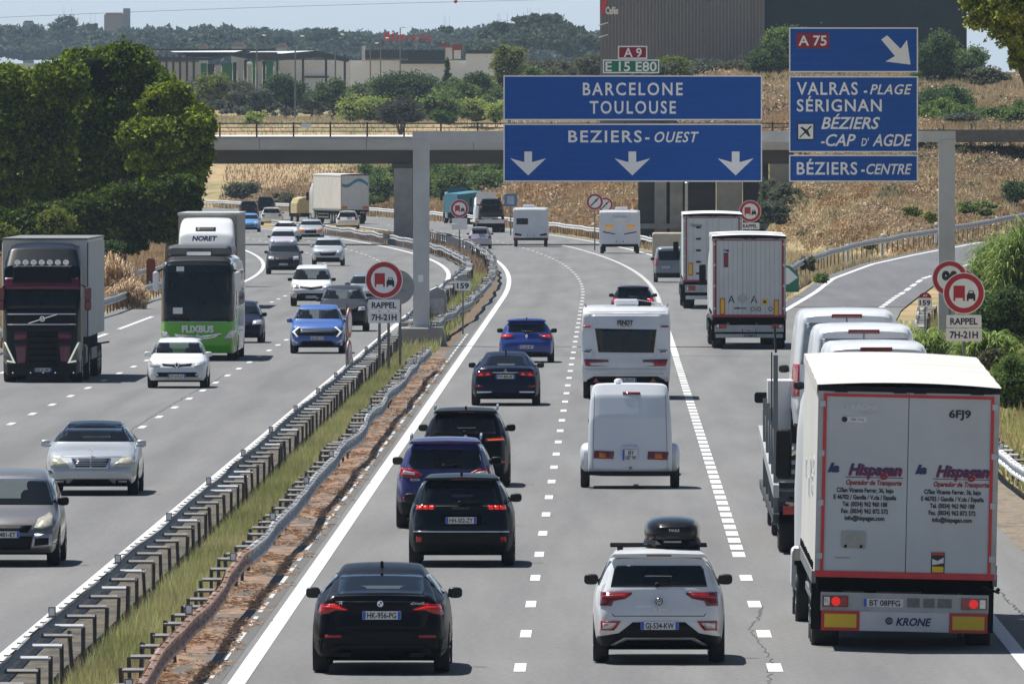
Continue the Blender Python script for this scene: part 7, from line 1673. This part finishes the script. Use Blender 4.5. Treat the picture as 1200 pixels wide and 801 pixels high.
# -- bushes and trees beyond the bridge, left to right (own look, own label)
for a in [
 ('yellow-topped tree just right of the big pines, above the bridge', 247, 82, 125, 36, 1500, L_PINEY), ('grey-olive shrub between the yellow-topped tree and the beige shrub', 222, 95, 130, 34, 1520, L_GREYG),
 ('beige-green shrub in front of the green doors of the open shed', 279, 90, 132, 38, 1560, L_OLIVE), ('small olive shrub left of the large round tree', 305, 100, 134, 26, 1500, L_GREYG),
 ('large round dark green tree in front of the open shed', 334, 80, 133, 44, 1480, L_DARK), ('low grey-green shrub at the right foot of the large round tree', 365, 106, 133, 34, 1490, L_GREYG),
 ('dark green tree at the right end of the open shed', 389, 88, 132, 34, 1500, L_DARK), ('low lime bush peeping over the bridge rail at left', 298, 128, 148, 24, 1250, L_LIME),
 ('dark grey-brown shrub left of the lime bamboo', 424, 98, 130, 30, 1480, L_OLIVE), ('large dark green tree in front of the white hotel block', 474, 78, 130, 78, 1450, L_DARK),
 ('grey-black shrub in front of the large dark tree', 468, 112, 150, 56, 1300, leaf_mat('grey black shrub', (.03, .035, .025), (.12, .125, .085))), ('olive tree mass right of the cypress', 535, 90, 128, 48, 1460, L_MID),
 ('mid green bushes below the cypress', 515, 105, 146, 46, 1330, L_MID), ('dark low shrub left of the second lime bush', 520, 126, 150, 26, 1240, L_DARK),
 ('small dark tree beside the hotel, left of the pointed tree', 560, 80, 118, 28, 1480, L_DARK),
 ('golden-olive tree mass above the left end of the signs', 640, 66, 100, 62, 1480, L_OLIVE), ('green shrub right of the pointed tree', 618, 72, 104, 32, 1440, L_MID),
 ('olive tree behind the A 9 panel', 702, 58, 102, 44, 1420, L_OLIVE), ('yellow-green bush right of the E 80 panel', 792, 62, 98, 46, 1400, L_PINEY),
 ('grey-green bush between two yellowish ones in front of the grey building', 830, 66, 98, 40, 1390, L_GREYG), ('pale yellow bush under the corner of the grey building', 858, 68, 98, 36, 1380, L_OLIVE),
 ('dark green tree at the corner of the big dark building', 897, 40, 102, 44, 1360, L_DARK), ('bright green tree top rising left of the A 75 panel', 925, 22, 90, 52, 1380, L_MID),
 ('dark tree behind the A 75 panel', 965, 30, 110, 60, 1370, L_DARK), ('tall dark green tree just right of the A 75 panel', 1098, 30, 108, 46, 1300, L_DARK),
 ('olive bush right of the tall dark tree, under the dark building', 1128, 48, 104, 44, 1310, L_MID), ('round dark green bush right of the blue panels', 1106, 92, 152, 66, 1150, leaf_mat('round bush green', (.022, .06, .02), (.16, .28, .08))),
 ('brownish bush on the dry hilltop, right of the round dark one', 1160, 76, 104, 44, 1280, L_OLIVE), ('green scrub along the parapet near the right edge', 1175, 122, 152, 60, 1100, L_MID),
 ('low green scrub behind the parapet beside the round dark bush', 1128, 128, 152, 40, 1090, L_GREYG),
 ]: bush(a[0], *a[1:5], d=(a[5] + 270 if a[1] < 720 and a[5] < 1500 else a[5] + 230 if a[1] < 720 else a[5]), m=a[6], cat='tree' if ' tree' in a[0] else 'shrub', name='tree' if ' tree' in a[0] else 'shrub', dens=1.6)
bush('pointed yellow-green tree left of the signs', 597, 44, 108, 42, 1690, L_PINEY, cat='tree', name='tree'); bush('slender dark cypress in front of the hotel', 524, 66, 104, 9, 1740, L_DARK, 'tree', 'cypress_tree', shape='cone', nc=12)
for (lab, px, top, bot, w, d) in (('lime-green bamboo clump on the left bank above the bridge', 426, 108, 148, 60, 1690), ('lime-green bamboo clump just left of the signs', 556, 110, 148, 52, 1680), ('lime bamboo strip touching the left edge of the signs', 586, 114, 148, 26, 1670)):
    bush(lab, px, top, bot, w, d, L_LIME, dens=1.8, trunk=False)
# under the bridge and on the cutting slope
for a in [('brown-green shrub on the slope seen under the bridge, at far left', 286, 208, 238, 40, 1450, L_OLIVE), ('olive shrub above the beige truck, seen under the bridge', 332, 222, 244, 24, 1500, L_OLIVE), ('green shrub under the bridge right of the pale lorry', 448, 198, 240, 30, 1400, L_MID),
          ('dark bush under the bridge just right of the pier', 498, 196, 236, 34, 1400, L_DARK), ('bright green bush under the bridge above the small round sign', 530, 194, 238, 44, 1380, leaf_mat('fresh green', (.05, .1, .02), (.2, .29, .06))),
          ('green bush under the left end of the signs', 572, 196, 232, 46, 1390, L_MID), ('dark scrub below the down-arrow panel', 604, 205, 222, 30, 1400, L_DARK)]: bush(a[0], *a[1:6], m=a[6], trunk=False)
# slope right of the abutment
for a in [('green scrub at the foot of the abutment', 905, 232, 268, 40, 900, L_GREYG), ('dark ivy-like patch by the abutment corner', 915, 215, 240, 26, 960, L_DARK), ('light green bush low on the slope, left of the gantry post', 1069, 240, 256, 22, 850, L_PINEY), ('second light green bush, touching the gantry post', 1092, 246, 264, 16, 845, L_PINEY),
          ('small green tuft in mid slope right of the post', 1143, 212, 226, 14, 940, L_PINEY), ('olive bush just right of the gantry post top', 1130, 170, 192, 20, 985, L_OLIVE), ('olive bush high on the slope right of the post', 1162, 168, 184, 22, 990, L_OLIVE), ('small olive tuft left of the post, high on the slope', 1091, 166, 182, 16, 985, L_OLIVE), ('dark shrub at the right edge of the slope', 1190, 204, 246, 40, 930, L_DARK),
          ('leafy green bush right of the post, above the slip road rail', 1146, 232, 256, 44, 880, L_REED), ('dark tuft under the slip road rail at left', 1018, 282, 294, 16, 775, L_DARK), ('green tuft growing by the low end of the slip road rail', 962, 318, 334, 18, 672, L_MID), ('olive bush left of the low end of the rail', 946, 296, 322, 20, 700, L_OLIVE)]: bush(a[0], *a[1:6], m=a[6], trunk=False)
# right bank beside the lorries
cl_parts = [(1168, 12, 44, 36), (1200, 40, 40, 34), (1150, -18, 40, 40), (1205, 0, 50, 50), (1255, 20, 60, 60), (1196, 66, 18, 20), (1235, 90, 26, 40)]
pine('leafy crown of a near tree hanging into the top right corner', cl_parts, 478, 1290, 52000, L_TOP, 31, leaf=.16)
reeds('tall giant reed clump right of the gantry post', 1172, 268, 400, 60, 520, L_REED, 5000, lw=.024, spread=2); reeds('giant reed clump cut by the right edge of the photo', 1200, 250, 400, 60, 500, L_REED, 5000, lw=.024, spread=2)
reeds('reed clump under the gantry post, left of the sign pole', 1090, 388, 432, 50, 410, L_REED, 1500, lw=.022, spread=2); reeds('reed tuft behind the RAPPEL plates at right', 1156, 388, 450, 56, 398, L_REED, 2200, lw=.022, spread=2); reeds('grass tuft at the foot of the 159 marker', 1062, 372, 412, 30, 455, L_GRASS, 700, 'grass_tuft', 'grass', lw=.02)
for a in [('dark bush on the bank right of the RAPPEL plates', 1176, 330, 420, 60, 420, L_DARK), ('olive bush above the guardrail at the right edge', 1190, 400, 500, 60, 345, L_MID), ('brownish shrub on the bank beside the sign pole', 1166, 404, 440, 34, 392, L_OLIVE), ('green shrub low on the bank over the lorry roof', 1152, 428, 470, 34, 350, L_REED)]: bush(a[0], *a[1:6], m=a[6], trunk=False, leaf=3.4, dens=1.3)

# -- grasses (nobody could count them)
def grass(name, label, xs_, ys_, n, h, w, m, seed, zf=None, mask=None, lean=.35):
    g = np.random.default_rng(seed); X = xs_[0] + (xs_[1] - xs_[0]) * g.random(n); Y = ys_[0] + (ys_[1] - ys_[0]) * g.random(n)
    if mask is not None: k = mask(X, Y, g.random(n)); X, Y = X[k], Y[k]
    n = len(X); Z = (zf or ground_z)(X, Y) - .02; hh = h * (.4 + .9 * g.random(n)); a = g.random(n) * 6.28; b = g.random(n) * 6.28; ln = hh * lean
    base = np.stack([X, Y, Z], 1); d = np.stack([np.cos(a), np.sin(a), 0 * a], 1) * w / 2
    tip = base + np.stack([np.cos(b) * ln, np.sin(b) * ln, hh], 1); V = np.stack([base - d, base + d, tip], 1).reshape(-1, 3)
    clump = .5 + .25 * np.sin(X * 1.7 + Y * .31) * np.sin(Y * .9 - X * .6) + .25 * np.sin(X * .5 + 2 * np.sin(Y * .12)) * np.sin(Y * .17 + X * .2)
    o = raw_mesh(name, V, np.arange(3 * n).reshape(-1, 3), m, col=np.clip(.4 * g.random(n) + .75 * clump - .1, 0, 1)); tag(o, label, 'grass', kind='stuff'); return o
z0 = lambda X, Y: 0 * X - .02
lump = lambda X, Y: .5 + .5 * np.sin(Y * .33 + 1) * np.sin(Y * .11)
grass('median_grass', 'green verge grass growing between the two median guardrails', (-7.05, -6.35), (158, 470), 62000, .34, .022, L_GRASS, 1, z0, lambda X, Y, r: r < (.35 + .65 * lump(X, Y)) * np.where(Y < 300, 1, .8))
grass('median_grass', 'dry yellow grass mixed into the median verge', (-7.1, -6.2), (158, 480), 46000, .30, .018, L_PALE, 2, z0, lambda X, Y, r: r < 1 - .6 * lump(X, Y))
grass('median_grass', 'grass tufts in the far median beyond the gantry foot', (-9.5, -5.7), (470, 760), 16000, .4, .05, L_GRASS, 3, z0, lambda X, Y, r: (r < lump(X, Y)) & (X > -7.2 - offL(Y)) & (X < -5.9 - offR(Y)))
grass('median_grass', 'thin dry grass in the far median where the carriageways part', (-24, -6), (740, 1120), 30000, .35, .08, L_STRAW, 4, z0, lambda X, Y, r: (X > -7.1 - offL(Y)) & (X < -5.8 - offR(Y)))
grass('dry_grass', 'pale dry grass on the flat verge between main road and slip road', (-4, 34), (640, 975), 90000, .45, .07, L_PALE, 5, None, lambda X, Y, r: (X > 7.0 - offR(Y)) & (X < lin(Y, RL) - .9))
grass('dry_grass', 'straw-brown grass covering the slope below the bridge road', (12, 48), (835, 1004), 80000, .25, .10, L_STRAW, 6, None, lambda X, Y, r: (X > lin(Y, RL) - 40) & (ground_z(X, Y) > .25) & (X > 11.5))
grass('dry_grass', 'dry grass on the cutting slope seen under the bridge', (-45, 14), (1015, 1640), 130000, .6, .12, L_STRAW, 7, None, lambda X, Y, r: (X > xeR(Y) + 1.3))
grass('dry_grass', 'dry grass on the hilltop above the bridge, behind the signs', (-60, 45), (1200, 1800), 90000, .6, .14, L_PALE, 8, None, lambda X, Y, r: ground_z(X, Y) > 6)
grass('dry_grass', 'dry grass on the hilltop right of the blue panels', (4, 48), (1016, 1400), 60000, .5, .09, L_STRAW, 9)
grass('bank_grass', 'mixed green and dry grass on the right bank above the guardrail', (8.3, 24), (190, 640), 90000, .5, .035, L_GRASS, 10, None, lambda X, Y, r: (X > lin(Y, RAIL_R) + .25))
grass('bank_grass', 'dry straw on the right bank near the sign pole', (8.3, 24), (190, 700), 50000, .5, .04, L_STRAW, 11, None, lambda X, Y, r: (X > lin(Y, RAIL_R) + .2))
grass('verge_grass', 'dry grass on the left verge under and beside the big pines', (-48, -21), (420, 990), 70000, .45, .06, L_STRAW, 12, None, lambda X, Y, r: (X < -21.4 - offL(Y)))

# ================================================================ buildings and far hills
def P_(px, py, d): k = d / F; return (px - VX) * k, CH - (py - VY) * k
M_CLADG = mat('grey ribbed cladding', (0.21, 0.205, 0.205), 0.6, var=.12, scale=.08, spec=.2); M_CLADN = mat('dark navy cladding', (0.018, 0.028, 0.04), 0.55, var=.15, scale=.06, spec=.2)
D = 1500.0; x0, z0b = P_(703, 112, D); x1, _ = P_(896, 112, D); x2, _ = P_(1133, 112, D); zt_ = P_(0, -120, D)[1]
bg = empty('warehouse', ((x0 + x1) / 2, D, 8), label='huge windowless grey and navy building filling the top right of the photo', cat='building'); ox = (x0 + x1) / 2
MB().box(x0 - ox, x1 - ox, 0, 40, 0, zt_ - 8).build('grey_wall', M_CLADG, bg); MB().box(x1 - ox + .02, x2 - ox, 1.0, 40, 0, zt_ - 8).build('navy_wall', M_CLADN, bg)
n = 48
mbr = MB(); 
for i in range(n): x = x0 - ox + (x1 - x0) * (i + .5) / n; mbr.box(x - .10, x + .10, -.12, 0, 0, zt_ - 8)
o = mbr.build('cladding_rib', M_CLADG, bg); o['kind'] = 'stuff'
mbr = MB()
for i in range(56): x = x1 - ox + (x2 - x1) * (i + .5) / 56; mbr.box(x - .10, x + .10, .88, 1.0, 0, zt_ - 8)
o = mbr.build('cladding_rib', M_CLADN, bg); o['kind'] = 'stuff'
for px in (776, 828, 882): a, _ = P_(px, 0, D); MB().box(a - ox - .06, a - ox + .06, -.2, -.12, 4, 20).build('downpipe', M_POST, bg)
a = P_(704, 16, D); b = P_(712, -14, D)
MB().prism([(a[0] - ox - .1, a[1] - 8), (a[0] - ox + .35, a[1] - 8), (b[0] - ox + .3, b[1] - 8), (b[0] - ox - .3, b[1] - 8)], 'y', -.3, -.13).build('red_logo', mat('logo red', (.6, .02, .04), .5), bg)
a = P_(717, 12.5, D); text('Cafés', .75, (a[0] - ox, -.2, a[1] - 8), M_WHITE, bg, width=1.4, bold=.05)
for py in (30, 44): a = P_(706, py, D); MB().bar((a[0] - ox - .4, -.5, a[1] - 8), (a[0] - ox + .6, -.3, a[1] - 8 + .3), .12, .12).build('wall_lamp', M_WHITE, bg)

# open shed with folded roof
D = 1980.0; k = D / F
sh = empty('open_shed', (P_(290, 0, D)[0], D, 8), label='long open steel shed with folded dark roof and green doors, above the bushes at left', cat='building'); ox = P_(290, 0, D)[0]
S_ = lambda px, py: (P_(px, py, D)[0] - ox, P_(px, py, D)[1] - 8)
M_ROOFD = mat('dark roof edge', (.035, .04, .045), .6); M_ROOFL = mat('pale roof sheet', (.62, .64, .66), .5, var=.05); M_SHG = mat('shed green', (.03, .24, .11), .6); M_SHW = mat('shed grey wall', (.6, .62, .66), .7, var=.08)
MB().prism([S_(170, 66), S_(246, 68), S_(288, 58.5), S_(294, 61), S_(246, 71), S_(176, 72)], 'y', -1.4, -1.25).build('roof_edge', M_ROOFD, sh)
def slope(pts, nm):
    vs = [(S_(a, b)[0], -1.2 + (68 - b) * 1.4, S_(a, b)[1]) for a, b in pts]; MB().add(vs + [(v[0], v[1] + .1, v[2] - .1) for v in vs], [tuple(range(len(vs))), tuple(range(2 * len(vs) - 1, len(vs) - 1, -1))]).build(nm, M_ROOFL, sh)
slope([(197, 59.5), (287, 58.5), (247, 67), (222, 66)], 'roof_sheet'); slope([(290, 60), (366, 59), (366, 62.5), (294, 63)], 'roof_sheet')
MB().prism([S_(170, 57.5), S_(322, 57.3), S_(322, 58.6), S_(170, 59)], 'y', 0, 9).build('roof_edge', M_ROOFD, sh)
MB().prism([S_(280, 62.5), S_(330, 63), S_(372, 59.5), S_(411, 69), S_(408, 73), S_(372, 67), S_(330, 71), S_(294, 70), S_(272, 66)], 'y', -1.6, -1.5).build('roof_edge', M_ROOFD, sh)
for (a, b, t, c, m) in ((172, 183, 72, 92, M_SHW), (184, 233, 73, 92, M_SHW), (234, 241, 74, 92, M_SHG), (242, 250, 75, 92, M_ROOFD), (251, 258, 76, 92, M_SHW), (259, 271, 74, 92, M_SHG), (272, 276, 73, 92, M_ROOFD), (277, 284, 70, 92, M_SHW), (285, 288, 70, 92, M_ROOFD), (289, 294, 76, 92, M_SHW), (295, 298, 70, 92, M_SHG), (300, 306, 72, 92, M_SHW), (307, 310, 71, 92, M_ROOFD), (311, 319, 71, 92, M_SHG), (320, 324, 72, 92, M_SHW)):
    p, q = S_(a, c), S_(b, t); MB().box(p[0], q[0], 5, 5.4, 0, q[1]).build('wall_panel', m, sh)
for px in (187, 195, 203, 211, 219, 227, 325, 355, 382, 404): p = S_(px, 64); MB().box(p[0] - .16, p[0] + .16, 0, .4, 0, p[1]).build('column', M_ROOFD, sh)
p, q = S_(326, 98), S_(410, 70); MB().box(p[0], q[0], 9, 14, 0, q[1]).build('back_wall', mat('white shed wall', (.84, .86, .88), .6), sh)
p, q = S_(355, 91), S_(384, 89); MB().box(p[0], q[0], 8.5, 8.9, p[1], q[1]).build('beam', M_ROOFD, sh)
# hotel / white block
D = 2150.0; k = D / F; ox = P_(490, 0, D)[0]; S_ = lambda px, py: (P_(px, py, D)[0] - ox, P_(px, py, D)[1] - 8)
ht = empty('hotel_building', (ox, D, 8), label='low white hotel block with black roof band and red ibis letters', cat='building')
def hb(a, b, t, c, y0, y1, nm, m): p, q = S_(a, c), S_(b, t); return MB().box(p[0], q[0], y0, y1, p[1], q[1]).build(nm, m, ht)
hb(398, 552, 71, 150, 0, 20, 'wall', mat('pale hotel wall', (.82, .84, .86), .7, var=.05)); hb(424, 428, 54, 72, -1, 2, 'parapet_end', M_SHW); hb(428, 478, 58.5, 69, -1, -.02, 'roof_band', M_ROOFD); hb(478, 521, 58.5, 71, -1, -.02, 'roof_band', mat('navy roof band', (.012, .02, .03), .5)); hb(470, 524, 71.1, 75, -1, -.02, 'awning', M_ROOFD)
hb(522, 530, 56, 70, -.6, -.02, 'white_tower', M_WHITE); hb(530, 542, 52, 59, -1.2, -.02, 'red_box', mat('brick red box', (.28, .05, .04), .7)); hb(514, 527, 51, 55, -1.4, -.03, 'red_canopy', mat('brick red box', (.28, .05, .04), .7)); hb(532, 540, 59, 69, -.9, -.02, 'white_tower', M_WHITE); hb(546, 581, 59, 63, -1, 4, 'roof_band', M_ROOFD); hb(546, 581, 63.1, 90, -.5, 4, 'wall', mat('pale hotel wall', (.82, .84, .86), .7, var=.05))
p = S_(462.5, 42.5); text('ibis', 13.5 * k * .8, (p[0], -1.5, p[1]), mat('faded sign red', (.6, .04, .05), .5), ht, width=26 * k, bold=.02)
p = S_(493, 45); text('HOTEL', 7.5 * k, (p[0], -1.5, p[1]), mat('faded sign red', (.45, .06, .07), .5), ht, width=28 * k, bold=.01)
for a in (453, 462, 472, 484, 503): hb(a, a + .8, 50, 60, -1.4, -1.2, 'sign_strut', M_POST)
# lighting masts
for (px, top, bot, d, lab) in ((301, 43, 95, 1750, 'slim lamp post with a white head above the shed roof'), (346, 44, 92, 1740, 'dark mast in front of the right part of the shed'), (393, 42, 80, 1760, 'mast with a cross arm at the right end of the shed'), (446, 46, 95, 1900, 'thin mast left of the ibis letters'), (469, 33, 95, 1880, 'curved lamp post beside the ibis letters'), (434, 52, 90, 1900, 'thin pole at the left end of the hotel')):
    p = at(px, top, d); zb = at(px, bot, d).z; r = empty('lamp_post', (p.x, d, zb - 2), label=lab, cat='lamp post'); MB().cyl((0, 0, -3), (0, 0, p.z - zb + 2), .12, .07, 8).build('pole', M_POST, r)
    MB().bar((0, 0, p.z - zb + 2), (.9, -.1, p.z - zb + 2.15), .08, .06).build('arm', M_POST, r); MB().ell((.9, -.1, p.z - zb + 2.15), (.3, .15, .08), 5).build('lamp_head', M_WHITE, r)
# chateau on the skyline
D = 5200.0; ox = P_(136, 0, D)[0]; S_ = lambda px, py: (P_(px, py, D)[0] - ox, P_(px, py, D)[1]); r = empty('chateau', (ox, D, 0), label='hazy pinkish building with a tower on the far skyline', cat='building'); Mh = mat('old stone', (.42, .34, .27), .8)
p, q = S_(122, 40), S_(148, 17.5); MB().box(p[0], q[0], 0, 15, p[1] - 10, q[1]).build('wall', Mh, r); p, q = S_(144.5, 40), S_(152, 10); MB().box(p[0], q[0], -1, 7, p[1] - 10, q[1]).build('tower', mat('grey stone', (.3, .28, .27), .8), r)
MB().prism([S_(122, 18), S_(146, 18), S_(143, 15.5), S_(125, 15.5)], 'y', -.5, 15).build('roof', mat('old tile', (.4, .22, .15), .8), r); 
D = 5300.0; ox = P_(33, 0, D)[0]; r = empty('tower_house', (ox, D, 0), label='hazy block on the skyline near the left edge', cat='building'); q = P_(0, 26, D)[1]; MB().box(-2, 2, 0, 5, 20, q).build('wall', Mh, r); MB().box(-1.5, 1.5, .5, 4.5, q, q + .5).build('roof', M_ROOFD, r)
for i, (px, py, w) in enumerate(((279, 51, 16), (238, 53, 10), (330, 52, 12))):
    D = 4100.0; ox = P_(px, 0, D)[0]; q = P_(0, py, D)[1]; r = empty('far_house', (ox, D, q - 8), label='pale house with tiled roof among the far trees, ' + ('above the middle of the shed', 'left of the tall lamp post', 'above the right end of the shed')[i], cat='house'); W_ = w * D / F
    MB().box(-W_ / 2, W_ / 2, 0, 6, 0, 7).build('wall', mat('pale render', (.6, .52, .42), .8), r); MB().prism([(-W_ / 2 - .3, 7), (W_ / 2 + .3, 7), (W_ / 4, 8.4), (-W_ / 4, 8.4)], 'y', -.3, 6.3).build('roof', mat('old tile', (.4, .22, .15), .8), r)
# continuous scrub behind the single bushes
def scrub(label, d, px0, px1, tops, bot, n, m, seed, leaf=2.6, depth=60):
    g = np.random.default_rng(seed); k = d / F; cl = []; px = px0
    while px < px1:
        top = float(np.interp(px, [t[0] for t in tops], [t[1] for t in tops])) + abs(g.normal()) * 4; b = bot + g.normal() * 2; w = g.uniform(6, 15)
        y = top + w * .5
        while y < b: X, Z = P_(px + g.normal() * 3, y, d); cl.append(((X, d + g.uniform(-depth, depth) * .5, Z), (w * k * .7, w * k * .7, w * k * .55))); y += w * .8
        px += w * .7
    o = leaves('scrub', cl, n, leaf * k, m, None, seed); tag(o, label, 'scrub', kind='stuff')
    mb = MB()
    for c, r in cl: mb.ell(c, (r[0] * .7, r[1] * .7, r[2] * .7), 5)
    tag(mb.build('scrub_core', M_CORE), label + ', its dark inner stems', 'scrub', kind='stuff')
scrub('dark green scrub filling the bank between the shed and the bridge', 1800, 215, 420, [(215, 92), (260, 92), (300, 104), (360, 106), (420, 100)], 134, 16000, L_GREYG, 51)
scrub('green scrub filling the bank between the hotel and the bridge', 1790, 400, 600, [(400, 100), (440, 96), (500, 92), (560, 90), (600, 84)], 148, 30000, L_MID, 52)
scrub('olive scrub above the long blue panels', 1760, 590, 730, [(590, 88), (650, 74), (730, 76)], 106, 14000, L_OLIVE, 53)
scrub('grey-green scrub at the foot of the grey building', 1420, 730, 930, [(730, 80), (800, 74), (870, 76), (930, 66)], 102, 20000, L_GREYG, 54)
scrub('dark green scrub right of the A 75 panel', 1330, 1070, 1150, [(1070, 52), (1110, 48), (1150, 66)], 106, 14000, L_DARK, 55)
scrub('green undergrowth behind the parapet right of the blue panels', 1110, 1070, 1215, [(1070, 120), (1110, 110), (1150, 128), (1215, 116)], 152, 18000, L_MID, 56, 3.2, 20)
scrub('green undergrowth seen under the bridge between pier and signs', 1420, 425, 622, [(425, 190), (600, 190), (622, 208)], 236, 30000, L_MID, 57, 2.6, 30)
scrub('low olive growth on the slope right of the abutment', 960, 896, 950, [(896, 205), (950, 226)], 262, 7000, L_GREYG, 58, 2.8, 20)
def mounds(label, n, xr, yr, m, seed, rmin, rmax, leaves_n, leaf, mask):
    g = np.random.default_rng(seed); X = g.uniform(*xr, n * 4); Y = g.uniform(*yr, n * 4); k = mask(X, Y, g.random(n * 4)); X, Y = X[k][:n], Y[k][:n]; Z = ground_z(X, Y); R_ = g.uniform(rmin, rmax, len(X))
    cl = [((x, y, z), (r * g.uniform(.8, 1.5), r * 1.5, r * g.uniform(.5, .9))) for x, y, z, r in zip(X, Y, Z, R_)]
    o = leaves('dry_weeds', cl, leaves_n, leaf, m, None, seed); tag(o, label, 'weeds', kind='stuff')
sl = lambda X, Y, r: (ground_z(X, Y) > .5) & (X > 11.5) & (X > lin(Y, RL) - 38)
mounds('pale mounds of dry weeds all over the slope below the bridge road', 520, (12, 46), (850, 1004), L_STRAW2, 61, .3, .9, 60000, .17, sl)
mounds('reddish brown dry weeds between the pale ones on the slope', 380, (12, 46), (850, 1004), L_STRAW3, 62, .3, .8, 40000, .17, sl)
mounds('olive weeds mixed into the dry slope', 110, (12, 46), (850, 1004), L_OLIVE, 63, .3, .8, 14000, .17, sl)
cu_ = lambda X, Y, r: (X > xeR(Y) + 2.5)
mounds('pale mounds of dry weeds on the cutting slope under the bridge', 420, (-45, 14), (1030, 1600), L_STRAW2, 64, .5, 1.3, 42000, .26, cu_)
mounds('reddish dry weeds on the cutting slope under the bridge', 360, (-45, 14), (1030, 1600), L_STRAW3, 65, .5, 1.2, 36000, .26, cu_)
mounds('brown and pale dry weeds on the hilltop behind the blue panels', 420, (4, 48), (1020, 1400), L_STRAW2, 66, .4, 1.1, 36000, .22, lambda X, Y, r: r < 2)
mounds('olive weeds on the hilltop behind the blue panels', 150, (4, 48), (1020, 1400), L_OLIVE, 67, .4, 1.0, 14000, .22, lambda X, Y, r: r < 2)
bk = lambda X, Y, r: (X > lin(Y, RAIL_R) + 1.0) & ~((np.abs(X - 9.9) < 1.2) & (Y > 300) & (Y < 386))
mounds('leafy green weeds crowding the right bank above the guardrail', 260, (8.5, 20), (230, 560), L_REED, 68, .3, .9, 60000, .07, bk)
mounds('dark green brambles on the right bank', 130, (9.5, 20), (260, 560), L_MID, 69, .4, 1.0, 36000, .07, bk)
mounds('dry weeds between the green ones on the right bank', 160, (8.5, 20), (200, 560), L_STRAW2, 70, .2, .6, 20000, .06, bk)
# far wooded ridges
def ridge(name, label, d, x0, x1, tops, thick, n, size, seed, m=L_FAR):
    g = np.random.default_rng(seed); k = d / F; cl = []; px = x0
    while px < x1:
        w = g.uniform(7, 15); top = float(np.interp(px, [t[0] for t in tops], [t[1] for t in tops])) + g.normal() * 2.6
        X, Z = P_(px, top + w * .35, d); cl.append(((X, d + g.uniform(-60, 60), Z), (w * .75 * k, w * .8 * k, w * .42 * k)))
        for q in range(3): X, Z = P_(px + g.normal() * 4, top + w * .5 + 7 + 9 * q, d); cl.append(((X, d - 40 * q, Z), (w * 1.0 * k, w * k, 7 * k)))
        px += w * .55
    o = leaves(name, cl, n, size, m, None, seed); tag(o, label, 'woodland', kind='stuff')
    mb = MB()
    for c, r in cl: mb.ell(c, (r[0] * .8, r[1] * .8, r[2] * .8), 5)
    o = mb.build(name, M_CORE, None); tag(o, label.replace('trees', 'tree crowns, inner mass'), 'woodland', kind='stuff')
ridge('distant_woodland', 'hazy blue line of trees along the far skyline', 5000, -60, 760, [(-60, 34), (20, 34), (75, 30), (120, 38), (200, 36), (300, 36), (380, 42), (430, 40), (470, 42), (560, 36), (620, 40), (700, 38), (760, 40)], 20, 60000, 2.0, 21)
ridge('distant_woodland', 'darker band of rounded trees behind the shed roof', 4200, 120, 600, [(120, 46), (200, 44), (300, 38), (345, 48), (375, 37), (410, 46), (600, 50)], 20, 36000, 1.6, 22)
ridge('distant_woodland', 'hill of umbrella pines on the skyline above the ibis letters and the signs', 3200, 555, 702, [(555, 52), (575, 28), (600, 34), (622, 17), (640, 24), (660, 30), (700, 48)], 20, 26000, 1.1, 23)
for i, (px, top, w) in enumerate(((78, 16, 22), (108, 26, 14), (588, 22, 26), (624, 15, 30), (523, 30, 14))):
    bush(('lone tall tree on the hazy skyline left of the chateau', 'small round tree just left of the chateau', 'umbrella pine on the skyline, left of the highest one', 'highest umbrella pine on the skyline', 'lone thin tree on the skyline above the red canopy')[i], px, top, top + w * .8, w, 3200 if i > 1 else 4900, L_FAR, 'tree', 'umbrella_pine', gz_=0, leaf=2.2)
xs2 = np.linspace(-1500, 900, 90); ys2 = np.linspace(2300, 9000, 50); HX, HY = np.meshgrid(xs2, ys2)
HZ = 6 + 30 * np.clip((HY - 2500) / 2600, 0, 1) + 2.0 * np.sin(HX * .01) * np.cos(HY * .003); HZ[-1] = -20
grid_mesh('hills', HX, HY, HZ, earth('far hillside', [(.05, .07, .03), (.12, .13, .06), (.2, .17, .1)], (.01, .05)), 'structure')
# overhead wire with a red ball
r = empty('power_line', at(534, 2, 1500), label='thin overhead wire with a red marker ball crossing the sky', cat='cable'); mb = MB(); px_ = None; p0_ = at(534, 2, 1500)
for i in range(41):
    a = -40 + 19 * i; q = at(a, 19 - .033 * a + .000018 * (a - 300) ** 2, 1500) - p0_
    if px_ is not None: mb.cyl(px_, q, .022, n=5, caps=False)
    px_ = q
mb.build('wire', M_POST, r); MB().ell((0, 0, 0), (.2, .2, .2), 6).build('marker_ball', mat('ball red', (.4, .03, .03), .5), r)

# ================================================================ haze
hm = bpy.data.materials.new('haze'); hm.use_nodes = True; hn = hm.node_tree.nodes; hn.remove(hn['Principled BSDF'])
pv = hn.new('ShaderNodeVolumePrincipled'); pv.inputs['Color'].default_value = (0.62, 0.80, 1.0, 1); pv.inputs['Density'].default_value = HAZE; pv.inputs['Anisotropy'].default_value = 0.0
hm.node_tree.links.new(pv.outputs[0], hn['Material Output'].inputs['Volume'])
hz = MB().box(-1600, 1600, -60, 9500, -25, 75).build('haze', hm); tag(hz, kind='stuff'); hz.display_type = 'WIRE'
